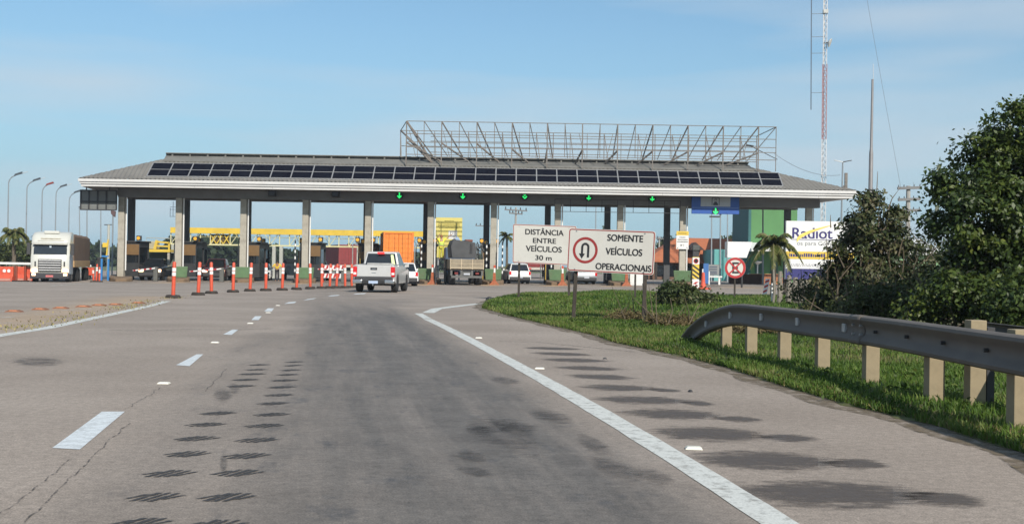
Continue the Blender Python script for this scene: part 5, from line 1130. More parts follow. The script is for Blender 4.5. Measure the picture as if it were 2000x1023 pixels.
# ---- container lorries
def container(label, x, Y, z0, w_, h_, ln, mat, rz, name='container_lorry', zground=0):
    o = thing(name, label, 'lorry', (x, Y, zground), rz)
    c = MB(); m_ = int(ln / .28)                       # corrugated box
    for sx in (-1, 1):
        for i in range(m_):
            y0, y1 = .1 + i * (ln - .2) / m_, .1 + (i + 1) * (ln - .2) / m_; d0 = .035 * (i % 2)
            c.box(sx * (w_ / 2 - .06 - d0) - .02, sx * (w_ / 2 - .06 - d0) + .02, y0, y1, z0 + .1, z0 + h_ - .1)
    c.box(-w_ / 2 + .06, w_ / 2 - .06, .02, ln - .05, z0 + h_ - .11, z0 + h_ - .02); c.box(-w_ / 2 + .06, w_ / 2 - .06, .02, ln - .05, z0 + .02, z0 + .12); c.box(-w_ / 2 + .05, w_ / 2 - .05, ln - .1, ln - .04, z0 + .05, z0 + h_ - .05)
    for sx in (-1, 1):
        for y in (0, ln - .16): c.box(sx * (w_ / 2 - .075) - .075, sx * (w_ / 2 - .075) + .075, y, y + .16, z0, z0 + h_)
        for z in (z0, z0 + h_ - .12): c.box(sx * (w_ / 2 - .05) - .05, sx * (w_ / 2 - .05) + .05, .161, ln - .161, z, z + .12)
    c.box(-w_ / 2 + .151, w_ / 2 - .151, .0, .12, z0 + h_ - .13, z0 + h_); c.box(-w_ / 2 + .151, w_ / 2 - .151, .0, .12, z0, z0 + .13)
    ct_ = c.build('container', mat, o)
    dm = mat
    for sx in (-1, 1):
        d = MB(); x0, x1 = sx * .012, sx * (w_ / 2 - .155); xa, xb = min(x0, x1), max(x0, x1); d.box(xa, xb, .06, .1, z0 + .135, z0 + h_ - .135)
        nrow = 6; hh = (h_ - .27) / nrow
        for i in range(nrow): d.box(xa + .06, (xa + xb) / 2 - .03, .03, .059, z0 + .16 + i * hh, z0 + .135 + (i + 1) * hh - .05); d.box((xa + xb) / 2 + .03, xb - .06, .03, .059, z0 + .16 + i * hh, z0 + .135 + (i + 1) * hh - .05)
        dd = d.build('door', dm, ct_)
        r_ = MB(); 
        for q in (.28, .72): xq = xa + (xb - xa) * q; r_.tube([(xq, .015, z0 + .12), (xq, .015, z0 + h_ - .12)], .018, 6)
        r_.build('locking_bars', M('bar_' + mat.name, (.30, .12, .03) if 'orange' in mat.name else (.2, .05, .05), .5, .1, 5, metal=.3), dd)
    MB().box(-.5, .5, .1, ln + 2, z0 - .3, z0 - .02).build('chassis', black_m, o); MB().box(-w_ / 2, w_ / 2, -.02, .08, z0 - .32, z0 - .04).build('rear_beam', M('pale_beam', (.42, .38, .33), .7), o)
    for sx in (-1, 1):
        for y in (1.0, 2.3, ln - 1, ln + 1.6): wheel(o, sx * (w_ / 2 - .2), y, .48, .34, True)
        MB().box(sx * (w_ / 2 - .25) - .15, sx * (w_ / 2 - .25) + .15, -.04, -.021, z0 - .26, z0 - .12).build('tail_light', tail_red, o)
    MB().box(-1.2, 1.2, ln + .6, ln + 2.6, .6, 3.2).build('cab', white_p, o, bevel=.1)
    return o
orange_c = M('orange_container_paint', (.72, .20, .02), .55, .1, 1.5, dirt=(.36, .11, .02), dirt_amt=.45); red_c = M('maroon_container_paint', (.20, .02, .02), .6, .12, 1.5, dirt=(.09, .012, .015), dirt_amt=.5)
container('lorry with a bright orange container, ahead of the silver pickup', (778 - 1000) / F * 94.5, 94.5, 1.42, 2.44, 2.62, 6.1, orange_c, HL, zground=zg(-9, 94))
container('distant lorry with a maroon container, left of the silver pickup', (680 - 1000) / F * 150, 150, 1.3, 2.44, 2.55, 12.0, red_c, math.atan(.33), zground=-.2)
container('distant dark red container lorry seen under the 30 m sign', (1052 - 1000) / F * 135, 135, 1.2, 2.44, 2.4, 8.0, red_c, .02, zground=0)
# grey oncoming lorry nose and yellow truck-mounted platform beyond
Yg = 106; xg = (578 - 1000) / F * Yg; o = thing('tanker_lorry', 'pale grey lorry front seen behind the delineators, right of the person in yellow', 'lorry', (xg, Yg, zg(xg, Yg)), PI + HL)
MB().hexa([(-1.1, -2, .4), (1.1, -2, .4), (.5, .2, .4), (-.5, .2, .4)], [(-1.2, -2, 1.5), (1.2, -2, 1.5), (1.05, .0, 1.5), (-1.05, .0, 1.5)]).build('cab', M('pale_grey_cab', (.42, .42, .39), .5), o, bevel=.05)
for sx in (-1, 1): MB().lathe([(.22, 0), (.22, .12), (.15, .13), (.02, .1)], (sx * .62, .0, 1.1), 14, 'y').build('headlight', steel, o); wheel(o, sx * 1.0, -1.3, .45, .3, True)
MB().box(-.9, .9, -.7, .05, 1.5, 1.9).build('windscreen', glass_d, o); MB().box(-1.2, 1.2, -6, -2.1, .7, 1.9).build('tank_body', dark_m, o, bevel=.2)

# ================================================================== BEYOND THE PLAZA
# yellow gantry walkway
Yq = 116.0; k_ = Yq / F
def gp(px, py): v_ = at(px, py, Yq); return Vector((v_.x, 0, v_.z))
o = thing('yellow_gantry', 'long yellow gantry walkway with pale lattice railing behind the toll lanes', 'gantry', (0, Yq, 0))
xa, xb = gp(334, 450).x, gp(836, 458).x; zt1 = gp(500, 452).z; zb1 = gp(500, 479).z
mb = MB(); mb.bar((xa, 0, zt1), (xb, 0, zt1), .5, .55); mb.bar((xa, 1.6, zt1), (xb, 1.6, zt1), .3, .3); mb.build('yellow_tube', yellow_m, o)
mb = MB(); mb.bar((xa, 0, zb1), (xb, 0, zb1), .14); mb.bar((xa, .2, (zt1 + zb1) / 2 + .1), (xb, .2, (zt1 + zb1) / 2 + .1), .05); mb.bar((xa, 1.5, zb1), (xb, 1.5, zb1), .12); n_ = 26
for i in range(n_ + 1):
    x = xa + (xb - xa) * i / n_; mb.bar((x, 0, zb1), (x, 0, zt1), .09)
    if i < n_ and i % 2 == 0: mb.bar((x, .05, zb1), (x + (xb - xa) / n_, .05, zt1), .06)
    if i < n_ and i % 3 == 0: mb.bar((x, 1.5, zt1), (x + (xb - xa) / n_, 1.5, zb1), .05)
mb.build('lattice_railing', cream_m, o)
for px in (338, 535, 549, 700): x = gp(px, 500).x; MB().box(x - .16, x + .16, -.1, .2, zg(x, Yq), zb1 - .05).build('leg', M('pale_grey_post', (.36, .37, .33), .6), o)
MB().box(gp(415, 0).x, gp(455, 0).x, .3, .6, zb1 + .1, zt1 - .35).build('brown_panel', M('brown_board', (.085, .06, .03), .8, .3, 3), o)
mb = MB()
for i in range(3): x = gp(418 + i * 13, 0).x; mb.bar((x, .1, zb1 + .1), (x + .6, .1, zt1 - .3), .09); mb.bar((x + .6, .1, zb1 + .1), (x, .1, zt1 - .3), .07)
mb.build('yellow_bracing', yellow_m, o)
# lower yellow machine behind the dark pickup
Yk = 112.0; o = thing('yellow_platform', 'yellow steel platform with railing behind the dark oncoming pickup', 'platform', (at(303, 490, Yk).x, Yk, zg(-33, Yk))); z0 = -o.location.z
zk = lambda py: at(303, py, Yk).z - o.location.z
MB().box(-1.4, 1.45, -.2, 2.2, zk(492), zk(487)).build('deck', yellow_m, o)
mb = MB(); mb.box(-1.3, -.1, .3, 1.8, zk(487), zk(471)); mb.build('grey_tank', M('sand_grey', (.33, .31, .22), .7, .15), o, bevel=.1)
mb = MB(); mb.bar((.2, -.1, zk(472)), (1.4, -.1, zk(474)), .16); mb.bar((.2, -.1, zk(480)), (1.4, -.1, zk(481)), .14); mb.bar((0, -.1, zk(487)), (.2, -.1, zk(469)), .25); mb.bar((1.35, -.1, zk(487)), (1.35, -.1, zk(474)), .16); mb.build('yellow_railing', yellow_m, o)
mb = MB(); [mb.bar((x, 0, zk(492)), (x, 0, 0), .2) for x in (-1.25, 1.3)]; mb.build('leg', concrete, o); mb = MB(); mb.tube([(-1.1, .8, zk(471)), (-1.1, .8, zk(464)), (1.4, .8, zk(465)), (1.4, .8, zk(474))], .04, 5); mb.build('wire_railing', M('pale_wire', (.35, .36, .33), .5), o)
MB().box(-1.2, 1.3, 2.3, 3.2, .2, zk(493)).build('dark_backing', M('grey_green_board', (.10, .115, .09), .9, .3, 1), o)  # dark grey-green sheet behind the legs, below the deck
# yellow information board
Yy = 112.0; c = at(877, 458, Yy); s3 = Yy / F; o = thing('yellow_board', 'tall yellow notice board with white pictogram behind the flatbed lorry', 'sign', (c.x, Yy, zg(c.x, Yy))); hz = c.z - o.location.z
MB().box(-26 * s3, 25.5 * s3, 0, .1, hz - 45 * s3, hz + 33 * s3).build('panel', M('pale_yellow_sign', (.60, .52, .15), .5, .05, 1), o)
mb = MB(); [mb.box(x - .07, x + .07, .11, .25, 0, hz + 20 * s3) for x in (-1, 1)]; mb.build('support', steel, o)
mb = MB(); mb.box(-1 * s3, 16 * s3, -.02, 0, hz - 9 * s3, hz + 8 * s3); wp_ = mb.build('pictogram_plate', white_p, o)
mb = MB(); x = 0
for q in ((3, 12, 5.4, 6.2), (2.6, 3.4, -4, 6), (11.6, 12.4, -4, 6), (5, 10, -4, -3.2), (7, 8, 1, 3)): mb.box(q[0] * s3, q[1] * s3, -.03, -.021, hz + q[2] * s3, hz + q[3] * s3)
mb.build('pictogram', sign_bk, wp_)
mb = MB()
for z, x0, x1, t_ in ((26.5, -9, 9, 1.3), (22, -21, 20, 1.5), (19, -22, 21, 1.2), (16.5, -22, 21, 1.2), (13, -20, 19, 1.0)):
    x = x0
    while x < x1: l_ = random.uniform(1.0, 3.4); mb.box(x * s3, min(x + l_, x1) * s3, -.02, -.001, hz + (z - t_ / 2) * s3, hz + (z + t_ / 2 * random.uniform(.6, 1.2)) * s3); x += l_ + random.uniform(.3, .8)
mb.build('lettering', M('olive_letters', (.26, .22, .04), .6), o)

# orange-roofed house
Yh = 132.0; kh = Yh / F
def hp_(px, py, Y=Yh): v_ = at(px, py, Y); return Vector((v_.x, v_.y, v_.z))
o = thing('tiled_house', 'low house with an orange tiled roof behind the right toll lanes', 'house', (20, Yh, 0)); Lh = lambda v_: (v_.x - 20, v_.y - Yh, v_.z)
tile = bpy.data.materials.new('orange_roof_tiles'); tile.use_nodes = True; t = tile.node_tree; b = t.nodes['Principled BSDF']; tcn = N(t, 'ShaderNodeTexCoord'); wv = N(t, 'ShaderNodeTexWave'); wv.inputs['Scale'].default_value = 2.2; wv.inputs['Distortion'].default_value = 1.5; wv.inputs['Detail'].default_value = 2
nzz = N(t, 'ShaderNodeTexNoise'); nzz.inputs['Scale'].default_value = 1.1; nzz.inputs['Detail'].default_value = 6; mm = N(t, 'ShaderNodeMix', data_type='RGBA'); mm.inputs['A'].default_value = (.30, .085, .035, 1); mm.inputs['B'].default_value = (.48, .17, .075, 1)
m2 = N(t, 'ShaderNodeMix', data_type='RGBA', blend_type='MULTIPLY'); m2.inputs['Factor'].default_value = .25
t.links.new(tcn.outputs['Object'], wv.inputs[0]); t.links.new(tcn.outputs['Object'], nzz.inputs[0]); t.links.new(nzz.outputs[0], mm.inputs['Factor']); t.links.new(mm.outputs['Result'], m2.inputs['A']); t.links.new(wv.outputs[0], m2.inputs['B']); t.links.new(m2.outputs['Result'], b.inputs['Base Color']); b.inputs['Roughness'].default_value = .85
A, B_, C_, D_ = hp_(1262, 511), hp_(1376, 515), hp_(1446, 470, 137), hp_(1322, 467, 137)
mb = MB(); th = Vector((0, 0, .18)); mb.hexa([Lh(p) for p in (A, B_, C_, D_)], [Lh(p + th) for p in (A, B_, C_, D_)])
A2, D2_ = hp_(1240, 511, 140), None; back = [hp_(1262, 511, 143), hp_(1376, 515, 143)]
mb.hexa([Lh(p) for p in (D_, C_, back[1] + Vector((6, 0, 0)), back[0])], [Lh(p + th) for p in (D_, C_, back[1] + Vector((6, 0, 0)), back[0])])
mb.hexa([Lh(p) for p in (hp_(1240, 512, 138), A, D_, D_ + Vector((-.05, .3, 0)))], [Lh(p + th) for p in (hp_(1240, 512, 138), A, D_, D_ + Vector((-.05, .3, 0)))])
rf = mb.build('roof', tile, o)
G0, G1, G2 = hp_(1344, 487, 131.6), hp_(1358, 472.5, 131.6), hp_(1376, 487, 131.6)
mb = MB(); mb.loft([[Lh(p) for p in (hp_(1343, 488, 131.5), hp_(1359, 473, 131.5), hp_(1376, 488, 131.5))], [Lh(p + Vector((0, 3, 0))) for p in (hp_(1343, 488, 131.5), hp_(1359, 473, 131.5), hp_(1376, 488, 131.5))]]); mb.build('dormer', M('dark_gable', (.05, .03, .025), .8), rf)
mb = MB(); mb.box(A.x - 20 + .4, B_.x - 20 + 3, 1.2, 9, zg(20, Yh), A.z - .02); mb.build('wall', M('dark_brown_wall', (.13, .075, .05), .85, .2, 1), o)  # house wall in plain dark brown
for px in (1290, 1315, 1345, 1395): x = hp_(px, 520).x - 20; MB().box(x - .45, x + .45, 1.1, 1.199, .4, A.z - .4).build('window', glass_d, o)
for px in (1282, 1330, 1374): x = hp_(px, 520).x - 20; MB().box(x - .12, x + .12, .1, .3, zg(20, Yh), A.z - .02).build('porch_post', wood_d, o)
MB().box(hp_(1338, 0).x - 20, hp_(1346, 0).x - 20, 0.6, 1.0, zg(20, Yh), 2.0).build('blue_door', M('blue_paint', (.03, .12, .33), .5, .1), o)
# tall green building with teal side and white canopy
Yn = 124.0; o = thing('green_building', 'tall green building with white canopy right of the toll plaza', 'building', (27, Yn, 0)); kx = lambda px, Y=Yn: at(px, 500, Y).x - 27; kz = lambda px, py, Y=Yn: at(px, py, Y).z
gwall = M('green_wall', (.075, .20, .07), .75, .08, .8, dirt=(.045, .13, .045), dirt_amt=.3); teal = M('teal_wall', (.10, .32, .31), .75, .06, 1)
x0, x1 = kx(1466), kx(1556); ztop = kz(1510, 402)
MB().box(x0, x1, 0, 9, -.4, ztop).build('wall', gwall, o)
MB().box(x0 - .28, x0 - .003, -.05, 9, -.4, ztop + .15).build('corner_pier', M('dark_teal', (.02, .10, .10), .7), o)
MB().box(kx(1400), x0 - .29, 1.5, 9, -.4, kz(1440, 487)).build('teal_wing', teal, o)
mb = MB(); mb.hexa([(kx(1455), -3.2, kz(1500, 492)), (kx(1560), -3.2, kz(1500, 490)), (kx(1560), -.02, kz(1500, 490)), (kx(1455), -.02, kz(1500, 492))], [(kx(1455), -3.2, kz(1500, 488)), (kx(1560), -3.2, kz(1500, 486)), (kx(1560), -.02, kz(1500, 474)), (kx(1455), -.02, kz(1500, 474))]); mb.build('canopy', white_p, o)
for px in (1482, 1512): MB().box(kx(px) - .4, kx(px) + .4, -.06, -.003, .2, 2.3).build('window', M('green_glass', (.02, .07, .05), .15), o)
MB().tube([(kx(1480, 120) , -4, 0), (kx(1480, 120), -4, kz(1480, 512))], .07, 6).build('lamp_stem', steel, o); MB().lathe([(.05, 0), (.42, .22), (.5, .3), (.02, .34)], (kx(1480, 120), -4, kz(1480, 517)), 14).build('saucer_lamp', white_p, o)
q = at(1500, 552, 104); o = thing('brick_planter', 'low dark brick planter wall below the green building', 'wall', (q.x, 104, zg(q.x, 104) - .1)); MB().box(-3.4, 1.2, 0, .5, 0, .95).build('wall', M('dark_brick', (.085, .04, .025), .9, .25, 3), o); MB().box(-.6, 1.4, -.25, .0, 0, .75).build('step', M('terracotta_cap', (.33, .13, .06), .8, .15), o); MB().box(-1.6, 1.3, -.1, .6, .951, 1.02).build('coping', M('terracotta_cap', (.33, .13, .06)), o)
# white box sign on pole
q = at(1438, 487, 84); o = thing('white_box_sign', 'blank white box sign on a pole above the no stopping sign', 'sign', (q.x, 84, zg(q.x, 84))); h0 = at(1438, 503, 84).z - o.location.z; h1 = at(1438, 472, 84).z - o.location.z
MB().hexa([(-.62, 0, h0), (.75, .0, h0), (.75, .3, h0), (-.62, 1.1, h0)], [(-.62, 0, h1), (1.15, 0, h1), (1.15, .3, h1), (-.62, 1.1, h1)]).build('box', white_p, o)
MB().tube([(.45, .1, 0), (.45, .1, h0)], .07, 8).build('pole', dark_m, o)
# billboard
Yb_ = 58.0; c = at(1590, 490, Yb_); s3 = Yb_ / F; zgb = .1; o = thing('billboard', 'tall white radio billboard with navy lettering, yellow band and blue foot behind the shrubs', 'billboard', (c.x, Yb_, zgb)); X = lambda px: at(px, 490, Yb_).x - c.x; Zb = lambda py: at(1590, py, Yb_).z - zgb
zo = -0.016 * 0
MB().box(X(1535), X(1668), 0, .25, Zb(546), Zb(432)).build('panel', white_p, o)
MB().box(X(1535), X(1668), -.015, -.001, Zb(506), Zb(491.5)).build('yellow_band', yellow_m, o); MB().box(X(1535), X(1668), -.015, -.001, Zb(546), Zb(525)).build('blue_foot', M('navy_panel', (.02, .02, .13), .5), o)
navy = M('navy_letters', (.018, .012, .12), .5)
mb = MB(); mb.text('Radiot', (465.5 - 444) * s3 * 1.0, (X(1545), -.004, Zb(465.5)), (1, 0, 0), (0, 0, 1), bold=.012, align='LEFT', width=78 * s3 * 1.0, depth=.001); mb.box(X(1545), X(1668), -.01, -.001, Zb(468.6), Zb(467.6)); mb.build('lettering', navy, o)
mb = MB(); mb.text('os para Com', 8 * s3, (X(1556), -.004, Zb(479)), (1, 0, 0), (0, 0, 1), align='LEFT', width=66 * s3, depth=.001); mb.build('small_lettering', M('grey_letters', (.13, .13, .15), .5), o)
mb = MB()
for i in range(16):
    def sw(t): return Vector((X(1556 + 65 * t), -.018, Zb(470 - 30 * t ** .6)))
    a, c2 = sw(i / 16), sw((i + 1) / 16); w1, w2 = .09 * (1 - i / 16) + .015, .09 * (1 - (i + 1) / 16) + .015
    mb.quad(a + Vector((0, 0, -w1)), c2 + Vector((0, 0, -w2)), c2 + Vector((0, 0, w2)), a + Vector((0, 0, w1)))
mb.build('yellow_swoosh', M('swoosh_yellow', (.75, .55, .12), .5), o)
mb = MB(); mb.text('2 1 1 . 0 1 2', 5.0 * s3, (X(1541), -.02, Zb(501.5)), (1, 0, 0), (0, 0, 1), align='LEFT', width=50 * s3, depth=.001) if False else None
x = 1541
while x < 1610: l_ = random.uniform(1.5, 4); mb.box(X(x), X(x + l_), -.02, -.0155, Zb(502), Zb(497 - random.uniform(0, 2))); x += l_ + 1.2
x = 1545
while x < 1600: l_ = random.uniform(1, 3); mb.bar((X(x), -.006, Zb(521)), (X(x + l_), -.006, Zb(516 - random.uniform(0, 1.5))), .035, .01); x += l_ + .9
mb.build('worn_lettering', navy, o)
for px in (1537, 1562, 1650): MB().box(X(px) - .07, X(px) + .07, .26, .4, -.3, Zb(440)).build('post', wood_d, o)
# white sheds behind the shrubs
q = at(1770, 480, 92); o = thing('white_shed', 'low white roofed shed showing through the shrubs at right', 'shed', (q.x, 92, 0)); zz2 = lambda py: at(1770, py, 92).z
mb = MB(); mb.hexa([(-7, 0, zz2(497)), (3.2, 0, zz2(497)), (3.2, 6, zz2(482)), (-7, 6, zz2(482))], [(-7, 0, zz2(491)), (3.2, 0, zz2(491)), (3.2, 6, zz2(462)), (-7, 6, zz2(462))]); mb.build('roof', white_p, o)
MB().box(-6.5, 2.8, .5, 5.5, -.1, zz2(497) - .01).build('wall', M('pale_green_wall', (.22, .38, .20), .8, .1, 1), o); MB().box(-3, -1.4, .35, .499, .3, 1.9).build('window', glass_d, o); MB().box(-.6, .6, .4, .499, 0, 1.9).build('door', white_p, o)
# weathered fence posts near the billboard
gw = M('grey_weathered_wood', (.20, .18, .15), .95, .3, 5, bump=.4, dirt=(.08, .07, .06))
for i, (px, py, top, wd, lb) in enumerate(((1522, 597, 524, .1, 'tall thin grey fence post nearest the palm'), (1541, 600, 532, .11, 'leaning grey fence post left of the crooked pair'), (1553, 601, 536, .12, 'thick crooked grey fence post in front of the billboard foot'), (1566, 603, 538, .1, 'grey fence post right of the crooked one, at the shrubs'), (1511, 590, 520, .05, 'thin dark stake left of the grey fence posts'))):
    Y = 41; q = at(px, py, Y); h_ = at(px, top, Y).z - q.z; pts = [(random.uniform(-.03, .03), random.uniform(-.03, .03), h_ * t_ - .1) for t_ in (0, .35, .7, 1)]
    o = thing('fence_post', lb, 'fence post', tuple(q)); MB().tube(pts, [wd, wd * .95, wd * .85, wd * .7], 7).build('timber', gw, o); mb = MB(); mb.tube([(wd * .9, 0, h_ * .6), (wd * 1.15, -.02, h_ * .4), (wd * .9, 0, h_ * .25)], .018, 5); mb.build('knot', gw, o)
q = at(1509, 588, 42); o = thing('white_marker', 'short white and black marker post in front of the grey fence posts', 'marker post', tuple(q)); MB().box(-.05, .05, -.04, .04, -.2, at(1509, 553, 42).z - q.z).build('post', white_p, o); mb = MB(); [mb.box(-.052, .052, -.046, -.0405, z, z + .06) for z in (.35, .5)]; mb.build('black_mark', sign_bk, o)
q = at(1494, 584, 60); o = thing('leaning_striped_board', 'leaning red and white striped board left of the fence posts', 'marker', (q.x, 60, 0)); mb = MB(); mb.hexa([(-.15, 0, -.1), (.05, 0, -.1), (.05, .05, -.1), (-.15, .05, -.1)], [(.05, .1, .85), (.27, .1, .85), (.27, .15, .85), (.05, .15, .85)]); mb.build('board', white_p, o)
mb = MB()
for i in range(3): z = .12 + i * .25; d = .21 * (z + .1) / .95; mb.quad((-.15 + d, z / 9 - .012, z), (.05 + d, z / 9 - .012, z + .1), (.05 + d, z / 9 - .006, z + .2), (-.15 + d, z / 9 - .006, z + .1))
mb.build('red_stripes', red_m, o)
# right-lane extras
q = at(1376, 573, 76); o = thing('orange_channelizer', 'orange channelizer at the foot of the striped pillar', 'traffic cone', (q.x, 76, zg(q.x, 76))); mb = MB(); mb.box(-.35, .35, -.25, .25, 0, .12); mb.lathe([(.2, .1), (.13, .5), (.1, 1.05), (.05, 1.1)], (-.1, 0, 0), 12); mb.build('body', orange_p, o)
q = at(1378, 550, 97); o = thing('blue_white_stand', 'narrow blue and white stand right of the striped pillar', 'stand', (q.x, 97, zg(q.x, 97))); MB().box(-.2, .22, -.1, .1, .1, 1.75).build('blue_panel', M('blue_paint', (.03, .12, .33)), o); mb = MB(); mb.box(-.3, -.21, -.12, .1, 0, 1.3); mb.box(.23, .32, -.12, .1, 0, 1.1); mb.build('white_side', white_p, o)
q = at(1393, 527, 98); o = thing('grey_notice_board', 'grey notice board on a white rail in the right lane', 'sign', (q.x, 98, zg(q.x, 98))); hz = q.z - o.location.z
MB().box(-.5, .5, 0, .06, hz - .45, hz + .45).build('board', M('grey_board', (.20, .21, .21), .6, .1, 2), o); mb = MB(); [mb.box(-.32, .32, -.012, -.001, hz + z - .05, hz + z + .04) for z in (.25, .05, -.15, -.3)]; mb.build('text_bars', M('dark_blue_bar', (.05, .07, .11), .5), o); mb = MB(); mb.box(-.6, .75, -.05, .1, hz - .62, hz - .5); mb.box(.45, .6, 0, .12, 0, hz - .63); mb.build('white_rail', white_p, o)
q = at(1243, 545, 90); o = thing('white_cabinet', 'white roadside cabinet seen under the u-turn sign', 'cabinet', (q.x, 90, zg(q.x, 90))); MB().box(-.5, .55, 0, .5, .0, .95).build('body', white_p, o, bevel=.04); MB().box(-.4, .45, -.01, -.001, .1, .85).build('door', M('off_white', (.6, .6, .58), .5), o)
q = at(206, 530, 92); o = thing('blue_ticket_post', 'blue steel frame beside the leftmost column', 'frame', (q.x, 92, zg(q.x, 92)));
mb = MB(); [mb.bar((x, 0, 0), (x, 0, at(206, 505, 92).z - o.location.z), .13) for x in (-.3, .22)]; mb.bar((-.3, 0, 1.9), (.22, 0, 1.9), .12); mb.build('blue_frame', M('bright_blue', (.03, .18, .45), .5, .1), o); MB().box(-.7, -.4, .1, .5, 0, 1.8).build('dark_box', dark_m, o); mb = MB(); mb.bar((.0, .2, 1.9), (.1, .2, 3.2), .1); mb.box(-.3, .1, .1, .3, 2.6, 2.95); mb.build('yellow_head', yellow_m, o)

# ================================================================== POLES AND MASTS
pole_m = M('grey_lamp_pole', (.26, .29, .31), .5, .06, 3, metal=.3)
def street_lamp(px, py_top, Y, lb, arm=17, red=False):
    b_ = at(px, 522, Y); z = zg(b_.x, Y); top = at(px, py_top + 22, Y).z; k = Y / F
    o = thing('street_lamp', lb, 'street lamp', (b_.x, Y, z), 0, 'curved street lamps at the left'); h = top - z
    pts = [(0, 0, 0), (0, 0, h * .5), (0, 0, h)] + [(arm * k * (1 - math.cos(a)), 0, h + 17 * k * math.sin(a)) for a in np.linspace(.15, PI / 2 * .86, 7)]
    MB().tube(pts, [.10] + [.08] + [.06] * 8, 7).build('pole', pole_m, o, smooth=True); e = Vector(pts[-1])
    MB().hexa([e + Vector(v_) for v_ in ((-.1, -.16, -.02), (.75, -.16, .22), (.75, .16, .22), (-.1, .16, -.02))], [e + Vector(v_) for v_ in ((-.05, -.1, .16), (.7, -.1, .42), (.7, .1, .42), (-.05, .1, .16))]).build('lamp_head', M('red_brown_lamp', (.20, .03, .02), .5) if red else M('dark_lamp', (.05, .06, .07), .5), o)
    if not red: MB().hexa([e + Vector(v_) for v_ in ((.75, -.05, .24), (1.35, -.05, .40), (1.35, .05, .40), (.75, .05, .24))], [e + Vector(v_) for v_ in ((.75, -.05, .29), (1.35, -.05, .45), (1.35, .05, .45), (.75, .05, .29))]).build('pale_arm_tip', M('pale_lamp_tip', (.45, .48, .5), .4), o)
for i, (px, pt, Y, arm) in enumerate(((14, 337, 128, 17), (50, 348, 134, 17), (80, 356, 140, 12), (107, 360, 146, 12), (133, 371, 150, 14))):
    street_lamp(px, pt, Y, ['tall curved street lamp at the left frame edge', 'curved street lamp, second from the left edge', 'curved street lamp with a reddish head above the white lorry', 'curved street lamp right of the one with the reddish head', 'curved street lamp partly behind the canopy corner'][i], arm, i == 2)
for i, (px, py0, py1, Y, lb) in enumerate(((157, 405, 520, 150, 'slanting thin pole just right of the lorry trailer'), (170, 408, 518, 128, 'thin pale pole between the lorry and the leftmost column, nearest the lorry'), (197, 408, 515, 140, 'thin pole between the lorry and the leftmost column, nearer the column'),
                                         (1390, 418, 500, 124, 'flagpole below the blue sign, leftmost of three'), (1407, 420, 515, 112, 'flagpole below the blue sign, middle of three'), (1421, 418, 520, 118, 'flagpole below the blue sign, rightmost of three'), (1490, 402, 550, 100, 'pale pole in front of the green building'), (1164, 398, 440, 140, 'pole seen above the white signs'), (1650, 330, 372, 99, 'x'))):
    if lb == 'x': continue
    q = at(px, py1, Y); t_ = at(px - (2 if i == 0 else 0), py0, Y); o = thing('thin_pole', lb, 'pole', (q.x, Y, zg(q.x, Y))); MB().tube([(0, 0, 0), (t_.x - q.x, 0, t_.z - zg(q.x, Y))], [.09, .06], 7).build('shaft', pole_m, o); MB().lathe([(.11, 0), (.11, .06), (.03, .12)], (t_.x - q.x, 0, t_.z - zg(q.x, Y)), 8).build('cap', dark_m, o)
q = at(219, 520, 110); o = thing('security_lamp', 'pole with dark camera head left of the leftmost column', 'pole', (q.x, 110, zg(q.x, 110))); hh = at(219, 418, 110).z - o.location.z; MB().tube([(0, 0, 0), (0, 0, hh)], .07, 7).build('shaft', pole_m, o); MB().hexa([(-.15, -.1, hh), (.2, -.1, hh - .3), (.2, .1, hh - .3), (-.15, .1, hh)], [(-.2, -.1, hh + .4), (.25, -.1, hh + .25), (.25, .1, hh + .25), (-.2, .1, hh + .4)]).build('camera_head', M('reddish_head', (.10, .06, .06), .5), o)
q = at(211, 522, 118); o = thing('light_post', 'short double-armed light post left of the leftmost column', 'street lamp', (q.x, 118, zg(q.x, 118))); hh = at(211, 439, 118).z - o.location.z; MB().tube([(0, 0, 0), (0, 0, hh)], .13, 8).build('shaft', M('pale_grey_post', (.36, .37, .33)), o); mb = MB(); mb.bar((-.45, 0, hh), (.45, 0, hh + .02), .1, .08); mb.build('lamp_arm', dark_m, o)
# small antenna over the left lane
q = at(339, 410, 125); o = thing('rooftop_antenna', 'small dark dipole antenna seen left of the second column', 'antenna', (q.x, 125, zg(q.x, 125))); z = q.z - o.location.z; mb = MB(); mb.tube([(.35, 0, 0), (.35, 0, z + .7)], .05, 6); mb.bar((-.05, 0, z - .7), (-.05, 0, z + .9), .06); mb.bar((-.35, 0, z - .7), (-.35, 0, z + .2), .05); [mb.bar((-.4, 0, z + h), (.4, 0, z + h), .05) for h in (-.7, 0.05, .3)]; mb.build('elements', M('blue_grey_metal', (.10, .13, .17), .5), o)
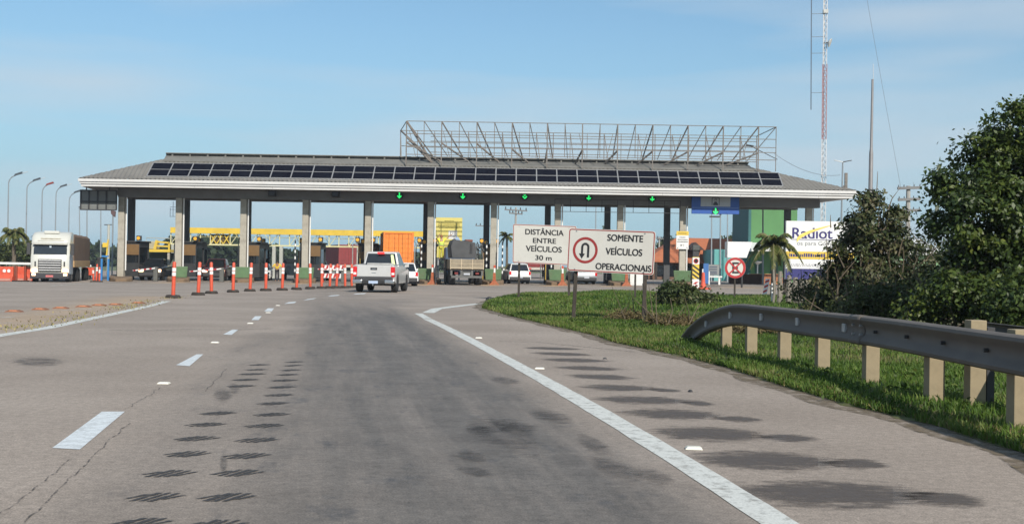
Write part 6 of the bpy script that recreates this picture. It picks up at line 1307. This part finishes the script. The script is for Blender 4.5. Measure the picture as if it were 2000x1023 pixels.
# lattice radio mast
Ym = 110.0; base = at(1607, 520, Ym); o = thing('radio_mast', 'tall slender red and white lattice radio mast behind the right end of the canopy', 'radio mast', (base.x, Ym, zg(base.x, Ym))); km = Ym / F
def mz(py): return at(1610, py, Ym).z - o.location.z
def mx(px, py): return at(px, py, Ym).x - base.x
red_l = M('faded_red_lattice', (.30, .13, .12), .6, .15, 3); wht_l = M('pale_lattice', (.50, .50, .50), .5, .1, 3)
def lattice(y0, y1, w0, mat, nm):
    mb = MB(); z0, z1 = mz(y0), mz(y1); cx0, cx1 = mx(1607 + (430 - y0) * .011, y0), mx(1607 + (430 - y1) * .011, y1); n_ = max(2, int((z1 - z0) / .55))
    lg = [(-w0, -w0 * .6), (w0, -w0 * .6), (0, w0)]
    P_ = lambda i, t_: Vector((cx0 + (cx1 - cx0) * t_ + lg[i][0], lg[i][1], z0 + (z1 - z0) * t_))
    for i in range(3): mb.bar(P_(i, 0), P_(i, 1), .055)
    for k in range(n_):
        for i in range(3): mb.bar(P_(i, k / n_), P_((i + 1) % 3, (k + 1) / n_), .028); mb.bar(P_(i, k / n_), P_((i + 1) % 3, k / n_), .028)
    mb.build(nm, mat, o)
lattice(521, 272, .21, wht_l, 'white_section'); lattice(272, 126, .20, red_l, 'red_section'); lattice(126, -60, .17, wht_l, 'white_section')
mb = MB(); xq = lambda py: mx(1584 + (215 - py) * .004, py)
mb.tube([(xq(215), 0, mz(215)), (xq(-40), 0, mz(-40))], .05, 6)
for py in (28, 73, 105, 182): mb.bar((xq(py), 0, mz(py)), (mx(1611, py), 0, mz(py - 1)), .045)
mb.build('dipole_antenna', M('blue_grey_metal', (.16, .19, .24)), o)
mb = MB(); mb.lathe([(.02, -.1), (.25, .0), (.42, .14), (.42, .18)], (0, 0, 0), 16, 'x'); d = mb.build('dish', M('dish_white', (.55, .53, .50), .5), o); d.location = (mx(1617, 85), -.2, mz(84)); d.rotation_euler = (0, .35, -.4); MB().bar((mx(1609, 85), 0, mz(85)), (mx(1617, 85), -.2, mz(84)), .08).build('dish_arm', dark_m, o); MB().box(mx(1611, 24) - .2, mx(1611, 24) + .25, -.3, .0, mz(27), mz(20)).build('radio_box', M('grey_box', (.38, .38, .36), .5), o)
# solid pole and double lamp
Yp = 75.0; b0 = at(1697, 540, Yp); o = thing('tall_pole', 'tall tapered grey pole between the mast and the big tree', 'pole', (b0.x, Yp, zg(b0.x, Yp))); zt2 = lambda py: at(1698, py, Yp).z - o.location.z
MB().tube([(0, 0, 0), (.03, 0, zt2(300)), (.03, 0, zt2(290)), (.05, 0, zt2(155))], [.16, .13, .09, .07], 10).build('shaft', M('grey_pole_metal', (.24, .23, .23), .45, .1, 2, metal=.3), o, smooth=True); mb = MB(); mb.tube([(.10, 0, zt2(380)), (.10, 0, zt2(150)), (.07, 0, zt2(125))], .018, 5); mb.build('whip_antenna', steel, o)
Yd = 108.0; b0 = at(1641, 520, Yd); o = thing('double_lamp_post', 'thin double-headed street lamp right of the radio mast', 'street lamp', (b0.x, Yd, zg(b0.x, Yd))); zt3 = lambda py: at(1643, py, Yd).z - o.location.z; h = zt3(316)
MB().tube([(0, 0, 0), (.1, 0, h)], [.11, .07], 8).build('shaft', pole_m, o); 
for sx in (-1, 1): MB().hexa([(.1, -.08, h - .08), (.1 + sx * .8, -.08, h + .1), (.1 + sx * .8, .08, h + .1), (.1, .08, h - .08)], [(.1, -.08, h + .02), (.1 + sx * .8, -.08, h + .17), (.1 + sx * .8, .08, h + .17), (.1, .08, h + .02)]).build('lamp_head', M('pale_lamp_tip', (.45, .48, .5)) if sx < 0 else dark_m, o)
q = at(1652, 370, 91.6); o = thing('roof_stub_post', 'short rusty post standing on the right corner of the canopy', 'post', tuple(q)); MB().box(-.1, .1, -.1, .1, -.1, at(1652, 338, 91.6).z - q.z).build('shaft', rust_steel, o); MB().box(-.2, -.11, -.05, .05, .1, .3).build('bracket', rust_steel, o)
# utility poles with crossarms
def upole(px, pyt, Y, lb, arms, w_=.9, ins=1.0):
    q = at(px, 510, Y); o = thing('utility_pole', lb, 'utility pole', (q.x, Y, zg(q.x, Y))); h = at(px, pyt, Y).z - o.location.z
    MB().tube([(0, 0, 0), (0, 0, h)], [.16, .11], 8).build('shaft', M('concrete_pole', (.30, .29, .27), .8, .1, 2), o)
    for dz, wd, lean in arms:
        z = h - dz; MB().bar((-wd, -.15, z + lean), (wd, -.15, z - lean), .12, .14).build('crossarm', M('grey_crossarm', (.15, .15, .15), .7), o)
        mb = MB()
        for x in (-wd * .9, -wd * .45, wd * .4, wd * .9): mb.lathe([(.05 * ins, 0), (.08 * ins, .1 * ins), (.05 * ins, .2 * ins), (.07 * ins, .28 * ins), (.02 * ins, .3 * ins)], (x, -.15, z + .055 - lean * x / wd), 6)
        mb.build('insulators', dark_m, o)
    return o
upole(1006, 405, 140, 'utility pole with a wide crossarm seen above the 30 m sign', [(.35, 1.35, .06), (.75, .8, .05)])
upole(945, 440, 170, 'distant utility pole crossarm right of the flatbed lorry', [(.1, 1.3, .03)])
upole(1772, 363, 62, 'utility pole with three crossarms left of the big tree', [(.12, .62, -.03), (.72, .58, -.03), (1.3, .6, -.02)], ins=.4)
upole(1287, 462, 170, 'small distant utility pole right of the u-turn sign', [(.3, .6, .04)])
# handrail seen under the canopy between right columns
o = thing('hanging_rail', 'thin hanging pipe frame under the canopy between the right columns', 'pipe frame', (at(1180, 404, 92.9).x, 92.9, 0)); mb = MB(); z0, z1 = at(1180, 409, 92.9).z, at(1180, 389, 92.9).z; xl_, xr_ = at(1090, 0, 92.9).x - o.location.x, at(1335, 0, 92.9).x - o.location.x
mb.bar((xl_, 0, at(1100, 389, 92.9).z), (xr_, 0, at(1100, 389, 92.9).z), .045); mb.bar((xl_, 0, at(1100, 413, 92.9).z), (xr_, 0, at(1100, 413, 92.9).z), .04)
for i in range(9): x = xl_ + (xr_ - xl_) * i / 8; mb.bar((x, 0, at(1100, 413, 92.9).z + (0 if i in (0, 8) else .0)), (x, 0, at(1100, 389, 92.9).z), .04)
mb.build('pipe', dark_m, o)
# overhead wires
def wire(name, lb, a, c, sag, r=.012):
    pts = [a.lerp(c, i / 14) - Vector((0, 0, sag * 4 * (i / 14) * (1 - i / 14))) for i in range(15)]; o = MB().tube(pts, r, 4).build(name, M('grey_wire', (.16, .17, .19), .6)); tag(o, lb, 'wire')
wire('guy_wire', 'faint guy wire from the mast down towards the tall tree', at(1690, -20, 100), at(1760, 370, 100), .1, .014)
wire('roof_cable', 'thin sagging cable from the roof frame to the double lamp', at(1512, 300, 95), at(1641, 342, 108), .6, .018)

# ================================================================== TREES, SHRUBS, FAR WOOD
bark = M('grey_bark', (.115, .095, .07), .95, .3, 7, bump=.4, dirt=(.05, .045, .035)); twig_m = M('dry_twigs', (.12, .095, .065), .9, .3, 8)
leaf_big = M_leaf('glossy_tree_leaves', ((.014, .026, .006), (.028, .05, .010), (.055, .085, .015), (.13, .15, .028)), .48, .16)
leaf_shrub = M_leaf('dark_shrub_leaves', ((.014, .022, .008), (.028, .042, .013), (.05, .066, .02), (.10, .095, .045), (.16, .12, .075)), .5, .18)
leaf_brush = M_leaf('brush_leaves', ((.016, .028, .008), (.035, .055, .014), (.065, .085, .022), (.12, .10, .05)), .6, .2)
leaf_dry = M_leaf('dry_brush_leaves', ((.06, .05, .02), (.11, .085, .035), (.17, .13, .065), (.06, .08, .02)), .8, .15)
def grow(name, label, cat, base, crowns, mat, n_leaf, size, trunk_r=.09, group=None, clump=.30, nclump=60, stems=1, stem_top=.6, shell=.55, droop=0.2, twigs=0, aspect=.5):
    """crowns: list of (cx, cy, cz, rx, ry, rz) relative to base"""
    o = thing(name, label, cat, base, 0, group); cs, outs = [], []
    wts = np.array([c[3] * c[4] * c[5] for c in crowns]); wts = wts / wts.sum()
    for (cx, cy, cz, rx, ry, rz), w_ in zip(crowns, wts):
        k = max(4, int(nclump * w_)); d = unit(RNG.normal(size=(k, 3))); d[:, 2] = np.abs(d[:, 2]) * np.where(RNG.uniform(size=k) < .72, 1, -1)
        rad = (shell + (1 - shell) * RNG.uniform(0, 1, k) ** .6)[:, None] * RNG.uniform(.82, 1.12, (k, 1))
        cs.append(np.array([cx, cy, cz]) + d * rad * np.array([rx, ry, rz])); outs.append(d)
    cs = np.concatenate(cs); outs = np.concatenate(outs); cs[:, 2] = np.maximum(cs[:, 2], RNG.uniform(.04, .16, len(cs)))
    per = RNG.multinomial(n_leaf, RNG.dirichlet(np.ones(len(cs)) * 6)); idx = np.repeat(np.arange(len(cs)), per)
    sp = clump * RNG.uniform(.55, 1.35, len(cs)); p = cs[idx] + RNG.normal(size=(len(idx), 3)) * (sp[idx] * .5)[:, None] * np.array([1, 1, .75])
    ok = p[:, 2] > .0; p, idx = p[ok], idx[ok]
    tn_ = np.clip(RNG.uniform(0, .75, len(cs))[idx] * .7 + RNG.uniform(0, .45, len(idx)), 0, 1)
    mb = MB(); top = Vector(crowns[0][:3])
    for s_ in range(stems):
        bx, by = (random.uniform(-.5, .5), random.uniform(-.4, .4)) if stems > 1 else (0, 0); tgt = Vector(crowns[s_ % len(crowns)][:3]) if stems > 1 else top
        f_ = Vector((bx, by, -.2)); e = f_.lerp(tgt, stem_top); m1 = f_.lerp(e, .5) + Vector((random.uniform(-.15, .15), random.uniform(-.15, .15), 0)); mb.tube([f_, m1, e], [trunk_r, trunk_r * .8, trunk_r * .55], 7)
        pick = [cs[i] for i in RNG.choice(len(cs), min(len(cs), 9 if stems == 1 else 4), replace=False)]
        for q in pick:
            q = Vector(q); mid_ = e.lerp(q, .5) + Vector((random.uniform(-.12, .12), random.uniform(-.12, .12), random.uniform(0, .15))); mb.tube([e if random.random() < .6 else m1, mid_, q], [trunk_r * .5, trunk_r * .3, trunk_r * .1], 5)
    mb.build('trunk' if cat == 'tree' else 'stems', bark, o, smooth=True)
    leaf_mesh('crown' if cat == 'tree' else 'foliage', p, size, mat, o, tint=tn_, out=outs[idx], droop=droop, aspect=aspect)
    if twigs:
        mb = MB(); c0 = crowns[0]
        for i in range(twigs):
            c = random.choice(crowns); x = c[0] + random.gauss(0, c[3] * .55); y = c[1] + random.gauss(0, c[4] * .5) - .1; z = random.uniform(.05, c[2] + c[5] * .6); d = Vector((random.gauss(0, .3), random.gauss(0, .25), random.uniform(.3, 1.1))) * random.uniform(.35, .9)
            mb.tube([(x, y, z), (x + d.x * .5 + random.gauss(0, .03), y + d.y * .5, z + d.z * .5), (x + d.x, y + d.y, z + d.z)], [.014, .010, .005], 4)
        tw = mb.build('bare_twigs', twig_m, o); kind(tw, 'stuff')
    return o
def bp_(px, Y): q = at(px, 540, Y); return (q.x, Y, verge_z(q.x, Y) if Y < 56 else zg(q.x, Y))
def rel(base, px, py, Y): q = at(px, py, Y); return (q.x - base[0], Y - base[1], q.z - base[2])
# big tree at the right edge
Y = 19.0; b_ = bp_(2010, Y); P_ = lambda px, py: rel(b_, px, py, Y)
def cr(px, py, rpx, rpy, dy=0, ry=None): c = P_(px, py); k = Y / F; return (c[0], c[1] + dy, c[2], rpx * k, ry or rpx * k, rpy * k)
grow('broadleaf_tree', 'big dark glossy broadleaf tree at the right edge of the photo', 'tree', b_, [cr(1985, 395, 120, 120), cr(1880, 430, 92, 75, -.3), cr(1935, 330, 70, 70), cr(2010, 265, 75, 72, .2), cr(2090, 330, 120, 120), cr(1850, 370, 42, 45, -.2), cr(1935, 500, 95, 60, -.2), cr(1890, 540, 60, 50, .2), cr(2060, 520, 90, 90), cr(1995, 240, 55, 48)], leaf_big, 52000, .088, .11, nclump=210, clump=.25, shell=.5, stem_top=.55, droop=.3, aspect=.55)
# medium shrub with bare stems
Y = 25.0; b_ = bp_(1690, Y)
grow('shrub_tree', 'medium dark shrub with bare stems hiding the right half of the billboard', 'shrub', b_, [cr(1700, 455, 62, 45), cr(1668, 500, 48, 45), cr(1765, 505, 40, 60, .3), cr(1618, 545, 38, 34), cr(1705, 545, 80, 45), cr(1688, 402, 40, 30), cr(1735, 420, 30, 30), cr(1790, 560, 55, 50), cr(1655, 592, 80, 35)], leaf_shrub, 19000, .105, .035, nclump=170, clump=.21, stems=7, shell=.4, twigs=110, stem_top=.35)
# undergrowth
for i, (px, Yc, cl, lb, nl, m_) in enumerate(((1600, 27, [(1600, 580, 55, 42), (1650, 600, 50, 32)], 'low dark bush at the foot of the grey fence posts', 4200, leaf_brush), (1735, 22, [(1735, 590, 70, 40), (1680, 605, 45, 28), (1800, 590, 50, 42)], 'low brushy bush just behind the middle of the guard rail', 6500, leaf_brush),
        (1880, 18.5, [(1880, 585, 75, 55), (1830, 610, 50, 34), (1940, 600, 60, 50)], 'dense dark bush below the big tree', 9000, leaf_big), (2010, 17, [(2010, 590, 80, 70), (2080, 560, 90, 90), (1960, 620, 50, 30)], 'dense dark bush at the right edge below the big tree', 8000, leaf_big), (1800, 30, [(1800, 530, 60, 60), (1850, 560, 60, 60), (1760, 570, 60, 40)], 'taller dark bush filling the gap between the shrub and the big tree', 7000, leaf_shrub), (1870, 24, [(1900, 520, 90, 70), (1850, 570, 80, 50), (1980, 540, 90, 90)], 'shaded bush behind the big tree', 9000, leaf_brush))):
    Y = Yc; b_ = bp_(px, Y); grow('bush', lb, 'bush', b_, [cr(*c) for c in cl], m_, nl, .085, .03, nclump=70, clump=.26, stems=3, shell=.3, twigs=60 if i in (0, 1, 4) else 0)
Y = 34.0; b_ = bp_(1335, Y)
grow('round_bush', 'round leafy green bush on the grass left of the no stopping sign', 'bush', b_, [cr(1328, 577, 40, 26), cr(1352, 590, 42, 24), cr(1308, 592, 26, 20), cr(1340, 604, 50, 16)], leaf_brush, 10500, .11, .03, nclump=90, clump=.24, stems=4, shell=.3)
# dry scrub before the rail end
for i, (px, Yc, cl, lb) in enumerate(((1215, 27, [(1215, 632, 42, 11), (1250, 636, 30, 9)], 'dry brown scrub at the foot of the u-turn sign'), (1310, 25, [(1300, 640, 45, 12), (1345, 642, 30, 12)], 'dry brown scrub between the u-turn sign and the rail end'), (1430, 23, [(1430, 648, 60, 14), (1490, 655, 40, 12)], 'dry brown scrub behind the bent end of the guard rail'))):
    Y = Yc; b_ = bp_(px, Y); o = grow('dry_scrub', lb, 'scrub', b_, [cr(*c) for c in cl], leaf_dry, 2300, .08, .008, nclump=50, clump=.15, stems=2, shell=.2, twigs=7, aspect=.3)
# palms
palm_l = M_leaf('palm_leaflets', ((.02, .035, .008), (.05, .075, .015), (.10, .115, .025), (.17, .15, .05)), .5, .2)
def palm(name, label, px, py_crown, Y, span, ntrunk, nf=13, mat=palm_l, seed=1):
    rs = np.random.default_rng(seed); q = at(px, py_crown, Y); z0 = zg(q.x, Y); o = thing(name, label, 'tree', (q.x, Y, z0)); h = q.z - z0
    mb = MB(); mb.tube([(0, 0, -.2), (.05, 0, h * .5), (0, 0, h)], [ntrunk, ntrunk * .85, ntrunk * .7], 9); mb.build('trunk', bark, o, smooth=True)
    lv, rb = [], MB()
    for i in range(nf):
        a = 2 * PI * i / nf + rs.uniform(-.2, .2); el_ = rs.uniform(.1, 1.25); ln = span * rs.uniform(.8, 1.1); d = np.array([math.cos(a), math.sin(a)])
        pts = []
        for t_ in np.linspace(0, 1, 12): r = ln * t_ * math.cos(el_ * .8) * (1 - .15 * t_); z = ln * (math.sin(el_) * t_ - (.55 + .35 * math.cos(el_)) * t_ ** 2); pts.append(np.array([d[0] * r, d[1] * r, h + z]))
        rb.tube([tuple(p) for p in pts[::2]] + [tuple(pts[-1])], [.03] * 5 + [.012] * 2, 4)
        for j in range(1, 12):
            for k in range(4):
                p = pts[j - 1] + (pts[j] - pts[j - 1]) * (k / 4); tg_ = pts[j] - pts[j - 1]; tg_ = tg_ / (np.linalg.norm(tg_) + 1e-9)
                for sd in (-1, 1):
                    side = np.array([-d[1] * sd, d[0] * sd, 0]); L_ = span * .28 * (1 - abs(j / 11 - .45)) * rs.uniform(.8, 1.1); dr = side * .75 + tg_ * .5 + np.array([0, 0, -.55 + rs.uniform(-.2, .2)]); dr /= np.linalg.norm(dr); wd = tg_ * span * .022
                    lv += [p - wd, p + wd, p + dr * L_ * .6 + wd * .7, p + dr * L_]
    v = np.array(lv); f = np.arange(len(v)).reshape(-1, 4); rb.build('frond_ribs', M('palm_rib', (.13, .12, .05), .7), o); mesh_np('crown', v, f, mat, o, tint=np.repeat(rs.uniform(0, 1, len(f)), 4)); return o
palm('palm_tree', 'small shaggy palm in front of the left edge of the billboard', 1510, 478, 50, 1.5, .12, 20, seed=3)
palm('palm_tree', 'tall palm behind the 30 m sign, left of its corner', 990, 462, 128, 1.5, .16, 14, seed=5); palm('palm_tree', 'palm at the left frame edge behind the street lamps', 27, 458, 100, 2.0, .2, 22, seed=8)
palm('palm_tree', 'distant palm above the u-turn sign', 1185, 448, 190, 1.6, .16, 12, seed=9)
# left trees behind the lamps
for i, (px, Yc, cl, lb) in enumerate(((10, 105, [(6, 492, 34, 22), (-20, 495, 30, 24)], 'dark leafy tree at the left frame edge'), (52, 112, [(48, 496, 22, 22), (66, 500, 18, 18)], 'dark leafy tree just left of the white lorry'))):
    Y = Yc; q = at(px, 500, Y); b_ = (q.x, Y, zg(q.x, Y)); grow('roadside_tree', lb, 'tree', b_, [cr(*c) for c in cl], leaf_brush, 5000, .32, .12, nclump=45, clump=.7, shell=.3)
for i, (px, Yc, cl, lb) in enumerate(((1302, 175, [(1302, 480, 20, 12)], 'rounded tree beside the orange roof'), (1265, 185, [(1262, 488, 16, 8)], 'low tree left of the orange roof'), (1432, 175, [(1436, 470, 10, 6), (1420, 472, 8, 5)], 'small treetop above the orange roof'))):
    Y = Yc; q = at(px, 500, Y); b_ = (q.x, Y, zg(q.x, Y)); grow('distant_tree', lb, 'tree', b_, [cr(*c) for c in cl], leaf_brush, 1500, .45, .16, nclump=25, clump=.7, shell=.3)
# distant wood: one mass along the horizon
pts, tnt = [], []
def wood(px0, px1, top0, Yw, n_, amp):
    for i in range(n_):
        px = random.uniform(px0, px1); topy = top0 + 0.016 * (px - px0) * .6 + amp * (math.sin(px * .09) * .5 + math.sin(px * .31 + 1) * .35 + math.sin(px * .021 + 2) * .6) + random.gauss(0, 1.6)
        t_ = random.random() ** 1.6; Yy_ = Yw + random.uniform(-12, 12); q = at(px, topy, Yy_); z0 = zg(q.x, Yy_); z = q.z - (q.z - z0) * t_
        if z > z0: pts.append((q.x, Yy_, z)); tnt.append(min(1, max(0, random.gauss(.35, .25))))
wood(-60, 760, 486, 300, 15000, 7); wood(760, 960, 500, 320, 2200, 4); wood(1180, 2100, 500, 320, 7000, 5); wood(330, 470, 476, 260, 4500, 6)
kind(leaf_mesh('distant_wood', np.array(pts), 1.5, M_leaf('distant_foliage', ((.015, .028, .012), (.03, .05, .02), (.05, .075, .028)), .8, .1), tint=np.array(tnt), aspect=.9), 'stuff')

# ================================================================== PEOPLE
def person(label, loc, rz, joints, shirt, trousers, hairm, vest=None):
    """one skinned body grown along the joints, with clothing as children"""
    o = thing('person', label, 'person', loc, rz)
    J = {k: Vector(v_) for k, v_ in joints.items()}
    def skin(name, chain, rad, mat, par):
        names = list(dict.fromkeys([x for e in chain for x in e])); idx = {n_: i for i, n_ in enumerate(names)}
        me = bpy.data.meshes.new(name); me.from_pydata([J[n_] for n_ in names], [(idx[a], idx[c]) for a, c in chain], []); ob = bpy.data.objects.new(name, me); COL.objects.link(ob); ob.parent = par; me.materials.append(mat)
        md = ob.modifiers.new('skin', 'SKIN'); md.use_smooth_shade = True; sv = me.skin_vertices[0].data
        for n_ in names: r = rad.get(n_, .05); sv[idx[n_]].radius = (r, r) if not isinstance(r, tuple) else r
        sv[0].use_root = True; ss = ob.modifiers.new('sub', 'SUBSURF'); ss.levels = 1; ss.render_levels = 1; return ob
    fing = []
    for s_ in 'lr':
        w_ = J['wrist_' + s_]; d = (w_ - J['elbow_' + s_]).normalized(); side = d.cross(Vector((0, 1, 0))).normalized(); J['palm_' + s_] = w_ + d * .07; fing.append(('wrist_' + s_, 'palm_' + s_))
        for k in range(4): J[f'f{k}{s_}'] = w_ + d * (.15 + .012 * (1.5 - abs(k - 1.5))) + side * (.022 * (k - 1.5)); J[f'g{k}{s_}'] = J[f'f{k}{s_}'] + d * .03 + Vector((0, .02, 0)); fing += [('palm_' + s_, f'f{k}{s_}'), (f'f{k}{s_}', f'g{k}{s_}')]
        J['t' + s_] = w_ + d * .05 + side * .055; fing.append(('wrist_' + s_, 't' + s_))
    chain = [('pelvis', 'chest'), ('chest', 'neck'), ('neck', 'head'), ('head', 'crown')]
    for s_ in 'lr': chain += [('chest', 'shoulder_' + s_), ('shoulder_' + s_, 'elbow_' + s_), ('elbow_' + s_, 'wrist_' + s_), ('pelvis', 'hip_' + s_), ('hip_' + s_, 'knee_' + s_), ('knee_' + s_, 'ankle_' + s_), ('ankle_' + s_, 'toe_' + s_)]
    rad = {'pelvis': (.15, .11), 'chest': (.16, .11), 'neck': .055, 'head': (.085, .1), 'crown': .07}
    for s_ in 'lr': rad.update({'shoulder_' + s_: .06, 'elbow_' + s_: .042, 'wrist_' + s_: .028, 'palm_' + s_: .034, 'hip_' + s_: .085, 'knee_' + s_: .058, 'ankle_' + s_: .042, 'toe_' + s_: .04, 't' + s_: .01}); rad.update({f'{a}{k}{s_}': .009 for a in 'fg' for k in range(4)})
    body = skin('body', chain + fing, rad, M('skin', (.35, .19, .12), .6, .05, 3), o)
    tch = [('chest', 'pelvis')] + [(a + s_, c + s_) for s_ in 'lr' for a, c in (('shoulder_', 'elbow_'),)] + [('chest', 'shoulder_' + s_) for s_ in 'lr']
    skin('shirt', tch, {'pelvis': (.175, .13), 'chest': (.185, .135), **{'shoulder_' + s_: .075 for s_ in 'lr'}, **{'elbow_' + s_: .055 for s_ in 'lr'}}, shirt, o)
    lch = [('pelvis', 'hip_' + s_) for s_ in 'lr'] + [('hip_' + s_, 'knee_' + s_) for s_ in 'lr'] + [('knee_' + s_, 'ankle_' + s_) for s_ in 'lr']
    skin('trousers', lch, {'pelvis': (.165, .12), **{'hip_' + s_: .10 for s_ in 'lr'}, **{'knee_' + s_: .073 for s_ in 'lr'}, **{'ankle_' + s_: .062 for s_ in 'lr'}}, trousers, o)
    hd = J['head']; MB().lathe([(.02, -.02), (.10, -.01), (.108, .04), (.09, .10), (.03, .135)], (hd.x, hd.y + .01, hd.z + .03), 12).build('hair', hairm, o, smooth=True)
    fdir = -1
    f_ = MB(); f_.lathe([(.014, 0), (.02, .02), (.006, .03)], (hd.x, hd.y - .115, hd.z - .03), 6); f_.build('nose', M('skin', (.35, .19, .12)), body)
    for sx in (-1, 1): MB().lathe([(.003, 0), (.011, .004), (.003, .008)], (hd.x + sx * .035, hd.y - .098, hd.z + .01), 6, 'y').build('eye', black_m, body); MB().lathe([(.004, -.01), (.02, 0), (.006, .01)], (hd.x + sx * .095, hd.y, hd.z - .01), 6, 'x').build('ear', M('skin', (.35, .19, .12)), body)
    MB().box(hd.x - .025, hd.x + .025, hd.y - .103, hd.y - .095, hd.z - .066, hd.z - .058).build('mouth', M('lips', (.22, .07, .06)), body)
    if vest:
        c, p = J['chest'], J['pelvis']; mb = MB()
        for z in (.3, .62): q = p.lerp(c, z); mb.loft([[(q.x + .205 * math.cos(a), q.y + .155 * math.sin(a), q.z + dz) for a in np.linspace(0, 2 * PI, 13)[:-1]] for dz in (-.03, .03)])
        mb.build('reflective_stripe', vest, o)
    return o
std = dict(pelvis=(0, 0, .95), chest=(0, .0, 1.33), neck=(0, 0, 1.5), head=(0, -.02, 1.62), crown=(0, -.01, 1.70), shoulder_l=(-.19, 0, 1.42), elbow_l=(-.27, .02, 1.14), wrist_l=(-.25, -.1, .90), shoulder_r=(.19, 0, 1.42), elbow_r=(.27, .02, 1.14), wrist_r=(.24, -.12, .92),
           hip_l=(-.09, 0, .88), knee_l=(-.11, -.02, .48), ankle_l=(-.12, .02, .07), toe_l=(-.13, -.13, .04), hip_r=(.09, 0, .88), knee_r=(.12, -.02, .48), ankle_r=(.13, .02, .07), toe_r=(.14, -.13, .04))
Y = 97.0; q = at(541, 540, Y); bent = dict(std); bent.update(chest=(0, -.12, 1.28), neck=(0, -.2, 1.42), head=(0, -.24, 1.53), crown=(0, -.24, 1.61), shoulder_l=(-.2, -.12, 1.37), shoulder_r=(.2, -.12, 1.37), elbow_l=(-.38, -.15, 1.15), elbow_r=(.38, -.15, 1.15), wrist_l=(-.2, -.34, 1.08), wrist_r=(.2, -.34, 1.08))
person('person in a bright yellow jacket and dark trousers, leaning forward at the left lanes', (q.x, Y, zg(q.x, Y)), .2, bent, M('yellow_jacket', (.68, .47, .03), .7), M('dark_trousers', (.025, .025, .03), .8), M('dark_hair', (.015, .012, .01), .7))
reach = dict(std); reach.update(elbow_r=(.40, .05, 1.55), wrist_r=(.62, .05, 1.72), elbow_l=(-.33, -.05, 1.52), wrist_l=(-.20, -.15, 1.72))
fl_ = bpy.data.objects['lorry.001']; Mx = Matrix.Translation(fl_.location) @ Matrix.Rotation(fl_.rotation_euler.z, 4, 'Z'); wp = Mx @ Vector((-1.0, 2.9, 1.18)); wx = at(862, 480, wp.y).x
plt = thing('access_platform', 'dark steel access step left of the flatbed lorry, under the person in yellow', 'platform', (wx, wp.y, zg(wx, wp.y)), 0); ph = at(862, 506, wp.y).z - plt.location.z
MB().box(-.4, .4, -.35, .35, ph - .06, ph).build('deck', dark_m, plt); mb = MB(); [mb.bar((x, y, 0), (x, y, ph - .06), .06) for x in (-.36, .36) for y in (-.3, .3)]; [mb.bar((-.36, -.3, z), (.36, -.3, z), .05) for z in (.4, .8, 1.2)]; mb.build('ladder_frame', dark_m, plt)
person('person in a hi-vis yellow jacket reaching up beside the flatbed lorry load', (wx, wp.y, zg(wx, wp.y) + ph), .1, reach, M('hivis_yellow', (.70, .62, .03), .6), M('hivis_trousers', (.45, .42, .04), .8), M('brown_cap', (.25, .08, .03), .7), M('lime_stripe', (.45, .70, .20), .4))

# ================================================================== HAZE
hz_ = MB().box(-420, 520, -8, 420, -2.2, 34).build('haze', bpy.data.materials.new('air')); kind(hz_, 'stuff')
am = hz_.data.materials[0]; am.use_nodes = True; am.node_tree.nodes.clear(); vo = N(am.node_tree, 'ShaderNodeVolumePrincipled'); vo.inputs['Color'].default_value = (.80, .88, 1, 1); vo.inputs['Density'].default_value = .00035; vo.inputs['Anisotropy'].default_value = .2
am.node_tree.links.new(vo.outputs[0], N(am.node_tree, 'ShaderNodeOutputMaterial').inputs['Volume'])
